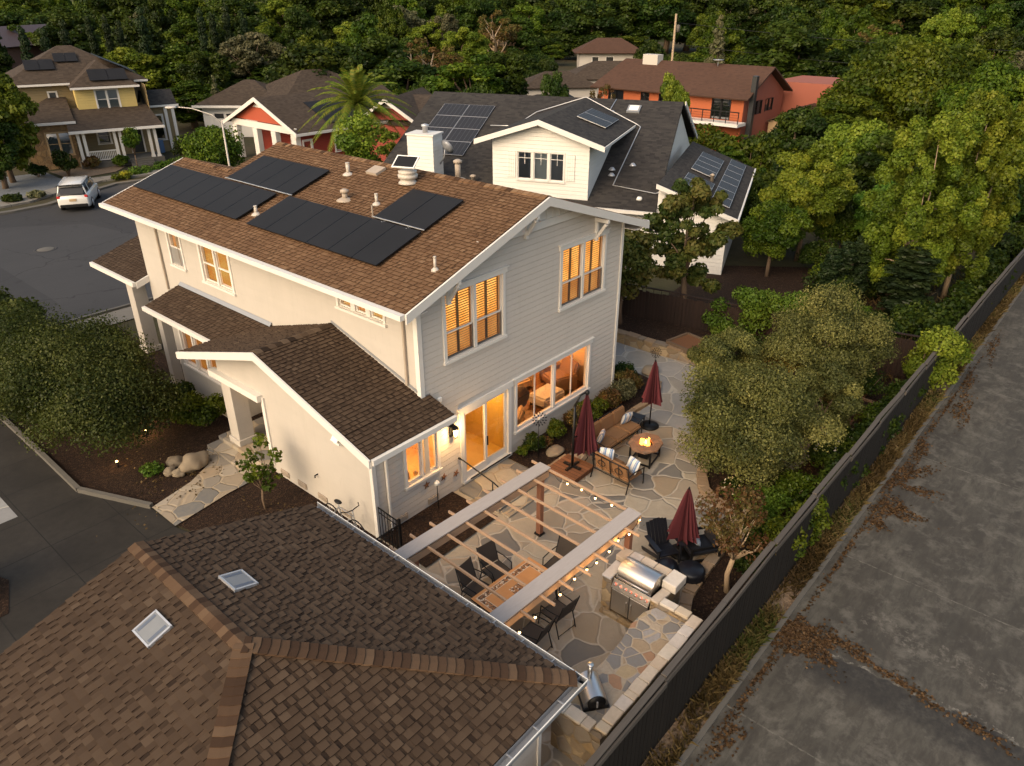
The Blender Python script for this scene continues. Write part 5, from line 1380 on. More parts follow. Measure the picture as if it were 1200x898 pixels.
for x in (-.36, .34):
    for k in range(K + 1): a = math.pi * k / K; vs.append((x, -.27 * math.cos(a), .10 + .30 * math.sin(a)))
v.add(vs, [(k, k + 1, K + 2 + k, K + 1 + k) for k in range(K)], smooth=True); v.add(vs, [tuple(range(K + 1, 2 * K + 2))[::-1], tuple(range(K + 1))]); v.build('body', M['steel'], OV)
v = MB(); v.span((-.38, -.29, .02), (.37, .29, .098)); v.build('hearth', M['metal_dark'], OV)
v = MB(); v.tube([(.342, 0, .22), (.37, 0, .22)], [.20, .20], 20); dd = v.build('door', M['metal_dark'], OV); v = MB(); v.bar((.40, -.0, .14), (.40, 0, .30), .03, .03); v.build('handle', M['silver'], dd)
v = MB(); v.tube([(-.2, 0, .36), (-.2, 0, .74)], .055, 12); v.tube([(-.2, 0, .74), (-.2, 0, .77)], .075, 12); v.build('chimney', M['steel'], OV)
for sx in (-1, 1): v = MB(); v.span((sx * .3 - .03, -.26, 0), (sx * .3 + .03, .26, .02)); v.build('foot', M['metal_dark'], OV)
# ------------------------------------------------------------------ black seating by the red umbrella
def adirondack(loc, rzv, label):
    t = thing('slatted_chair', label, 'chair', loc, rzv, 'black slatted chairs')
    for k in range(6):
        x = -.24 + k * .096; b = MB(); b.slab([(x - .042, -.2, .30), (x + .042, -.2, .30), (x + .046, -.48, .92 - abs(k - 2.5) * .03), (x - .046, -.48, .92 - abs(k - 2.5) * .03)], .02); b.build('back_slat', M['black_gloss'], t)
    b = MB(); [b.slab([(-.27, .32 - i * .1, .36 - i * .012), (.27, .32 - i * .1, .36 - i * .012), (.27, .23 - i * .1, .35 - i * .012), (-.27, .23 - i * .1, .35 - i * .012)][::-1], .02) for i in range(6)]; b.build('seat', M['black_gloss'], t)
    for s in (-1, 1):
        b = MB(); b.span((s * .33 - .06, -.3, .56), (s * .33 + .06, .36, .585)); b.build('arm', M['black_gloss'], t); b = MB(); b.bar((s * .30, .3, 0), (s * .30, .3, .56), .03, .08); b.bar((s * .3, -.5, 0.02), (s * .3, .3, .33), .03, .09); b.build('leg', M['black_gloss'], t)
    return t
adirondack((2.42, -5.95, .02), R(150), 'black slatted chair with raised back beside the small red umbrella')
LO = thing('lounge_chair', 'low black lounge chair with pale blue pillow behind the small red umbrella', 'lounge chair', (3.15, -6.55, .02), R(55))
b = MB(); b.span((-.32, -.4, .2), (.32, .4, .36)); b.build('seat', M['black_gloss'], LO, bevel=.05, seg=3); b = MB(); b.slab([(-.32, -.34, .34), (.32, -.34, .34), (.32, -.58, .80), (-.32, -.58, .80)], .12); b.build('backrest', M['black_gloss'], LO, bevel=.04, seg=2)
for s in (-1, 1): b = MB(); b.bar((s * .36, -.4, .1), (s * .36, .4, .1), .05, .06); b.bar((s * .36, .38, 0), (s * .36, .38, .5), .05, .05); b.bar((s * .36, -.4, .5), (s * .36, .4, .5), .06, .04); b.bar((s * .36, -.38, 0), (s * .36, -.38, .5), .05, .05); b.build('arm_frame', M['metal_dark'], LO)
M['pale_blue'] = plain('pale_blue_fabric', (.36, .42, .50), .9, var=.25, sc=12)
o = pillow((3.1, -6.42, .52), 40, -40, 'pale blue pillow on the low black lounge chair', .42); o.data.materials.clear(); o.data.materials.append(M['pale_blue']); del o['group']; o.name = 'blue_pillow'
b = MB(); b.blob((0, 0, .28), (.50, .34, .20), 4, 3, .12); b.blob((-.3, .1, .3), (.2, .2, .14), 6, 3, .1); b.lathe([(.36, 0), (.40, .12), (.38, .25)], n=18, sx=1.1, sy=.8)
o = solo(b, 'covered_ottoman', M['black_gloss'], 'low round ottoman under a black cover right behind the grill', 'ottoman'); o.location = (1.72, -6.35, .02)
b = MB(); b.lathe([(.30, 0), (.34, .05), (.34, .30), (.28, .36), (.001, .38)], n=20); o = solo(b, 'round_pouf', M['black_gloss'], 'round black pouf with blue sheen beside the covered ottoman', 'pouf'); o.location = (2.2, -6.85, .02)
# ------------------------------------------------------------------ small garden things
IG = thing('iron_gate', 'black iron gate with upright bars between house corner and garage', 'gate', (-1.7, .08, .02))
def iron(m, a, b, h):
    a, b = Vector(a), Vector(b); L = (b - a).length; Z = Vector((0, 0, 1))
    m.bar(a + Z * h, b + Z * h, .03, .02); m.bar(a + Z * .12, b + Z * .12, .03, .02); m.bar(a + Z * (h - .15), b + Z * (h - .15), .02, .015)
    k = int(L / .11)
    for i in range(k + 1): p = a + (b - a) * i / k; m.bar(p + Z * .05, p + Z * (h + .03), .014, .014)
b = MB(); iron(b, (0, 0, 0), (-.05, -.95, 0), 1.0); b.build('leaf', M['metal_dark'], IG); b = MB(); iron(b, (-.08, -.98, 0), (-2.6, -1.02, 0), .95); b.build('side_panel', M['metal_dark'], IG)
for p in ((0, .02), (-.06, -.97), (-2.62, -1.02)): b = MB(); b.bar((*p, 0), (*p, 1.1), .06, .06); b.build('post', M['metal_dark'], IG)
BK = thing('bicycle', 'dark bicycle leaning along the cream side wall behind the garage gutter', 'bicycle', (-2.15, .85, 0), R(-90))
for x in (-.52, .52):
    b = MB(); b.tube([(x + .33 * math.cos(a), 0, .34 + .33 * math.sin(a)) for a in [math.pi * 2 * k / 24 for k in range(25)]], .02, 6); wh = b.build('wheel', M['metal_dark'], BK); b = MB(); [b.tube([(x, 0, .34), (x + .31 * math.cos(k * .524), 0, .34 + .31 * math.sin(k * .524))], .003, 4) for k in range(12)]; b.build('spokes', M['silver'], wh)
b = MB(); b.tube([(-.52, 0, .34), (-.05, 0, .32), (.42, 0, .75), (-.18, 0, .78), (-.52, 0, .34)], .016, 6); b.tube([(-.05, 0, .32), (-.18, 0, .78), (-.2, 0, .9)], .016, 6); b.tube([(.52, 0, .34), (.42, 0, .75), (.40, 0, .95)], .016, 6); b.build('frame', M['gutter'], BK)
b = MB(); b.tube([(.28, -.28, .98), (.42, -.2, 1.0), (.40, 0, .95), (.42, .2, 1.0), (.28, .28, .98)], .014, 6); b.build('handlebar', M['metal_dark'], BK); b = MB(); b.blob((-.2, 0, .93), (.14, .07, .04), 1, 2, .05); b.build('saddle', M['metal_dark'], BK)
SPN = thing('garden_spinner', 'dark metal garden wind spinner on a stake below the wide window', 'wind spinner', (3.88, -.75, .07))
b = MB(); b.tube([(0, 0, 0), (0, 0, 1.35)], .012, 6); b.build('stake', M['metal_dark'], SPN)
def spinner(t, z, r, mat='metal_dark', yaw_=R(-40)):
    b = MB(); mm = Matrix.Rotation(yaw_, 3, 'Z') @ Matrix.Rotation(R(80), 3, 'X')
    for ring_, n_, l in ((.3, 8, .36), (.62, 14, .40)):
        for k in range(n_):
            a = 2 * math.pi * k / n_ + ring_; d = Vector((math.cos(a), math.sin(a), 0)); s_ = Vector((-d.y, d.x, .25))
            q = [d * r * ring_, d * r * (ring_ + l * .5) + s_ * r * .10, d * r * (ring_ + l), d * r * (ring_ + l * .5) - s_ * r * .10]
            b.add([mm @ v + Vector((0, -.03, z)) for v in q], [(0, 1, 2, 3)])
    b.build('petals', M[mat], t)
spinner(SPN, 1.36, .24); b = MB(); b.blob((0, -.03, 1.36), .05, 1, 2, 0); b.build('hub', M['steel'], SPN)
S2 = thing('garden_spinner', 'small dark garden spinner on a thin stake by the low stone wall', 'wind spinner', (9.9, -1.1, .05)); b = MB(); b.tube([(0, 0, 0), (0, 0, 1.5)], .01, 6); b.build('stake', M['metal_dark'], S2); spinner(S2, 1.5, .2)
PLm = thing('path_lamp', 'small white mushroom path lamp in the mulch below the kitchen window', 'path lamp', (.12, -.28, .06)); b = MB(); b.tube([(0, 0, 0), (0, 0, .82)], .012, 6); b.build('stake', M['metal_dark'], PLm); b = MB(); b.lathe([(.09, 0), (.06, .07), (.02, .11), (.001, .115)], (0, 0, .82), 14); b.build('shade', M['white_plastic'], PLm)
for k, (x, z, lb) in enumerate(((-.02, .80, 'leftmost rusty starfish ornament on the rear wall below the kitchen window'), (.62, .72, 'middle rusty starfish ornament on the rear wall'), (1.10, .60, 'rusty starfish ornament on the rear wall closest to the sliding door'))):
    b = MB(); pts = [((.12 if i % 2 == 0 else .045) * math.cos(i * math.pi / 5 + .3 + k), (.12 if i % 2 == 0 else .045) * math.sin(i * math.pi / 5 + .3 + k)) for i in range(10)]
    b.add([(x, -.055, z)] + [(x + p[0], -.03, z + p[1]) for p in pts] + [(x + p[0], -.012, z + p[1]) for p in pts], [(0, 1 + i, 1 + (i + 1) % 10) for i in range(10)] + [(1 + i, 11 + i, 11 + (i + 1) % 10, 1 + (i + 1) % 10) for i in range(10)])
    solo(b, 'starfish_ornament', M['wood_brown'], lb, 'wall ornament', 'starfish ornaments on the wall')
for k, (x, y, r, sx, lb) in enumerate(((-3.22, 6.72, .37, 1.1, 'largest boulder of the cluster beside the flagstone path'), (-3.52, 7.28, .22, 1.2, 'rounded stone behind the largest boulder'), (-3.85, 6.98, .17, 1.1, 'grey rounded stone at the left of the boulder cluster'), (-3.72, 6.68, .18, 1.15, 'small pale stone at the front of the boulder cluster'), (-3.25, 7.2, .10, 1, 'smallest stone of the boulder cluster'))):
    b = MB(); b.blob((0, 0, r * .45), (r * sx, r, r * .72), k + 3, 3, .22); o = solo(b, 'boulder', M['boulder'], lb, 'boulder', 'boulders by the path'); o.location = (x, y, .03)
for k, (x, y, r, lb) in enumerate(((4.42, -1.0, .24, 'flat pale rock in the bed beside the umbrella platform'), (-.68, -1.25, .2, 'round pale rock in the mulch near the iron gate'), (.05, -1.1, .17, 'flat pale rock in the mulch under the rafter ends'), (11.1, -.3, .3, 'flat rock on the pale side path'))):
    b = MB(); b.blob((0, 0, r * .3), (r * 1.3, r, r * .5), k + 13, 3, .14); o = solo(b, 'garden_rock', M['boulder'], lb, 'rock', 'rocks in the garden beds'); o.location = (x, y, .06)
for k, (x, y, lb) in enumerate(((-4.7, 8.48, 'lit ground spotlight at the mulch front, nearest the driveway kerb'), (-3.3, 9.6, 'lit ground spotlight deep under the large round bush'), (-3.0, 10.3, 'lit ground spotlight behind, half hidden under the large round bush'))):
    t = thing('ground_spotlight', lb, 'garden light', (x, y, .03), 0, 'ground spotlights in the front bed'); b = MB(); b.tube([(0, 0, 0), (0, 0, .10)], .02, 6); b.lathe([(.03, .0), (.05, .08)], (0, 0, .1), 10); b.build('housing', M['metal_dark'], t)
    b = MB(); b.blob((0, 0, .19), .035, 1, 2, 0); b.build('lens', M['bulb'], t); lamp('spot_light', (0, 0, .32), 4 if k == 0 else 9.0, WARM, .04, t)
PT = thing('planter_tray', 'shallow square wooden tray bed of reddish soil by the red brown fence', 'planter', (13.45, -.62, .40), R(-11))
for a, b_ in (((-.62, -.66), (.62, -.66)), ((.62, -.66), (.62, .66)), ((.62, .66), (-.62, .66)), ((-.62, .66), (-.62, -.66))): b = MB(); b.bar((*a, .1), (*b_, .1), .09, .2); b.build('board', M['bark'], PT)
b = MB(); b.span((-.57, -.61, 0), (.57, .61, .14)); b.build('soil', plain('red_soil', (.16, .07, .03), .95, var=.3, sc=20, bump=.6), PT)
PB = thing('raised_planter', 'weathered wooden raised planter box behind the olive tree near the fence', 'planter', (12.5, -7.0, .06), R(-4))
for a, b_ in (((-.9, -.5), (.9, -.5)), ((.9, -.5), (.9, .5)), ((.9, .5), (-.9, .5)), ((-.9, .5), (-.9, -.5))): b = MB(); b.bar((*a, .22), (*b_, .22), .05, .44); b.build('board', M['bark'], PB)
b = MB(); b.span((-.87, -.47, 0), (.87, .47, .36)); b.build('soil', M['mulch'], PB)
# ------------------------------------------------------------------ white neighbour house with the dormer
def solar_plane(parent, org, du, dv, nu, nv, pw, ph, mat='solar_grid', fm='silver', lift=.1):
    du, dv = Vector(du).normalized(), Vector(dv).normalized(); n = du.cross(dv).normalized()
    if n.z < 0: n = -n
    solar_array(parent, org, du, dv, n, nu, pw, ph, 'solar_panel', mat, .03, lift, fm, nv)
N = thing('white_house', 'white neighbour house with charcoal roof, front dormer, shutters and solar panels', 'house', (22.3, 4.5, 0), R(-69))
s = .39; rp2 = lambda x, y: (x, y, 3.2 + s * y)
r = MB()
uvslab(r, [(-18.0, -.45, 3.02), (-1.7, -.45, 3.02), (-2.2, 9.7, 7.0), (-18.3, 9.7, 7.0)]); uvslab(r, [(-2.2, 17.5, 3.9), (-18.3, 17.5, 3.9), (-18.3, 9.7, 7.0), (-2.2, 9.7, 7.0)])
r.build('roof', M['roof_grey'], N)
r = MB(); uvslab(r, [(2.25, -.5, 3.0), (2.25, 12.2, 3.0), (-1.72, 12.2, 4.4), (-1.72, -.5, 4.4)]); r.build('wing_roof', M['roof_grey'], N)
r = MB()
uvslab(r, [(-11.2, 9.0, 5.98), (-11.2, -.5, 5.98), (-7.85, -.5, 7.06), (-7.85, 9.6, 7.06)]); uvslab(r, [(-4.5, -.5, 5.98), (-4.5, 7.2, 5.98), (-7.85, 9.6, 7.06), (-7.85, -.5, 7.06)]); r.build('dormer_roof', M['roof_grey'], N)
w = MB()
wall(w, (-17.6, .02, -.1), (1, 0, 0), 19.4, 3.2, [(6.8 + 8.6, 16.4, 1.5, 2.3)], [(15.9, 3.2), (19.4, 3.0), (15.9, 4.3)]); wall(w, (1.8, .0, -.1), (0, 1, 0), 11.8, 3.1); wall(w, (-2.4, 0, -.1), (0, 1, 0), 17, 3.3, top=[(0, 3.3), (17, 3.3), (9.7, 6.8)]); wall(w, (-17.6, 0, -.1), (0, 1, 0), 17, 3.3, top=[(0, 3.3), (17, 3.3), (9.7, 6.8)])
w.build('wall', M['siding_white'], N)
w = MB(); dz = 3.0
wall(w, (-10.5, -.02, dz), (1, 0, 0), 5.2, 2.95, [(1.40, 2.14, 1.05, 2.42), (2.28, 3.02, 1.05, 2.42), (3.16, 3.88, 1.05, 2.42)], [(0, 2.95), (5.2, 2.95), (2.65, 3.78)], (0, -1, 0))
w.add([(-5.3, -.02, 3.0), (-5.3, 7.0, 5.9), (-5.3, -.02, 5.95)], [(0, 1, 2)]); w.add([(-10.5, -.02, 3.0), (-10.5, 7.0, 5.9), (-10.5, -.02, 5.95)], [(0, 1, 2)]); w.build('dormer_wall', M['siding_white'], N)
for a, b, bk in ((1.40, 2.14, 'window_dark'), (2.28, 3.02, 'pale_curtain'), (3.16, 3.88, 'window_dark')):
    M.setdefault('pale_curtain', plain('pale_curtain', (.5, .5, .48), .9, var=.05))
    window(N, (-10.5, -.02, dz), (1, 0, 0), (0, -1, 0), a, b, 1.05, 2.42, 1, None, False, .07, back=bk, glass='glass_sky', grid=(2, 2, .55))
window(N, (-17.6, .02, -.1), (1, 0, 0), (0, -1, 0), 15.4, 16.4, 1.5, 2.3, 1, .5, False, .09, back='window_dark', glass='glass_sky')
for x in (-9.68, -6.5):
    b = MB(); b.span((x, -.06, 4.1), (x + .48, -.02, 5.4))
    for k in range(4): b.span((x + .03 + k * .115, -.07, 4.12), (x + .115 + k * .115, -.058, 5.38))
    b.build('shutter', M['siding_white'], N)
f = MB()
f.slab([(-11.3, -.56, 6.0), (-7.85, -.56, 7.1), (-7.85, -.56, 6.84), (-11.3, -.56, 5.74)], .06); f.slab([(-7.85, -.56, 7.1), (-4.4, -.56, 6.0), (-4.4, -.56, 5.74), (-7.85, -.56, 6.84)], .06); f.each('dormer_fascia', M['trim'], N)
f = MB(); f.span((-5.6, -.58, 2.84), (-1.7, -.45, 3.0)); f.slab([(-1.75, -.54, 4.42), (2.3, -.54, 3.02), (2.3, -.54, 2.8), (-1.75, -.54, 4.2)], .05); f.span((2.25, -.5, 2.84), (2.33, 12.2, 3.0)); f.each('fascia', M['trim'], N)
f = MB(); f.slab([(-2.1, 9.7, 7.02), (-2.1, 17.5, 3.92), (-2.1, 17.5, 3.7), (-2.1, 9.7, 6.8)], .06); f.slab([(-4.45, -.5, 5.97), (-4.45, 7.2, 5.97), (-4.45, 7.2, 5.85), (-4.45, -.5, 5.85)], .05); f.each('rake_board', M['trim'], N)
solar_plane(N, rp2(-16.9, 2.9), (1, 0, 0), (0, 1, s), 2, 4, 1.72, 1.42); solar_plane(N, (-6.9, 3.1, 6.76), (0, 1, 0), (1, 0, -.323), 2, 1, 1.6, 1.7)
lr = lambda x, y: (x, y, 4.4 - (x + 1.72) * .3526)
solar_plane(N, lr(-.85, 5.0), (0, 1, 0), (1, 0, -.3526), 4, 1, 1.28, 1.4); solar_plane(N, lr(-.85, .2), (0, 1, 0), (1, 0, -.3526), 3, 1, 1.22, 1.55); solar_plane(N, lr(.78, .6), (0, 1, 0), (1, 0, -.3526), 7, 1, 1.55, 1.0)
c = MB(); pth = [rp2(-13.0, 6.1), rp2(-11.5, 6.2), (-10.4, 7.0, 6.35), (-7.85, 8.7, 7.1), (-5.0, 6.9, 6.25), (-4.4, 6.9, 6.0), rp2(-4.1, 6.8), rp2(-4.3, 1.3), rp2(-2.0, .9), lr(-.9, .0)]
c.tube([(x, y, z + .06) for x, y, z in pth], .028, 6); c.tube([(x, y, z + .05) for x, y, z in [rp2(-6.4, 7.0), rp2(-6.2, 9.6)]], .028, 6); c.each('conduit', M['silver'], N)
sk = MB(); x, y, z = rp2(-4.9, 8.6); sk.box((x, y, z + .06), (.75, .75, .12), rx=math.atan(s)); so = sk.build('skylight', M['gutter'], N); sk = MB(); sk.box((x, y, z + .13), (.55, .55, .03), rx=math.atan(s)); sk.build('pane', M['white_plastic'], so)
for x, y in ((-6.1, 8.2), (-3.7, 3.2), (-4.6, 2.2), (-4.7, 2.7)): c = MB(); q = rp2(x, y); c.lathe([(.2, 0), (.16, .05), (.08, .14), (.001, .15)], q, 10); c.build('roof_vent', M['silver'], N)
c = MB(); c.lathe([(.16, -.02), (.15, .07), (.1, .14), (.001, .15)], rp2(-2.7, .4), 12); c.build('dome_vent', M['white_plastic'], N); c = MB(); c.lathe([(.11, -.1), (.11, .35), (.17, .36), (.17, .44), (.001, .5)], rp2(-11.9, .6), 12); c.build('flue', M['pipe'], N)
c = MB(); c.lathe([(.1, -.1), (.1, .3), (.16, .32), (.001, .42)], lr(.4, 4.6), 12); c.build('flue', M['pipe'], N)
ch = MB(); ch.span((-15.1, -.7, 0), (-13.6, .5, 6.0)); cc = ch.build('chimney', M['siding_white'], N); ch = MB(); ch.span((-15.16, -.76, 6.0), (-13.54, .56, 6.08)); ch.build('chimney_cap', M['trim'], cc); ch = MB(); ch.lathe([(.14, 0), (.14, .3), (.2, .32), (.2, .4), (.001, .46)], (-14.3, -.1, 6.08), 12); ch.build('flue', M['silver'], cc)
ds = MB(); ds.tube([(-13.5, -.1, 4.5), (-13.2, -.2, 4.9), (-13.1, -.3, 5.3)], .04, 6); do_ = ds.build('satellite_dish', M['gutter'], N); ds = MB(); ds.lathe([(.001, .0), (.25, .05), (.42, .16)], n=20); mm = Matrix.Rotation(R(-60), 3, 'X') @ Matrix.Rotation(R(20), 3, 'Y'); ds.v = [tuple(mm @ Vector(p) + Vector((-13.1, -.2, 5.35))) for p in ds.v]; ds.build('reflector', M['gutter'], do_)

# ------------------------------------------------------------------ small helpers for the farther houses
def hip(mb, x0, x1, y0, y1, z, zt, ridge=None):
    """hip roof; ridge along the longer side"""
    w, d = x1 - x0, y1 - y0
    if w >= d: a, b = (x0 + d / 2, (y0 + y1) / 2, zt), (x1 - d / 2, (y0 + y1) / 2, zt)
    else: a, b = ((x0 + x1) / 2, y0 + w / 2, zt), ((x0 + x1) / 2, y1 - w / 2, zt)
    A, B, Cc, D = (x0, y0, z), (x1, y0, z), (x1, y1, z), (x0, y1, z)
    if w >= d: polys = [[A, B, b, a], [B, Cc, b], [Cc, D, a, b], [D, A, a]]
    else: polys = [[A, B, a], [B, Cc, b, a], [Cc, D, b], [D, A, a, b]]
    for p in polys: uvslab(mb, p)
def gable(mb, x0, x1, y0, y1, z, zt, axis='x'):
    if axis == 'x':
        m_ = (y0 + y1) / 2; uvslab(mb, [(x0, y0, z), (x1, y0, z), (x1, m_, zt), (x0, m_, zt)]); uvslab(mb, [(x1, y1, z), (x0, y1, z), (x0, m_, zt), (x1, m_, zt)])
    else:
        m_ = (x0 + x1) / 2; uvslab(mb, [(x0, y1, z), (x0, y0, z), (m_, y0, zt), (m_, y1, zt)]); uvslab(mb, [(x1, y0, z), (x1, y1, z), (m_, y1, zt), (m_, y0, zt)])
def box_walls(mb, x0, x1, y0, y1, z0, z1): mb.span((x0, y0, z0), (x1, y1, z1))
# ------------------------------------------------------------------ yellow and stone house beyond the street
Y = thing('yellow_house', 'two storey yellow and olive house with stone front, white porch posts and brown hip roof', 'house', (12.6, 54.2, 0), R(-17))
b = MB(); wall(b, (-3.3, 1.2, -.1), (1, 0, 0), 3.5, 3.7, [(1.5, 3.15, 1.15, 2.85)], None, (0, -1, 0)); wall(b, (-3.3, 1.2, -.1), (0, 1, 0), 9, 3.7); wall(b, (.2, 1.2, -.1), (0, 1, 0), 1.2, 3.5); b.build('stone_front', stone_mat('tawny_stone_cladding', [(.30, .19, .09), (.24, .15, .08), (.34, .23, .12), (.2, .13, .07)], 3, (.2, .14, .08), .05, .3, flat=False), Y)
window(Y, (-3.3, 1.2, -.1), (1, 0, 0), (0, -1, 0), 1.5, 3.15, 1.15, 2.85, 2, .5, False, .09, back='pale_curtain', glass='glass_sky', frame='tan')
b = MB(); wall(b, (.2, 2.4, -.1), (1, 0, 0), 6.2, 3.6, [(1.75, 2.65, 1.6, 2.75), (4.2, 5.1, .6, 2.65)], None, (0, -1, 0)); wall(b, (6.4, 2.4, -.1), (0, 1, 0), 9, 6.0); wall(b, (-.9, 5.2, 3.3), (1, 0, 0), 2.1, 2.8, [(.2, .75, .9, 2.1)], None, (0, -1, 0)); wall(b, (-3.3, 5.2, 3.3), (1, 0, 0), 2.4, 2.8); wall(b, (-3.3, 5.2, 3.3), (0, 1, 0), 7, 2.8); b.build('wall', M['siding_olive'], Y)
b = MB(); wall(b, (1.1, 3.2, 3.6), (1, 0, 0), 4.5, 2.3, [(1.5, 3.15, .5, 1.98)], None, (0, -1, 0)); wall(b, (5.6, 3.2, 3.6), (0, 1, 0), 3, 2.3); wall(b, (1.1, 3.2, 3.6), (0, 1, 0), 3, 2.3); b.build('dormer_wall', M['siding_yellow'], Y)
window(Y, (1.1, 3.2, 3.6), (1, 0, 0), (0, -1, 0), 1.5, 3.15, .5, 1.98, 2, .5, False, .1, back='pale_curtain', glass='glass_sky')
window(Y, (.2, 2.4, -.1), (1, 0, 0), (0, -1, 0), 1.75, 2.65, 1.6, 2.75, 1, .5, False, .1, back='window_dark', glass='glass_sky'); window(Y, (-.9, 5.2, 3.3), (1, 0, 0), (0, -1, 0), .2, .75, .9, 2.1, 1, .5, False, .1, back='window_dark', glass='glass_sky')
b = MB(); b.span((4.4, 2.45, .5), (5.3, 2.5, 2.55)); do_ = b.build('front_door', M['window_dark'], Y); b = MB(); b.span((4.28, 2.36, .5), (4.4, 2.41, 2.65)); b.span((5.3, 2.36, .5), (5.42, 2.41, 2.65)); b.span((4.28, 2.355, 2.651), (5.42, 2.41, 2.78)); b.build('frame', M['trim'], do_)
r = MB(); uvslab(r, [(-3.7, .75, 3.6), (.45, .75, 3.6), (.45, 5.2, 5.0), (-.9, 5.2, 5.0)]); uvslab(r, [(-.2, -.45, 2.98), (6.8, -.45, 2.98), (6.3, 3.5, 4.25), (-.2, 3.5, 4.25)]); uvslab(r, [(-3.7, 9, 3.6), (-3.7, .75, 3.6), (-.9, 5.2, 5.0), (-.9, 9, 5)]); r.build('porch_roof', M['roof_brown'], Y)
r = MB(); hip(r, .8, 6.0, 2.7, 9, 5.88, 7.7); hip(r, -3.9, 7.0, 4.7, 14.5, 6.1, 8.7); r.build('roof', M['roof_brown'], Y)
f = MB(); f.span((.8, 2.62, 5.72), (6.0, 2.7, 5.88)); f.span((-3.9, 4.62, 5.95), (1.0, 4.7, 6.1)); f.span((-3.75, .66, 3.42), (.5, .75, 3.6)); f.span((-.25, -.55, 2.78), (6.85, -.45, 2.98)); f.span((5.9, 4.62, 5.95), (7.0, 4.7, 6.1)); f.each('fascia', M['trim'], Y)
for x in (.35, .75, 3.0, 3.4, 5.6, 6.05): b = MB(); b.span((x - .11, -.1, .4), (x + .11, .12, 2.85)); b.span((x - .15, -.14, .4), (x + .15, .16, .6)); b.build('porch_post', M['trim'], Y)
b = MB(); b.span((.1, -.25, -.1), (6.4, 2.4, .45)); b.build('porch_floor', M['kerb'], Y); b = MB(); [b.span((3.7, -.25 - .33 * (i + 1), -.1), (5.5, -.25 - .33 * i, .33 - .12 * i)) for i in range(3)]; b.build('steps', M['kerb'], Y)
b = MB(); b.span((.85, -.03, 1.22), (2.95, .05, 1.3)); b.span((.85, -.02, .55), (2.95, .04, .62)); [b.span((.9 + i * .13, -.01, .62), (.95 + i * .13, .03, 1.22)) for i in range(16)]; b.build('railing', M['trim'], Y)
solar_plane(Y, (2.4, 3.1, 6.25), (1, 0, 0), (0, 1, .6), 2, 1, 1.45, 1.5, 'solar', 'metal_dark'); solar_plane(Y, (-1.9, 6.3, 7.0), (1, 0, 0), (0, 1, .53), 2, 1, 1.1, 1.5, 'solar', 'metal_dark'); solar_plane(Y, (.4, 7.2, 7.5), (1, 0, 0), (0, 1, .53), 2, 1, .9, 1.3, 'solar', 'metal_dark')
solar_plane(Y, (6.4, 5.6, 6.5), (0, 1, 0), (-1, 0, .475), 6, 2, 1.15, 1.5, 'solar', 'metal_dark')
r = MB(); b = MB(); gable(r, 6.2, 8.9, 4.2, 8.0, 4.0, 5.1); r.build('side_roof', M['roof_grey'], Y); wall(b, (6.4, 4.6, -.1), (1, 0, 0), 2.2, 4.0, [(.3, 1.1, 1.2, 3.2)], None, (0, -1, 0)); wall(b, (8.6, 4.6, -.1), (0, 1, 0), 3, 4); b.build('side_wing', M['siding_olive'], Y)
window(Y, (6.4, 4.6, -.1), (1, 0, 0), (0, -1, 0), .3, 1.1, 1.2, 3.2, 1, .5, False, .12, back='window_dark', glass='glass_sky')
f = MB(); f.span((6.3, 4.12, 3.84), (9.0, 4.2, 4.0)); f.span((7.75, 4.4, 0), (8.0, 4.58, 3.8)); f.span((8.35, 4.4, 0), (8.6, 4.58, 3.8)); f.each('side_trim', M['trim'], Y)
# ------------------------------------------------------------------ red gabled house and its white garage
D = thing('red_house', 'red cottage with white trimmed front gable, white posts and solar panels, behind the hedge ball', 'house', (24, 45.0, 0), 0)
r = MB(); gable(r, -.4, 13, -5.4, 5.2, 2.95, 5.2); r.build('roof', M['roof_brown'], D)
b = MB(); b.add([(0, -4.4, 3.3), (0, 4.2, 3.3), (0, -.1, 5.05)], [(0, 1, 2)]); b.build('gable_wall', plain('orange_red_shingle_wall', (.36, .072, .035), .8, var=.12, space='world'), D)
b = MB(); b.add([(-.03, -1.2, 4.4), (-.03, 1.0, 4.4), (-.03, -.1, 5.0)], [(0, 1, 2)]); b.build('gable_panel', M['siding_white'], D)
f = MB(); f.slab([(-.45, 5.3, 2.95), (-.45, -.1, 5.25), (-.45, -.1, 4.93), (-.45, 5.3, 2.65)], .08); f.slab([(-.45, -.1, 5.25), (-.45, -5.5, 2.95), (-.45, -5.5, 2.65), (-.45, -.1, 4.93)], .08); f.span((-.12, -4.9, 2.75), (.0, 4.5, 3.25)); f.span((-.4, -5.5, 2.72), (13, -5.4, 2.92)); f.each('fascia', M['trim'], D)
for y in (4.0, .9, -1.8, -4.6): b = MB(); b.span((-.2, y - .32, 0), (.25, y + .32, 2.74)); b.build('porch_post', M['trim'], D)
b = MB(); wall(b, (2.4, -4.8, -.1), (0, 1, 0), 9.4, 2.9, [(1.2, 2.0, .1, 2.3), (3.5, 4.4, 1.0, 2.3)], None, (-1, 0, 0)); wall(b, (.2, -4.9, -.1), (1, 0, 0), 12, 2.9, [(.3, 1.0, .6, 2.3), (3.4, 4.5, 1.2, 2.3)], None, (0, -1, 0)); b.build('wall', M['siding_red'], D)
window(D, (.2, -4.9, -.1), (1, 0, 0), (0, -1, 0), .3, 1.0, .6, 2.3, 1, None, False, .14, back='window_dark', glass='glass_sky'); window(D, (.2, -4.9, -.1), (1, 0, 0), (0, -1, 0), 3.4, 4.5, 1.2, 2.3, 1, None, False, .14, back='window_dark', glass='glass_sky'); window(D, (2.4, -4.8, -.1), (0, 1, 0), (-1, 0, 0), 3.5, 4.4, 1.0, 2.3, 1, None, False, .14, back='window_dark', glass='glass_sky')
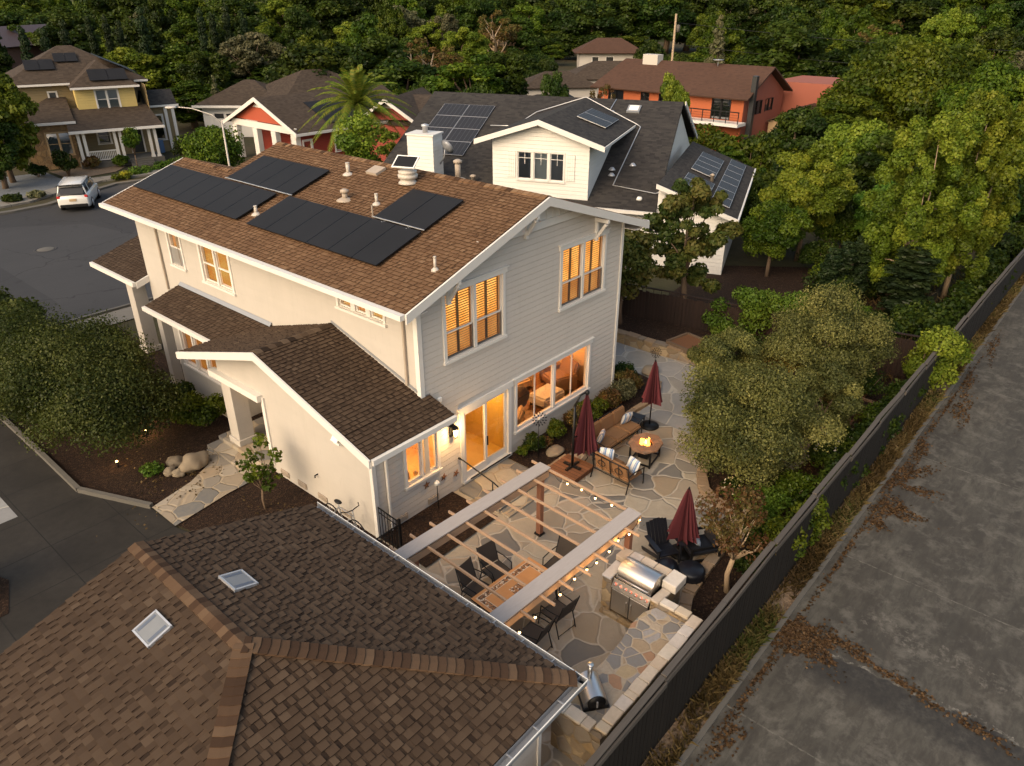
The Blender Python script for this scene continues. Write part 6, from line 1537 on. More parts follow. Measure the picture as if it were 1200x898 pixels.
solar_plane(D, (3.2, -4.7, 3.2), (1, 0, 0), (0, 1, .425), 5, 2, 1.5, 1.75, 'solar', 'metal_dark')
GG = thing('white_garage', 'white detached garage with brown hip roof and a row of small door windows', 'garage', (27.4, 61.0, 0), R(-50))
r = MB(); hip(r, -.6, 8.4, -.6, 7.4, 3.0, 5.0); r.build('roof', M['roof_brown'], GG); b = MB(); wall(b, (0, 0, -.1), (1, 0, 0), 7.8, 2.95); wall(b, (0, 0, -.1), (0, 1, 0), 6.8, 2.95); b.build('wall', M['siding_white'], GG)
b = MB(); b.span((.9, -.05, 0), (5.9, -.004, 2.35)); gd = b.build('garage_door', M['trim'], GG)
for i in range(4): 
    b = MB(); x = 1.15 + i * 1.2; b.span((x, -.07, 1.75), (x + .9, -.051, 2.2)); wq = b.build('door_window', M['window_dark'], gd)
f = MB(); f.span((-.7, -.7, 2.8), (8.5, -.6, 3.02)); f.each('fascia', M['trim'], GG)
B3 = thing('brown_roofed_house', 'house with plain brown hip roof rising behind the red cottage', 'house', (36, 52, 0), R(-8)); r = MB(); hip(r, -5.5, 7, -1, 9, 3.4, 5.9); r.build('roof', M['roof_brown'], B3); b = MB(); box_walls(b, -5, 6.5, -.5, 8.5, 0, 3.35); b.build('wall', M['siding_white'], B3)
# red and white gable behind the palm
H3 = thing('red_gabled_house', 'red house with white gable and brown roof half hidden by the palm', 'house', (29.5, 33.5, 0), R(-62))
r = MB(); gable(r, -1.5, 5.6, -.2, 9.4, 3.6, 5.3); gable(r, -3.6, 1.2, -.9, 8, 3.9, 5.5, 'y'); r.build('roof', M['roof_brown'], H3)
b = MB(); wall(b, (-3.1, 0, -.1), (1, 0, 0), 8.5, 3.6); b.build('wall', M['siding_red'], H3); b = MB(); b.add([(-3.3, -.01, 3.9), (.9, -.01, 3.9), (-1.2, -.01, 5.3)], [(0, 1, 2)]); b.build('gable_wall', M['siding_red'], H3); b = MB(); b.add([(-2.0, -.05, 4.75), (-.4, -.05, 4.75), (-1.2, -.05, 5.28)], [(0, 1, 2)]); b.build('gable_panel', M['trim'], H3)
f = MB(); f.slab([(-3.8, -.95, 3.85), (-1.2, -.95, 5.58), (-1.2, -.95, 5.3), (-3.8, -.95, 3.57)], .08); f.slab([(-1.2, -.95, 5.58), (1.4, -.95, 3.85), (1.4, -.95, 3.57), (-1.2, -.95, 5.3)], .08); f.span((1.3, -.3, 3.4), (5.7, -.2, 3.6)); f.each('fascia', M['trim'], H3)
# ------------------------------------------------------------------ orange house
O = thing('orange_house', 'orange two storey house with russet roof, balcony and dark sliding doors', 'house', (52, 16, 0), 0)
r = MB(); uvslab(r, [(-.7, 15.4, 4.85), (-.7, -.6, 4.85), (4.0, -.6, 7.1), (4.0, 14.6, 7.1)]); uvslab(r, [(8.7, -.6, 4.85), (8.7, 15.4, 4.85), (4.0, 14.6, 7.1), (4.0, -.6, 7.1)]); uvslab(r, [(8.7, 15.4, 4.85), (-.7, 15.4, 4.85), (4, 14.6, 7.1)]); r.build('roof', M['roof_red'], O)
M['orange'] = plain('orange_stucco', (.36, .095, .036), .85, var=.08, sc=1.5, space='world')
M['pink'] = plain('faded_pink_red_wall', (.27, .085, .055), .85, var=.08, sc=1.5, space='world')
oh = [(1.2, 2.9, 3.1, 4.8), (9.3, 10.1, 3.6, 4.7), (12.1, 13.7, 3.4, 4.7), (7.2, 8.2, 3.6, 4.7)]
b = MB(); wall(b, (0, 0, -.1), (0, 1, 0), 14.9, 4.98, oh, None, (-1, 0, 0)); b.build('wall', M['orange'], O); b = MB(); wall(b, (8, 0, -.1), (0, 1, 0), 14.9, 4.98); b.build('back_wall', M['orange'], O)
b = MB(); wall(b, (0, 0, -.1), (1, 0, 0), 8, 4.98, [(1.8, 3.6, 3.4, 4.5), (4.4, 5.9, 3.5, 4.5)], [(0, 4.98), (8, 4.98), (4, 6.95)], (0, -1, 0)); b.build('gable_wall', M['pink'], O)
for a, b_, c, d in oh: window(O, (0, 0, -.1), (0, 1, 0), (-1, 0, 0), a, b_, c, d, 2, None, False, .05, back='window_dark', glass='glass_sky', frame='roof_red' if False else 'metal_dark', sill=False)
for a, b_, c, d in ((1.8, 3.6, 3.4, 4.5), (4.4, 5.9, 3.5, 4.5)): window(O, (0, 0, -.1), (1, 0, 0), (0, -1, 0), a, b_, c, d, 2, None, False, .05, back='pale_curtain', glass='glass_sky', frame='metal_dark', sill=False)
b = MB(); b.span((-1.6, -.4, 2.7), (-.02, 8.5, 2.95)); bo = b.build('balcony', M['trim'], O); b = MB(); b.span((-1.6, -.4, 3.85), (-1.52, 8.5, 3.93)); [b.span((-1.59, -.4 + i * 1.1, 2.95), (-1.54, -.34 + i * 1.1, 3.85)) for i in range(9)]; [b.span((-1.57, -.4, 3.05 + i * .2), (-1.555, 8.5, 3.07 + i * .2)) for i in range(4)]; b.build('railing', M['metal_dark'], bo)
b = MB(); b.span((.3, -.7, 0), (.75, -.3, 6.6)); b.build('flue_chase', M['window_dark'], O); b = MB(); b.span((3.2, 10.6, 6.4), (4.2, 12.2, 7.6)); b.build('chimney', M['siding_lowered'], O); b = MB(); b.lathe([(.001, 0), (.35, .06), (.5, .16)], (3.6, 4.6, 7.3), 16); b.tube([(3.6, 4.6, 6.9), (3.6, 4.6, 7.35)], .04, 6); b.build('satellite_dish', M['gutter'], O)
b = MB(); wall(b, (9, -4.6, -.1), (0, 1, 0), 6.1, 5.6); b.span((9.01, -4.6, 4.9), (16, 1.5, 5.5)); b.build('flat_wing', M['pink'], O); r = MB(); gable(r, 4.6, 9, -5.2, -.2, 2.6, 3.9); r.build('shed_roof', M['roof_red'], O); b = MB(); b.span((5.0, -4.8, 0), (9, -.3, 2.6)); b.build('shed_wall', M['tan'], O)
b = MB(); b.span((2.0, -6.2, 1.2), (4.6, -.5, 1.35)); b.build('terrace', M['kerb'], O)
# ------------------------------------------------------------------ far buildings
F = thing('pale_far_house', 'pale far house with russet hip roof in front of the dark wood', 'house', (112, 77, 0), R(-50)); r = MB(); hip(r, -1, 12.5, -1, 8, 3.0, 5.4); r.build('roof', M['roof_red'], F); b = MB(); wall(b, (0, 0, -.1), (1, 0, 0), 11.5, 3.1, [(2.4, 3.6, 1.2, 2.4), (5, 6.4, 1.1, 2.5)], None, (0, -1, 0)); wall(b, (11.5, 0, -.1), (0, 1, 0), 7, 3.1); wall(b, (0, 0, -.1), (0, 1, 0), 7, 3.1); b.build('wall', M['siding_lowered'], F)
for a, b_ in ((2.4, 3.6), (5, 6.4)): window(F, (0, 0, -.1), (1, 0, 0), (0, -1, 0), a, b_, 1.2, 2.4, 1, None, False, .08, back='window_dark', glass='glass_sky')
for k, (x, y, a, w_, d_, z, zt, mt, lb) in enumerate(((76, 44, -45, 13, 7, 3.0, 4.9, 'roof_brown', 'low brown roofed house in front of the pale far house'), (66, 46, -40, 9, 6, 2.6, 4.2, 'roof_brown', 'low russet roofed house left of the pale far house, among trees'), (45, 29.5, -55, 5, 6, 2.6, 4.5, 'roof_grey', 'small building with grey hip roof peeking over the charcoal roof ridge'), (52, 37.5, -35, 4.5, 4, 2.5, 3.4, 'roof_grey', 'little blue grey shed roof beside the grey hip roof'), (88, 92, -40, 6.5, 5, 2.0, 3.2, 'roof_brown', 'far low brown roof sunk between the shrubs'))):
    t = thing('low_house' if k not in (2, 3) else 'shed', lb, 'house' if k not in (2, 3) else 'shed', (x, y, 0), R(a)); r = MB(); hip(r, -w_ / 2 - .4, w_ / 2 + .4, -.4, d_ + .4, z, zt); r.build('roof', M[mt], t); b = MB(); box_walls(b, -w_ / 2, w_ / 2, 0, d_, 0, z - .05); b.build('wall', M['siding_lowered'], t)
L = thing('long_brown_building', 'long brown building with dark low roof behind a row of cypresses at the left', 'building', (26, 116, 0), R(36)); r = MB(); gable(r, -12, 26, -1, 11, 6.0, 8.4); r.build('roof', plain('dark_brown_metal_roof', (.06, .035, .032), .6, var=.1), L); b = MB(); wall(b, (-11, 0, -.1), (1, 0, 0), 36, 6.0); wall(b, (25, 0, -.1), (0, 1, 0), 10, 6.0, top=[(0, 6), (10, 6), (5, 8.2)]); b.build('wall', plain('brown_pink_wall', (.20, .105, .075), .9, var=.1, space='world'), L)
# utility pole, street lamp
UP = thing('utility_pole', 'tall pale wooden utility pole with transformer above the orange house roof', 'utility pole', (72, 34.6, 0)); b = MB(); b.tube([(0, 0, 0), (0, 0, 10.7)], [.16, .11], 10); b.build('pole', M['bark_pale'], UP); b = MB(); b.bar((-.8, .9, 5.4), (.8, -.9, 5.4), .1, .12); b.build('crossarm', M['bark_pale'], UP); b = MB(); b.lathe([(.22, 0), (.22, .7), (.1, .78), (.001, .8)], (.35, -.2, 8.8), 12); b.build('transformer', M['kerb'], UP)
for z in (9.8, 7.6, 5.5):
    b = MB(); p0 = (72, 34.6, z); p1 = (95, -30, z - 1.2); b.tube([(p0[0] + (p1[0] - p0[0]) * k / 10, p0[1] + (p1[1] - p0[1]) * k / 10, p0[2] + (p1[2] - p0[2]) * k / 10 - 1.6 * math.sin(math.pi * k / 10)) for k in range(11)], .02, 5); solo(b, 'power_line', M['metal_dark'], {9.8: 'topmost', 7.6: 'middle', 5.5: 'lowest'}[z] + ' thin power line running right from the utility pole', 'power line', 'power lines from the pole')
SLm = thing('street_lamp', 'pale street lamp with long curved arm in front of the round hedge', 'street lamp', (12.95, 31.2, 0)); b = MB(); b.tube([(0, 0, 0), (0, 0, 5.9)], [.075, .045], 10); b.build('pole', M['pipe_white'], SLm); b = MB(); b.tube([(0, 0, 5.7), (-.3, .42, 6.2), (-1.0, 1.4, 6.55), (-1.5, 2.1, 6.62)], .03, 8); b.build('arm', M['pipe_white'], SLm); b = MB(); b.blob((-1.75, 2.45, 6.6), (.34, .42, .08), 1, 2, 0); b.build('lamp_head', M['pipe_white'], SLm)
# ------------------------------------------------------------------ parked car
CAR = thing('parked_car', 'white sport utility vehicle parked at the far kerb of the street, seen from behind', 'car', (7.9, 42.4, 0.01), R(60), scale=1.0)
CP = plain('white_car_paint', (.62, .61, .585), .3, 0, var=.03, bump=0); CP.node_tree.nodes['Principled BSDF'].inputs['Coat Weight'].default_value = .5
def loft(sections, close=True):
    m = MB(); n = len(sections[0]); vs = [p for s_ in sections for p in s_]; fs = []
    for i in range(len(sections) - 1):
        for k in range(n): a, b_ = i * n + k, i * n + (k + 1) % n; fs.append((a, b_, b_ + n, a + n))
    fs += [tuple(range(n))[::-1], tuple(range((len(sections) - 1) * n, len(sections) * n))]
    return m.add(vs, fs, smooth=True)
def sec(x, hw, z0, z1, r=.12, tumble=.92):
    pts = [(x, -hw * .96, z0), (x, -hw, z0 + .15), (x, -hw, (z0 + z1) / 2), (x, -hw * .985, z1 - r), (x, -hw * tumble, z1), (x, 0, z1 + .02), (x, hw * tumble, z1), (x, hw * .985, z1 - r), (x, hw, (z0 + z1) / 2), (x, hw, z0 + .15), (x, hw * .96, z0)]
    return pts
bd = loft([sec(-2.36, .80, .42, .80), sec(-2.32, .90, .32, 1.00), sec(-2.1, .94, .28, 1.08), sec(-1.0, .95, .26, 1.08), sec(.9, .95, .26, 1.05), sec(1.3, .95, .28, 1.02), sec(2.0, .92, .30, .92), sec(2.3, .84, .36, .80), sec(2.4, .72, .42, .66)]); bd.build('body', CP, CAR)
gl = loft([[(-2.25, y * .86, 1.07) for y in (-1, 1)] + [(-2.24, .8, 1.1), (-2.24, -.8, 1.1)], [(-1.95, -.80, 1.07), (-1.95, .80, 1.07), (-1.95, .68, 1.60), (-1.95, -.68, 1.60)], [(0.2, -.84, 1.05), (.2, .84, 1.05), (.2, .68, 1.66), (.2, -.68, 1.66)], [(.62, -.84, 1.04), (.62, .84, 1.04), (.55, .66, 1.58), (.55, -.66, 1.58)], [(1.35, -.80, 1.0), (1.35, .80, 1.0), (1.3, .7, 1.04), (1.3, -.7, 1.04)]]); gl.build('glasshouse', M['black_gloss'], CAR)
rfm = loft([sec(-2.15, .66, 1.58, 1.64, .02), sec(-1.9, .70, 1.60, 1.71, .03), sec(.2, .70, 1.64, 1.73, .03), sec(.6, .66, 1.57, 1.62, .02)]); rfm.build('roof', CP, CAR)
b = MB(); b.box((-2.12, 0, 1.33), (.02, 1.36, .46), ry=R(28)); b.build('rear_window', M['black_gloss'], CAR)
for sy in (-1, 1):
    b = MB(); b.bar((-2.2, sy * .84, 1.04), (-1.98, sy * .69, 1.62), .07, .05); b.bar((-1.05, sy * .85, 1.05), (-1.0, sy * .70, 1.64), .05, .06); b.bar((.55, sy * .8, 1.6), (1.3, sy * .82, 1.03), .05, .05); b.build('pillar', CP, CAR)
    b = MB(); b.tube([(-1.9, sy * .62, 1.76), (.2, sy * .62, 1.79)], .02, 6); b.build('roof_rail', M['silver'], CAR)
    b = MB(); b.box((-2.28, sy * .80, .97), (.12, .22, .16)); b.build('tail_light', plain('red_lens', (.42, .02, .02), .25, bump=0), CAR, bevel=.03)
    b = MB(); b.box((2.28, sy * .66, .75), (.12, .3, .12)); b.build('headlight', M['silver'], CAR, bevel=.03); b = MB(); b.box((.75, sy * 1.02, 1.08), (.16, .16, .12)); b.build('mirror', CP, CAR, bevel=.03)
    for x in (-1.42, 1.42):
        b = MB(); b.tube([(x, sy * .74, .36), (x, sy * .97, .36)], .37, 20); wh = b.build('wheel', M['metal_dark'], CAR); b = MB(); b.tube([(x, sy * .965, .36), (x, sy * .985, .36)], .23, 16); b.build('rim', M['silver'], wh)
b = MB(); b.box((-2.37, 0, .42), (.12, 1.6, .2)); b.build('rear_bumper', M['metal_dark'], CAR, bevel=.03); b = MB(); b.box((-2.375, 0, .78), (.03, .42, .15)); b.build('number_plate', M['tan'], CAR)
for k, (x, y, mt, lb) in enumerate(((20.2, 56.2, 'bin_blue', 'blue wheeled bin standing right of the yellow house'), (20.9, 57.2, 'pipe_white', 'grey wheeled bin behind the blue one'), (21.6, 58.6, 'bin_blue', 'second blue wheeled bin in the dark side yard'))):
    M.setdefault('bin_blue', plain('blue_bin_plastic', (.06, .13, .25), .5)); t = thing('wheeled_bin', lb, 'bin', (x, y, 0), .5, 'wheeled bins by the yellow house'); b = MB(); b.slab([(-.3, -.35, 1.0), (.3, -.35, 1.0), (.3, .35, 1.0), (-.3, .35, 1.0)], .98); b.build('body', M[mt], t, bevel=.03); b = MB(); b.box((0, .02, 1.05), (.66, .8, .07)); b.build('lid', M[mt], t, bevel=.02)
# ------------------------------------------------------------------ foliage kit
RNG = np.random.default_rng(11)
def leaf_cloud(name, pts, nrm, size, tone, mat, parent, aspect=1.6, seed=0):
    """one mesh of many small diamond leaves"""
    rg = np.random.default_rng(seed); n = len(pts)
    nrm = nrm / (np.linalg.norm(nrm, axis=1, keepdims=True) + 1e-9)
    a = rg.normal(size=(n, 3)); a -= nrm * np.sum(a * nrm, axis=1, keepdims=True); a /= np.linalg.norm(a, axis=1, keepdims=True) + 1e-9
    b = np.cross(nrm, a)
    s = size * rg.uniform(.6, 1.35, (n, 1))
    q = np.stack([pts - a * s * aspect * .5, pts + b * s * .5 + nrm * s * .08, pts + a * s * aspect * .5, pts - b * s * .5 + nrm * s * .08], axis=1).reshape(-1, 3)
    me = bpy.data.meshes.new(name); me.vertices.add(4 * n); me.vertices.foreach_set('co', q.astype(np.float32).ravel())
    me.loops.add(4 * n); me.loops.foreach_set('vertex_index', np.arange(4 * n, dtype=np.int32))
    me.polygons.add(n); me.polygons.foreach_set('loop_start', np.arange(0, 4 * n, 4, dtype=np.int32))
    try: me.polygons.foreach_set('loop_total', np.full(n, 4, dtype=np.int32))
    except Exception: pass
    me.update(calc_edges=True)
    at = me.attributes.new('tone', 'FLOAT', 'FACE'); at.data.foreach_set('value', np.clip(tone, 0, 1).astype(np.float32))
    me.materials.append(mat); o = bpy.data.objects.new(name, me); COL.objects.link(o); adopt(o, parent); return o

def clump_points(cen, rad, n, rg, squash=.8, shell=(.55, 1.05), up=.25):
    """n leaves spread over clumps cen (k,3) of radius rad (k,)"""
    w = rad ** 2; k = rg.choice(len(cen), n, p=w / w.sum())
    d = rg.normal(size=(n, 3)); d /= np.linalg.norm(d, axis=1, keepdims=True)
    low = d[:, 2] < -.25; d[low, 2] *= rg.uniform(.0, 1, low.sum()); d /= np.linalg.norm(d, axis=1, keepdims=True)
    r = rad[k, None] * rg.uniform(*shell, (n, 1)); off = d * r; off[:, 2] *= squash
    nr = d * .8 + rg.normal(size=(n, 3)) * .55 + np.array([0, 0, up])
    ct = rg.uniform(0, 1, len(cen))
    tone = ct[k] * .62 + rg.uniform(0, 1, n) * .40
    return cen[k] + off, nr, tone

from mathutils import noise as mnoise
def clumps_in(shape, k, rg, rx, ry, z0, z1, lo=.45, hi=.92):
    """clump centres in a crown volume"""
    out = []; sd = rg.uniform(0, 50)
    while len(out) < k:
        d = rg.normal(size=3); d /= np.linalg.norm(d); r = rg.uniform(lo, hi) ** .7
        p = d * r * (.86 + .42 * mnoise.noise(Vector((d[0] * 1.6 + sd, d[1] * 1.6, d[2] * 1.6))))
        if shape == 'cone':
            z = rg.uniform(0, 1) ** 1.3; a = rg.uniform(0, 6.283); q = (1 - z) * rg.uniform(.5, .95); p = np.array([q * math.cos(a), q * math.sin(a), z * 2 - 1])
        elif shape == 'column':
            z = rg.uniform(0, 1); a = rg.uniform(0, 6.283); q = (math.sin(math.pi * min(1, z * .8 + .18)) ** .6) * rg.uniform(.2, .6); p = np.array([q * math.cos(a), q * math.sin(a), z * 2 - 1])
        elif shape == 'dome':
            if p[2] < -.35: p[2] = -.35 - rg.uniform(0, .3)
        elif shape == 'up':
            z = rg.uniform(0, 1); a = rg.uniform(0, 6.283); q = (.25 + .75 * math.sin(math.pi * min(1, z * .72 + .16))) * rg.uniform(.3, .95); p = np.array([q * math.cos(a), q * math.sin(a), z * 2 - 1])
        out.append((p[0] * rx, p[1] * ry, z0 + (p[2] + 1) / 2 * (z1 - z0)))
    return np.array(out)

def limbs(parent, base_r, h, cen, rg, nl, mat, lean=(0, 0), fork=.35, name='trunk'):
    m = MB(); top = np.array([lean[0], lean[1], h])
    f = np.array([lean[0] * fork, lean[1] * fork, h * fork])
    m.tube([(0, 0, -.1), tuple(f * .5 + np.array([rg.normal() * base_r * .5, rg.normal() * base_r * .5, 0])), tuple(f)], [base_r * 1.25, base_r, base_r * .85], 9)
    idx = rg.choice(len(cen), min(nl, len(cen)), replace=False)
    for i in idx:
        c = cen[i]; mid = f * .45 + c * .55 + rg.normal(size=3) * base_r * 1.2; mid[2] += base_r
        m.tube([tuple(f - np.array([0, 0, base_r * .6])), tuple((f + mid) / 2 + rg.normal(size=3) * base_r * .5), tuple(mid), tuple(c)], [base_r * .62, base_r * .42, base_r * .26, base_r * .06], 6)
    return m.build(name, mat, parent)

LM = {}
LM['mid'] = leaf_mat('mid_green_leaves', [(.013, .028, .003), (.034, .062, .005), (.070, .102, .008), (.125, .152, .012)])
LM['dark'] = leaf_mat('dark_green_leaves', [(.006, .014, .003), (.016, .032, .005), (.034, .055, .007), (.068, .090, .011)])
LM['yellow'] = leaf_mat('yellow_green_leaves', [(.030, .054, .006), (.072, .112, .010), (.130, .172, .016), (.21, .235, .025)])
LM['olive'] = leaf_mat('olive_grey_leaves', [(.026, .034, .012), (.064, .074, .022), (.125, .130, .038), (.24, .23, .068)], .25, .08)
LM['bush'] = leaf_mat('bush_leaves', [(.009, .017, .004), (.024, .037, .008), (.050, .063, .014), (.095, .104, .028)], .25, .1)
LM['cypress'] = leaf_mat('cypress_foliage', [(.008, .016, .007), (.016, .028, .010), (.026, .040, .013)], .1)
LM['autumn'] = leaf_mat('rusty_leaves', [(.05, .03, .012), (.10, .05, .018), (.08, .075, .02), (.14, .08, .025)])
LM['magnolia'] = leaf_mat('glossy_leaves', [(.016, .032, .008), (.035, .055, .012), (.07, .075, .016), (.12, .10, .028)], .15)
LM['grey'] = leaf_mat('grey_green_leaves', [(.06, .065, .035), (.10, .10, .05), (.15, .14, .07)])
LM['bright'] = leaf_mat('bright_green_leaves', [(.028, .066, .008), (.055, .115, .012), (.090, .160, .018), (.13, .19, .026)])
LM['flower'] = leaf_mat('white_blossom', [(.55, .42, .36), (.65, .58, .52), (.7, .66, .6)], .3)
LM['peach'] = leaf_mat('peach_blossom', [(.6, .34, .16), (.65, .5, .34), (.7, .6, .5)], .3)
LM['dry'] = leaf_mat('dry_grass', [(.060, .042, .019), (.11, .078, .032), (.17, .13, .055), (.06, .078, .02)], .25)
LM['litter'] = leaf_mat('fallen_leaves', [(.028, .017, .009), (.055, .032, .015), (.08, .047, .021), (.11, .070, .034)], .1)

def tree(name, label, cat, loc, seed, h, r, mat, n, leaf, shape='round', k=34, z0=.22, cr=(.20, .34), trunk=.03, nl=10, bark='bark', group=None, ry=None, squash=.8, extra=None, lean=(0, 0), shell=(.55, 1.05), fork=.35):
    """tapered trunk with limbs and a crown of leaf clumps"""
    rg = np.random.default_rng(seed); t = thing(name, label, cat, loc, rg.uniform(0, 0 if ry else 6.28), group)
    ry = ry or r
    cen = clumps_in(shape, k, rg, r * .82, ry * .82, h * z0 + r * .12, h * .92)
    rad = rg.uniform(cr[0], cr[1], k) * (r + ry) / 2
    if shape in ('cone',): rad *= np.clip(1.25 - (cen[:, 2] / h), .25, 1)
    p, nr, tone = clump_points(cen, rad, n, rg, squash, shell)
    leaf_cloud('crown' if trunk else 'foliage', p, nr, leaf, tone, LM[mat], t, seed=seed)
    if trunk: limbs(t, h * trunk, h * .9, cen, rg, nl, M[bark], lean, fork)
    if extra:
        em, en, es = extra; i = rg.choice(n, en, replace=False); d = nr[i] / np.linalg.norm(nr[i], axis=1, keepdims=True)
        leaf_cloud('blossom', p[i] + d * es * .6, nr[i], es, rg.uniform(0, 1, en), LM[em], t, aspect=1.1, seed=seed + 1)
    return t
def shrub(label, loc, r, h, mat, n, leaf, seed, ry=None, group=None, cat='shrub', name='shrub', extra=None, k=16, shape='dome'):
    t = tree(name, label, cat, loc, seed, h, r, mat, n, leaf, shape, k, .12, (.30, .46), 0, ry=ry, group=group, extra=extra)
    rg = np.random.default_rng(seed); m = MB()
    for i in range(5): a = rg.uniform(0, 6.28); m.tube([(0, 0, -.05), (r * .2 * math.cos(a), r * .2 * math.sin(a), h * .3), (r * .5 * math.cos(a), r * .5 * math.sin(a), h * .7)], [.025 * h + .005, .018 * h, .006 * h], 5)
    m.build('stem', M['bark'], t)
    return t
camp = Vector((-10.972, -12.539, 12.548))              # fixed copy of the camera position, image pixels are cast from here
def spot(px, py, d):
    """ground point and height of something whose top shows at a pixel of the photograph, d metres away"""
    v = fw + rt * ((px - 600) / 867.5) - up * ((py - 449) / 867.5); hl = math.hypot(v.x, v.y); k = d / hl
    return camp.x + v.x * k, camp.y + v.y * k, camp.z + v.z * k
def mperpx(d): return d / 867.5 * .93

# ------------------------------------------------------------------ prototypes, copied below
PROTO = {
 'dark': tree('broadleaf_tree', 'p', 'tree', (0, 0, -500), 1, 12, 4.6, 'dark', 15000, .27, k=46, cr=(.16, .30), nl=7, z0=.03),
 'mid': tree('broadleaf_tree', 'p', 'tree', (0, 0, -500), 2, 12, 4.8, 'mid', 20000, .23, k=60, cr=(.13, .26), nl=7, z0=.03),
 'mid2': tree('broadleaf_tree', 'p', 'tree', (0, 0, -500), 3, 12, 5.0, 'mid', 20000, .24, k=70, cr=(.12, .24), nl=7, z0=.03),
 'dark2': tree('broadleaf_tree', 'p', 'tree', (0, 0, -500), 4, 12, 5.0, 'dark', 15000, .27, k=40, cr=(.18, .33), nl=7, z0=.03),
 'yellow': tree('broadleaf_tree', 'p', 'tree', (0, 0, -500), 5, 12, 4.8, 'yellow', 24000, .20, k=80, cr=(.10, .22), nl=7, z0=.03),
 'grey': tree('broadleaf_tree', 'p', 'tree', (0, 0, -500), 6, 12, 4.4, 'grey', 11000, .22, k=60, cr=(.10, .20), nl=16),
 'cypress': tree('cypress_tree', 'p', 'cypress tree', (0, 0, -500), 7, 12, 1.15, 'cypress', 7000, .20, 'column', 50, .02, (.40, .65), .012, 3),
 'conifer': tree('conifer_tree', 'p', 'conifer', (0, 0, -500), 8, 12, 3.2, 'grey', 12000, .20, 'cone', 80, .08, (.13, .26), .018, 10),
 'low': tree('thicket_shrub', 'p', 'shrub', (0, 0, -500), 9, 6, 5.0, 'dark', 11000, .24, 'dome', 44, .0, (.15, .28), .02, 6),
 'dry': tree('broadleaf_tree', 'p', 'tree', (0, 0, -500), 10, 12, 4.6, 'autumn', 5200, .22, k=50, cr=(.10, .20), nl=26, bark='bark_pale'),
}
BASE = {k: (12, v) for k, v in dict(dark=4.6, mid=4.8, mid2=5.0, dark2=5.0, yellow=4.8, grey=4.4, cypress=1.15, conifer=3.2, dry=4.6).items()}; BASE['low'] = (6, 5.0)
USED = set()
def put(kind, x, y, h, w, label, group=None, rz_=None):
    t = PROTO[kind] if kind not in USED else copy_tree(PROTO[kind]); USED.add(kind)
    bh, br = BASE[kind]
    place(t, (x, y, 0), random.uniform(0, 6.28) if rz_ is None else rz_, (w / 2 / br, w / 2 / br, h / bh), label, group); return t
def pick(kind, px, py, d, wpx, label, group=None):
    x, y, z = spot(px, py, d); return put(kind, x, y, z * 1.02, wpx * mperpx(d), label, group)

# ------------------------------------------------------------------ trees one can tell apart, from left to right
for a in (
 ('dark', -22, 130, 66, 64, 'dark bushy tree at the left edge under the yellow green one'),
 ('mid2', 205, 42, 100, 110, 'broad dark tree directly right of the yellow house roof'),
 ('dark2', 150, 8, 118, 80, 'dark tree high behind the yellow house roof'),
 ('grey', 292, 22, 104, 92, 'loose grey green tree above the brown roofed white garage'),
 ('dark', 235, 55, 92, 70, 'dark tree between yellow house and white garage'),
 ('mid', 372, 22, 96, 86, 'bright green tree above the brown hip roof behind the red cottage'),
 ('dark2', 325, 62, 90, 60, 'dark low tree left of the bright green one, behind the white garage'),
 ('mid2', 425, 6, 110, 80, 'broad green tree above the palm'),
 ('dark', 470, 40, 104, 80, 'dark tree right above the palm'),
 ('dark', 585, 56, 84, 96, 'round dark tree in front of the wood, left of the russet roofs'),
 ('dark', 648, 78, 72, 46, 'dark bushy tree left of the bare tree, before the low brown roofs'),
 ('dry', 705, 86, 70, 50, 'nearly bare tree with pale limbs left of the orange house'),
 ('mid', 756, 70, 82, 34, 'small green tree between the pale far house and the orange house'),
 ('yellow', 797, 66, 58, 58, 'small yellow leaved tree in front of the orange house wall'),
 ('conifer', 846, 4, 98, 50, 'grey green conifer behind the orange house'),
 ('dark', 915, 18, 96, 130, 'dark tree behind the pink flat wing of the orange house'),
 ('mid', 1000, 92, 66, 110, 'green tree between the orange house and the very broad tree'),
 ('dark2', 945, 112, 60, 90, 'dark tree right of the pink gable'),
 ('dark', 1060, 150, 50, 110, 'dark tree behind the yellow green ones at the right'),
): pick(*a)
for i, (px, py, d, w) in enumerate(((22, 27, 96, 17), (48, 30, 97, 17), (70, 20, 98, 18), (100, 16, 104, 14), (120, 14, 106, 14), (136, 20, 106, 14), (161, 4, 100, 20), (232, 6, 106, 16), (246, 12, 108, 14), (262, 2, 108, 16), (282, 8, 110, 14))):
    pick('cypress', px, py, d, w * .8, 'slender dark cypress in the row left of the brown building roof' if i < 3 else 'slender dark cypress in the wood right of the brown building', 'cypresses in front of the brown building' if i < 3 else 'cypresses in the wood')
pick('conifer', 248, 80, 84, 30, 'small bright cone shaped tree left of the white garage roof')
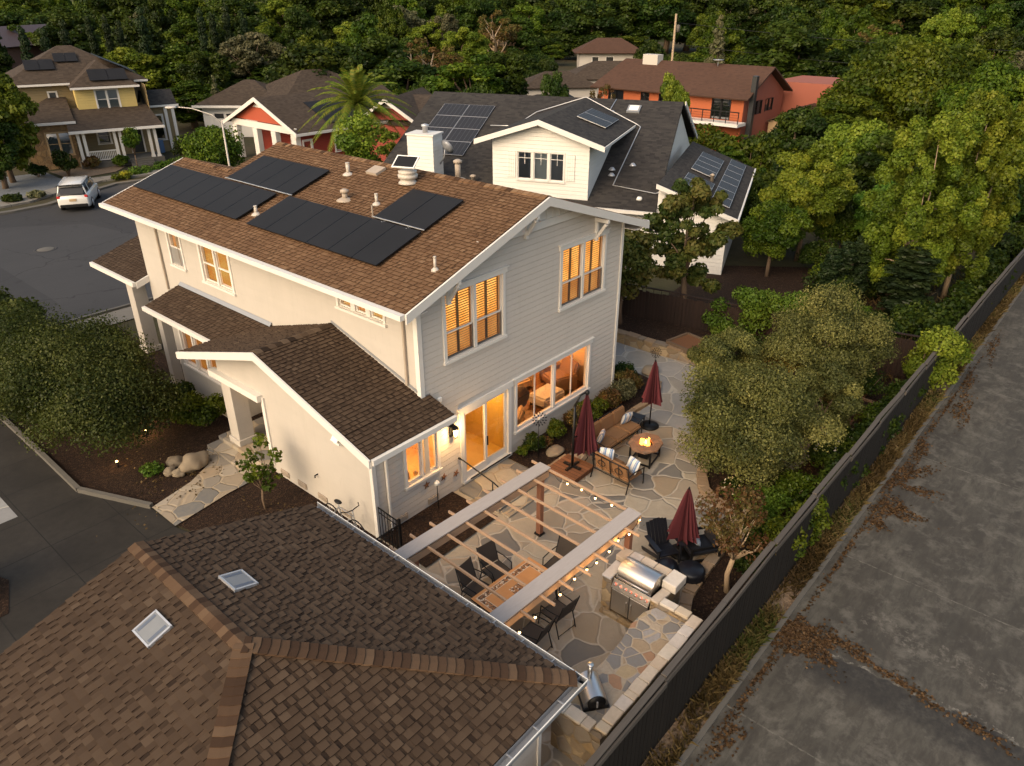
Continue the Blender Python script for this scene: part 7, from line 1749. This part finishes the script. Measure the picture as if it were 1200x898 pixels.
# ------------------------------------------------------------------ the wood behind the houses
def to_px(x, y, z):
    v = Vector((x, y, z)) - camp; q = v.dot(fw); return 600 + 867.5 * v.dot(rt) / q, 449 - 867.5 * v.dot(up) / q
KEEP = [(0, 100, 18, 90, 135), (0, 205, 60, 200, 75), (210, 400, 90, 190, 85), (655, 748, 38, 80, 160), (625, 730, 68, 105, 95), (700, 960, 66, 160, 72), (480, 880, 105, 300, 60), (830, 862, 5, 70, 98)]
rw = random.Random(42)
def clear(x, y, h, w):
    d = math.hypot(x - camp.x, y - camp.y); px, p1 = to_px(x, y, h); _, p0 = to_px(x, y, 0); hw = w / 2 / mperpx(d)
    for a, b, c, e, kd in KEEP:
        if d < kd + 3 and px + hw > a and px - hw < b and p1 < e and p0 > c: return False
    return True
cnt = 0
for ring, (d0, d1, num, hlo, hhi) in enumerate(((80, 118, 46, 5, 9.5), (118, 165, 54, 9, 14), (165, 240, 60, 13, 17), (240, 330, 60, 16, 24))):
    for i in range(num):
        px = -60 + 1320 * (i + rw.uniform(-.3, .3)) / num; d = rw.uniform(d0, d1); x, y, _ = spot(px, 100, d); h = rw.uniform(hlo, hhi) * (1 if px > 120 else .8)
        w = rw.uniform(8, 13) * (1 if ring < 2 else 1.45)
        if not clear(x, y, h, w): continue
        kind = rw.choices(('dark', 'dark2', 'mid', 'mid2', 'grey', 'yellow', 'low', 'dry'), (5, 5, 4, 4, 1, 1, 2 if ring < 2 else 0, 1 if ring < 2 else 0))[0]
        where = next(w_ for lim_, w_ in ((205, 'behind yellow house'), (330, 'behind white garage'), (440, 'behind red cottage'), (560, 'above the palm'), (690, 'behind charcoal roof'), (800, 'near pale far house'), (960, 'behind orange house'), (1110, 'above the broad tree'), (9999, 'in upper right corner')) if px < lim_)
        row_ = ('low in the wood', 'midway in the wood', 'high in the wood', 'atop the wood')[ring]
        lab = {'dark': 'dense dark green tree', 'dark2': 'dark lumpy tree', 'mid': 'mid green tree', 'mid2': 'broad mid green tree', 'grey': 'loose grey green tree', 'yellow': 'yellowish tree', 'low': 'low dark thicket', 'dry': 'thin brownish tree'}[kind] + ' ' + row_ + ' ' + where
        put(kind, x, y, h if kind != 'low' else h * .5, w, lab, {'low': 'thickets at the foot of the wood'}.get(kind, kind.rstrip('2') + ' trees of the wood')); cnt += 1
# thickets that close the gaps between gardens
for k, (px, py, d, w) in enumerate(((455, 88, 78, 60), (505, 86, 80, 76), (560, 92, 76, 60), (430, 92, 82, 60), (900, 150, 62, 60), (930, 175, 56, 60), (860, 165, 60, 60), (985, 190, 50, 70), (1050, 215, 46, 80), (1110, 225, 42, 70), (410, 100, 76, 50), (1000, 215, 44, 70), (1080, 180, 52, 80), (1150, 150, 54, 90), (880, 215, 46, 50), (890, 190, 52, 50), (430, 82, 112, 60), (470, 86, 110, 60), (528, 88, 106, 46), (560, 80, 112, 60), (612, 78, 108, 60), (500, 62, 140, 70), (545, 56, 150, 70), (590, 54, 150, 70), (460, 56, 145, 70), (520, 40, 170, 80), (570, 38, 175, 80), (470, 40, 170, 80), (620, 36, 175, 80), (628, 58, 135, 50), (648, 46, 162, 44), (700, 34, 176, 90), (660, 34, 178, 60), (740, 34, 172, 60), (764, 44, 150, 50), (640, 66, 118, 40), (655, 28, 200, 90), (720, 26, 200, 90))):
    x, y, z = spot(px, py, d); put('low' if k % 3 else 'mid', x, y, max(1.5, z), w * mperpx(d), 'dark garden thicket filling the gap between the houses and trees', 'thickets between the gardens')
# ------------------------------------------------------------------ large single plants
def poplar(label, px, py, d, r, mat, n, leaf, seed):
    x, y, z = spot(px, py, d); return tree('poplar_tree', label, 'tree', (x, y, 0), seed, z, r, mat, n, leaf, 'up', 150, .14, (.07, .14), .012, 8, 'bark_pale', fork=.25, squash=1.5)
def big(label, px, py, d, r_, mat, n, leaf, seed, z0=.12, k=110, shape='round'):
    x, y, z = spot(px, py, d); return tree('broadleaf_tree', label, 'tree', (x, y, 0), seed, z, r_, mat, n, leaf, shape, k, z0, (.10, .21), .018, 10, ry=r_)
big('tall yellow green tree at the left edge beside the stone fronted house', -36, 46, 68, 3.6, 'yellow', 30000, .18, 136, .03)
big('very broad green tree at the upper right', 1092, 34, 74, 9.2, 'mid', 95000, .185, 137, .05, 190)
big('broad green tree in the upper right corner', 1195, 62, 66, 6.5, 'mid', 70000, .155, 138, .05, 150)
big('light green tree with loose crown beyond the side fence', 960, 158, 41, 2.8, 'yellow', 70000, .085, 131)
big('yellow green tree below the very broad tree', 1022, 124, 52, 3.7, 'yellow', 60000, .12, 132)
big('green tree between the light green one and the poplars', 1045, 205, 44, 2.6, 'bright', 42000, .10, 133, .05)
big('dark green tree right of the white house solar roof', 905, 190, 47, 2.2, 'dark', 15000, .15, 134, .02)
big('dark spreading tree low behind the poplars', 1150, 190, 50, 4.5, 'dark', 24000, .18, 135, .02)
poplar('tall upright yellow green poplar beside the alley fence at the right', 1112, 122, 35.5, 2.7, 'yellow', 85000, .082, 31)
poplar('upright green poplar at the right edge, right of the yellow green one', 1178, 95, 38, 2.7, 'yellow', 75000, .09, 32)
poplar('yellowish poplar left of the tallest poplar', 1062, 205, 38, 1.6, 'bright', 30000, .09, 33)
tree('round_shrub_tree', 'round dense dark green small tree right of the white house wall', 'tree', (24.3, 1.0, 0), 34, 4.5, 1.7, 'mid', 26000, .075, 'round', 50, .10, (.22, .34), .02, 6)
for i, (px, py, d, w) in enumerate(((980, 288, 34, 18), (997, 280, 34.5, 19), (1015, 272, 35, 20))): x, y, z = spot(px, py, d); put('cypress', x, y, z, w * mperpx(d) * 1.6, ('leftmost', 'middle', 'rightmost')[i] + ' of the three small dark cypresses beyond the side fence', 'small cypresses beyond the side fence')
x, y, z = spot(1078, 285, 34); put('cypress', x, y, z, 2.4, 'broad dark cypress against the poplar trunks')
tree('olive_tree', 'large silvery olive tree with loose crown between fire table and fence', 'olive tree', (7.05, -5.75, .05), 41, 4.0, 2.55, 'olive', 115000, .041, 'dome', 90, .02, (.10, .24), .03, 14, ry=2.3, lean=(-.2, .1), shell=(.45, 1.35))
tree('olive_tree', 'second silvery olive tree behind, reaching towards the ivy on the fence', 'olive tree', (12.6, -5.9, .05), 42, 4.3, 2.75, 'olive', 95000, .043, 'round', 76, .10, (.10, .24), .03, 14, ry=2.4, shell=(.45, 1.35))
tree('olive_tree', 'lower olive crown leaning over the curved bed towards the side path', 'olive tree', (10.2, -3.6, .05), 43, 3.6, 2.1, 'olive', 50000, .042, 'round', 50, .08, (.12, .27), .03, 10, ry=1.6)
bt = tree('round_bush', 'huge rounded grey green bush in the front bed beside the driveway', 'bush', (-4.55, 11.2, 0), 44, 3.8, 3.0, 'bush', 160000, .048, 'dome', 170, .0, (.09, .20), .022, 14, ry=5.9, squash=.9, shell=(.45, 1.25))
tree('round_bush', 'darker rounded bush behind the huge one, next to the street', 'bush', (-4.4, 19.4, 0), 45, 3.2, 2.2, 'bush', 16000, .10, 'dome', 40, .0, (.2, .32), .02, 8, ry=2.4)
shrub('low dark green shrub under the bay window beside the huge bush', (-1.75, 8.7, .03), .95, 1.2, 'mid', 6000, .06, 46); shrub('dark shrub between the entry column and the huge bush', (-2.2, 9.9, .03), .9, 1.3, 'dark', 5000, .07, 47)
shrub('small green plant alone in the front mulch near the driveway kerb', (-4.2, 7.3, .03), .38, .35, 'bright', 900, .05, 48); shrub('leafy shrub at the left edge beside the driveway', (-9.6, 5.6, 0), .9, 1.4, 'mid', 4500, .07, 49)
tree('sapling', 'slim young tree with thin leaves in front of the cream side wall', 'sapling', (-2.95, 3.35, .03), 50, 2.4, .8, 'mid', 750, .075, 'up', 20, .3, (.14, .26), .014, 14, fork=.3)
tree('crepe_myrtle', 'small tree with bare pale branches and rusty leaves beside the fence, behind the grill', 'tree', (2.35, -7.75, .05), 51, 2.9, 1.15, 'autumn', 2600, .055, 'up', 40, .42, (.14, .26), .022, 30, 'bark_pale', fork=.40)
tree('magnolia_tree', 'small blossoming tree with dark leaves in the raised bed by the house corner', 'tree', (13.55, 2.7, .4), 52, 4.5, 1.8, 'magnolia', 11000, .11, 'round', 46, .25, (.2, .34), .02, 10, extra=('flower', 90, .13))
tree('magnolia_tree', 'glossy leaved magnolia standing before the white house wall', 'tree', (16.6, 1.6, 0), 53, 6.4, 2.3, 'magnolia', 17000, .12, 'up', 70, .18, (.10, .19), .02, 20)
tree('olive_tree', 'small olive between the two large ones, near the fence', 'olive tree', (9.9, -6.9, .05), 44, 3.2, 1.6, 'olive', 30000, .042, 'round', 40, .05, (.12, .27), .03, 8, ry=1.5)
shrub('dark shrub between the house corner and the small blossoming tree', (13.2, 4.6, .4), .8, 3.2, 'dark', 4000, .1, 54)
shrub('round clipped hedge ball behind the street lamp', (17.2, 41.0, 0), 2.35, 4.4, 'mid', 20000, .13, 55, name='hedge_ball', cat='hedge', k=90)
for i, (x, y, r_, h, mt) in enumerate(((19.0, -5.6, 1.2, 1.5, 'dark'), (20.5, -4.2, 1.0, 1.2, 'mid'), (22.5, -3.2, 1.1, 1.6, 'dark'), (24.5, -2.0, 1.1, 1.4, 'mid'), (26.5, -.6, 1.2, 1.8, 'dark'), (28.5, -3.4, 1.4, 2.0, 'dark'), (25.0, -4.6, 1.2, 1.7, 'dark'), (21.2, -6.6, 1.2, 1.4, 'dark'), (27.5, 2.2, 1.3, 1.8, 'dark'), (30.5, .2, 1.6, 2.4, 'mid'))):
    shrub('dark shrub filling the neighbour garden behind the side fence', (x, y, 0), r_, h, mt, 3500, .085, 140 + i, group='shrubs of the neighbour garden')
# palm
PM = thing('palm_tree', 'feathery palm tree behind the main house ridge', 'palm tree', (22.2, 29.8, 0))
b = MB(); b.tube([(0, 0, 0), (.1, 0, 3), (0, .1, 6.1)], [.34, .28, .30], 10); b.build('trunk', M['bark'], PM)
LM['palm'] = leaf_mat('palm_fronds', [(.05, .085, .010), (.09, .14, .016), (.15, .19, .024), (.22, .20, .03)])
rg = np.random.default_rng(5)
for i in range(60):
    a = i * 2.4; el = R(82 - 100 * (i / 60) ** .9); L = rg.uniform(3.8, 4.9); P = []; u = Vector((math.cos(a), math.sin(a), 0))
    for k in range(9): q = k / 8; P.append(Vector((0, .1, 6.1)) + u * (L * q * math.cos(el) * (1 - .10 * q)) + Vector((0, 0, L * q * math.sin(el) - 1.15 * q * q * L * .42)))
    f = MB(); f.tube(P, [.035 * (1 - .9 * k / 8) + .004 for k in range(9)], 4)
    for k in range(1, 40):
        q = k / 40 * 7.99; j = int(q); c = P[j].lerp(P[j + 1], q - j); d = (P[j + 1] - P[j]).normalized(); s_ = d.cross(Vector((0, 0, 1))).normalized(); ll = .55 * math.sin(math.pi * min(1, k / 40 * .85 + .12))
        for sg in (-1, 1): tip = c + (s_ * sg * .75 + d * .6 - Vector((0, 0, .25))) * ll; f.add([c, c + d * .085, tip], [(0, 1, 2)], rg.uniform(0, 1))
    f.build('frond', LM['palm'], PM)
tree('tall_shrub', 'bright upright shrub at the foot of the palm, behind the main roof', 'shrub', (19.3, 26.6, 0), 56, 6.3, 2.2, 'yellow', 12000, .12, 'up', 50, .05, (.2, .34), .015, 8)
tree('tall_shrub', 'smaller bright shrub between the palm and the white chimney', 'shrub', (19.2, 23.4, 0), 57, 5.9, 1.2, 'yellow', 5000, .12, 'up', 30, .05, (.2, .34), .015, 8)
# hedges and climbers
def hedge(label, a, b, w, h, mat, n, leaf, seed, name='hedge', z=0, wob=.18):
    rg = np.random.default_rng(seed); a, b = np.array([*a, 0.]), np.array([*b, 0.]); L = np.linalg.norm(b - a); d = (b - a) / L; s_ = np.array([-d[1], d[0], 0])
    t = thing(name, label, 'hedge', tuple(a + np.array([0, 0, z]))); k = int(L / (w * .45)) * 3
    cen = np.array([d * rg.uniform(0, L) + s_ * rg.uniform(-w * .3, w * .3) + np.array([0, 0, rg.uniform(h * .15, h * .82)]) for _ in range(k)]); rad = rg.uniform(.32, .5, k) * w * (1 + wob * rg.normal(size=k))
    p, nr, tn = clump_points(cen, np.abs(rad), n, rg, .8); leaf_cloud('foliage', p, nr, leaf, tn, LM[mat], t, seed=seed)
    m = MB(); 
    for i in range(max(2, int(L))): q = d * (i + .5); m.tube([tuple(q), tuple(q + np.array([.05, 0, h * .6]))], [.04, .015], 5)
    m.build('stem', M['bark'], t); return t
hedge('long clipped hedge below the orange house balcony', (46.5, 21), (43.5, 4.5), 2.6, 3.2, 'mid', 14000, .2, 61)
hedge('yellow green climber spilling over the red brown side fence', (15.2, -.3), (16.2, -4.6), 1.25, 2.8, 'bright', 15000, .07, 62, 'climber')
hedge('mound of yellow green ivy hanging over the alley fence corner', (15.5, -8.1), (17.9, -8.5), 1.35, 2.5, 'yellow', 13000, .07, 63, 'ivy')
hedge('leafy growth poking over the alley fence near the rusty leaved tree', (4.0, -8.25), (5.4, -8.45), .8, 2.0, 'mid', 5000, .06, 64, 'climber')
hedge('dark climber along the garden side of the alley fence', (7.0, -8.2), (14.6, -8.25), .7, 1.5, 'dark', 12000, .07, 65, 'climber')
hedge('low dark hedge inside the neighbour garden behind the cypresses', (21.5, -2.0), (28, -5.5), 1.4, 1.6, 'dark', 6000, .1, 66)
hedge('dark shrubbery along the neighbour side of the alley fence', (18.5, -7.6), (40, -8.0), 1.3, 1.7, 'dark', 14000, .12, 67)
# shrubs of the house bed, sofa side to corner
for i, (x, y, r, h, mt, n, lb) in enumerate((
 (5.1, -.55, .42, .75, 'mid', 1600, 'leafy green shrub right behind the cantilever umbrella'), (5.95, -.62, .5, .85, 'autumn', 2200, 'brownish shrub behind the near end of the sofa'), (6.8, -.66, .52, .8, 'mid', 2400, 'green shrub behind the middle of the sofa'),
 (7.6, -.7, .55, .85, 'autumn', 2600, 'brown green shrub behind the far end of the sofa'), (8.5, -.75, .6, .8, 'grey', 2600, 'grey green shrub in front of the house corner'), (9.35, -.55, .6, .75, 'autumn', 2400, 'rusty shrub just beyond the house corner'),
 (10.0, .15, .55, .6, 'dark', 2000, 'dark low shrub on the corner of the side path'), (9.6, 1.0, .5, .8, 'autumn', 1800, 'reddish shrub against the hidden side wall'), (4.05, -.45, .38, .7, 'dark', 1500, 'dark round shrub at the foot of the wind spinner'), (4.45, -.62, .28, .4, 'autumn', 800, 'small reddish plant beside the pale rock'), (3.6, -.4, .25, .45, 'mid', 600, 'small green plant between landing and wind spinner'))):
    shrub(lb, (x, y, .07), r, h, mt, n, .045, 70 + i)
for i, (x, y, r, h, mt, n, lb, ex) in enumerate((
 (6.0, -6.0, .42, .4, 'dark', 1200, 'low plant with peach and white blossoms in the curved bed', ('peach', 60, .07)), (5.45, -7.15, .75, .9, 'bright', 4200, 'bright green shrub in the bend of the curved bed', None), (4.5, -7.7, .7, .95, 'mid', 3400, 'green shrub between the bright shrub and the rusty leaved tree', None), (6.6, -7.5, .8, 1.1, 'mid', 3800, 'green shrub under the olive tree near the fence', None),
 (9.0, -7.55, .7, 1.15, 'dark', 3000, 'rose bush with white blossoms near the fence, right of the olive trunk', ('flower', 46, .09)), (10.2, -7.7, .65, 1.0, 'dark', 2600, 'second white rose bush nearer the planter box', ('flower', 30, .09)), (12.0, -7.9, .6, 1.2, 'mid', 2400, 'leafy shrub beside the raised planter box', None), (14.2, -7.0, .9, 1.3, 'dark', 3000, 'dark shrub behind the raised planter box', None), (3.3, -7.9, .5, .6, 'dark', 1400, 'low dark shrub at the foot of the rusty leaved tree', None), (14.4, -2.6, .8, 1.2, 'dark', 2600, 'dark shrub at the side fence behind the olive trees', None))):
    shrub(lb, (x, y, .06), r, h, mt, n, .05, 90 + i, extra=ex)
# yellow house garden
for i, (x, y, r, h, mt, lb) in enumerate(((10.9, 52.2, 1.1, 2.3, 'dark', 'dark cone shaped shrub in front of the stone front'), (13.2, 53.6, .8, 1.1, 'autumn', 'rusty shrub at the porch corner of the yellow house'), (15.2, 52.6, .7, .9, 'mid', 'small shrub below the white porch railing'), (19.8, 50.9, 1.3, 2.2, 'dark', 'dark shrub right of the yellow house steps'), (20.6, 48.6, 1.2, 1.5, 'mid', 'green shrub near the hedge ball'), (5.0, 46.3, .7, .5, 'dark', 'low plant on the kerb strip left of the car'), (6.4, 46.2, .6, .5, 'grey', 'grey low plant on the kerb strip nearest the car'), (9.2, 53.6, .8, 1.0, 'dark', 'dark shrub at the left corner of the stone front'))):
    shrub(lb, (x, y, 0), r, h, mt, 1500, .12, 110 + i)
tree('sapling', 'small thin tree in front of the yellow house porch', 'sapling', (15.6, 50.6, 0), 120, 3.6, 1.0, 'mid', 1600, .14, 'round', 20, .45, (.3, .45), .014, 8)
hedge('low bright groundcover strip by the front walk of the yellow house', (14.2, 48.6), (19.0, 49.6), .9, .5, 'bright', 3000, .1, 121, 'groundcover')
hedge('small warm lit grass clump behind the parked car', (12.4, 47.9), (13.6, 48.0), .7, .5, 'yellow', 900, .1, 122, 'groundcover')
lamp('yard_light', (13.0, 47.4, .9), 14, WARM, .1)
# ------------------------------------------------------------------ stuff nobody could count
def stuff(name, o): o['kind'] = 'stuff'; return o
def blades(name, n, xr, yr, h, mat, seed, dens=None):
    rg = np.random.default_rng(seed); x = rg.uniform(*xr, n * 3); y = rg.uniform(*yr, n * 3)
    from mathutils import noise
    keep = np.array([noise.noise(Vector((a * .5, b * 2, seed))) + rg.uniform(-.5, .5) > -.08 for a, b in zip(x, y)]); x, y = x[keep][:n], y[keep][:n]; m = len(x)
    a = rg.uniform(0, 6.28, m); hh = h * rg.uniform(.4, 1.4, m); w = .012 + hh * .05; b0 = np.stack([x - np.cos(a) * w, y - np.sin(a) * w, np.zeros(m)], 1); b1 = np.stack([x + np.cos(a) * w, y + np.sin(a) * w, np.zeros(m)], 1)
    lx, ly = rg.normal(size=m) * hh * .45, rg.normal(size=m) * hh * .45; tp = np.stack([x + lx, y + ly, hh], 1); mid = np.stack([x + lx * .3, y + ly * .3, hh * .6], 1)
    q = np.stack([b0, b1, tp, mid], 1).reshape(-1, 3)
    me = bpy.data.meshes.new(name); me.vertices.add(4 * m); me.vertices.foreach_set('co', q.astype(np.float32).ravel()); me.loops.add(4 * m); me.loops.foreach_set('vertex_index', np.arange(4 * m, dtype=np.int32)); me.polygons.add(m); me.polygons.foreach_set('loop_start', np.arange(0, 4 * m, 4, dtype=np.int32)); me.update(calc_edges=True)
    pt = np.array([noise.noise(Vector((p * .35, 3, seed))) for p in x]); at = me.attributes.new('tone', 'FLOAT', 'FACE'); at.data.foreach_set('value', np.clip(.42 + pt * .9 + rg.normal(size=m) * .18, 0, 1).astype(np.float32)); me.materials.append(LM[mat]); o = bpy.data.objects.new(name, me); COL.objects.link(o); o['kind'] = 'stuff'; return o
blades('dry_grass', 26000, (-4, 45), (-9.04, -8.64), .17, 'dry', 5)
blades('garden_weeds', 5000, (15, 34), (-8.3, -2), .25, 'mid' if False else 'dry', 6)
def litter(name, spots, seed, size=.05):
    rg = np.random.default_rng(seed); P = []
    for x, y, rx, ry, n, ang in spots:
        a = rg.uniform(0, 6.28, n); q = np.sqrt(rg.uniform(0, 1, n)) * (1 + .45 * np.sin(a * 3 + x) + .25 * np.sin(a * 7 + y)); q = q * np.where(rg.uniform(0, 1, n) < .16, rg.uniform(1, 1.9, n), 1); u, v = rx * q * np.cos(a), ry * q * np.sin(a)
        P.append(np.stack([x + u * math.cos(ang) - v * math.sin(ang), y + u * math.sin(ang) + v * math.cos(ang), rg.uniform(.016, .035, n)], 1))
    P = np.concatenate(P); n = len(P); nr = np.stack([rg.normal(size=n) * .4, rg.normal(size=n) * .4, np.ones(n)], 1)
    o = leaf_cloud(name, P, nr, size, rg.uniform(0, 1, n), LM['litter'], None, aspect=1.4, seed=seed); o['kind'] = 'stuff'; return o
litter('fallen_leaves', [(2.25, -9.75, .42, .62, 1612, -.25), (2.0, -9.4, .5, .25, 558, .1), (2.55, -10.5, .16, .5, 310, -.1), (2.3, -11.7, .13, .7, 260, -.15), (2.1, -13.0, .14, .7, 186, -.1), (8.3, -9.75, .45, .55, 744, .5), (7.4, -9.6, .35, .2, 217, .2), (10.2, -9.5, 1.0, .28, 744, -.3), (9.7, -9.95, .2, .5, 248, .2), (12.1, -9.45, .7, .18, 310, .15), (15.6, -9.8, 1.1, .28, 434, .1), (18, -9.5, 1.2, .15, 260, .1), (22, -9.5, 1.4, .18, 248, .1), (.3, -9.38, 2.0, .09, 310, 0), (6, -9.36, 5, .07, 558, 0), (15, -9.36, 6, .07, 496, 0), (-1.2, -9.5, .5, .2, 217, 0)], 8)
litter('mulch_leaves', [(-3.6, 6.8, 1.6, 1.6, 300, 0), (-3, 2.0, .9, 1.6, 240, 0), (3, -7.9, 2, .4, 200, 0), (8, -7, 4, 1, 600, 0), (13.8, 1.5, .5, 2.5, 200, 0)], 9, .05).location.z = .06

# ------------------------------------------------------------------ look-alikes: say which one, by its place among its kind
same = {}
for o in list(bpy.data.objects):
    if o.parent is None and o.get('label'): same.setdefault(o['label'], []).append(o)
ORD = ['first', 'second', 'third', 'fourth', 'fifth', 'sixth', 'seventh', 'eighth', 'ninth', 'tenth', 'eleventh', 'twelfth']
ORD += ['thirteenth', 'fourteenth', 'fifteenth', 'sixteenth', 'seventeenth', 'eighteenth', 'nineteenth', 'twentieth'] + ['twenty-' + w_ for w_ in ORD[:9]] + ['thirtieth'] + ['thirty-' + w_ for w_ in ORD[:9]]
for lab, os_ in same.items():
    if len(os_) < 2: continue
    os_.sort(key=lambda o: to_px(*o.location)[0]); n = len(os_)
    for i, o in enumerate(os_):
        pre = ('left ', 'right ')[i] + 'one of two, ' if n == 2 else ('leftmost of these, ' if i == 0 else 'rightmost of these, ' if i == n - 1 else ORD[i] + ' from the left, ')
        o['label'] = pre + lab
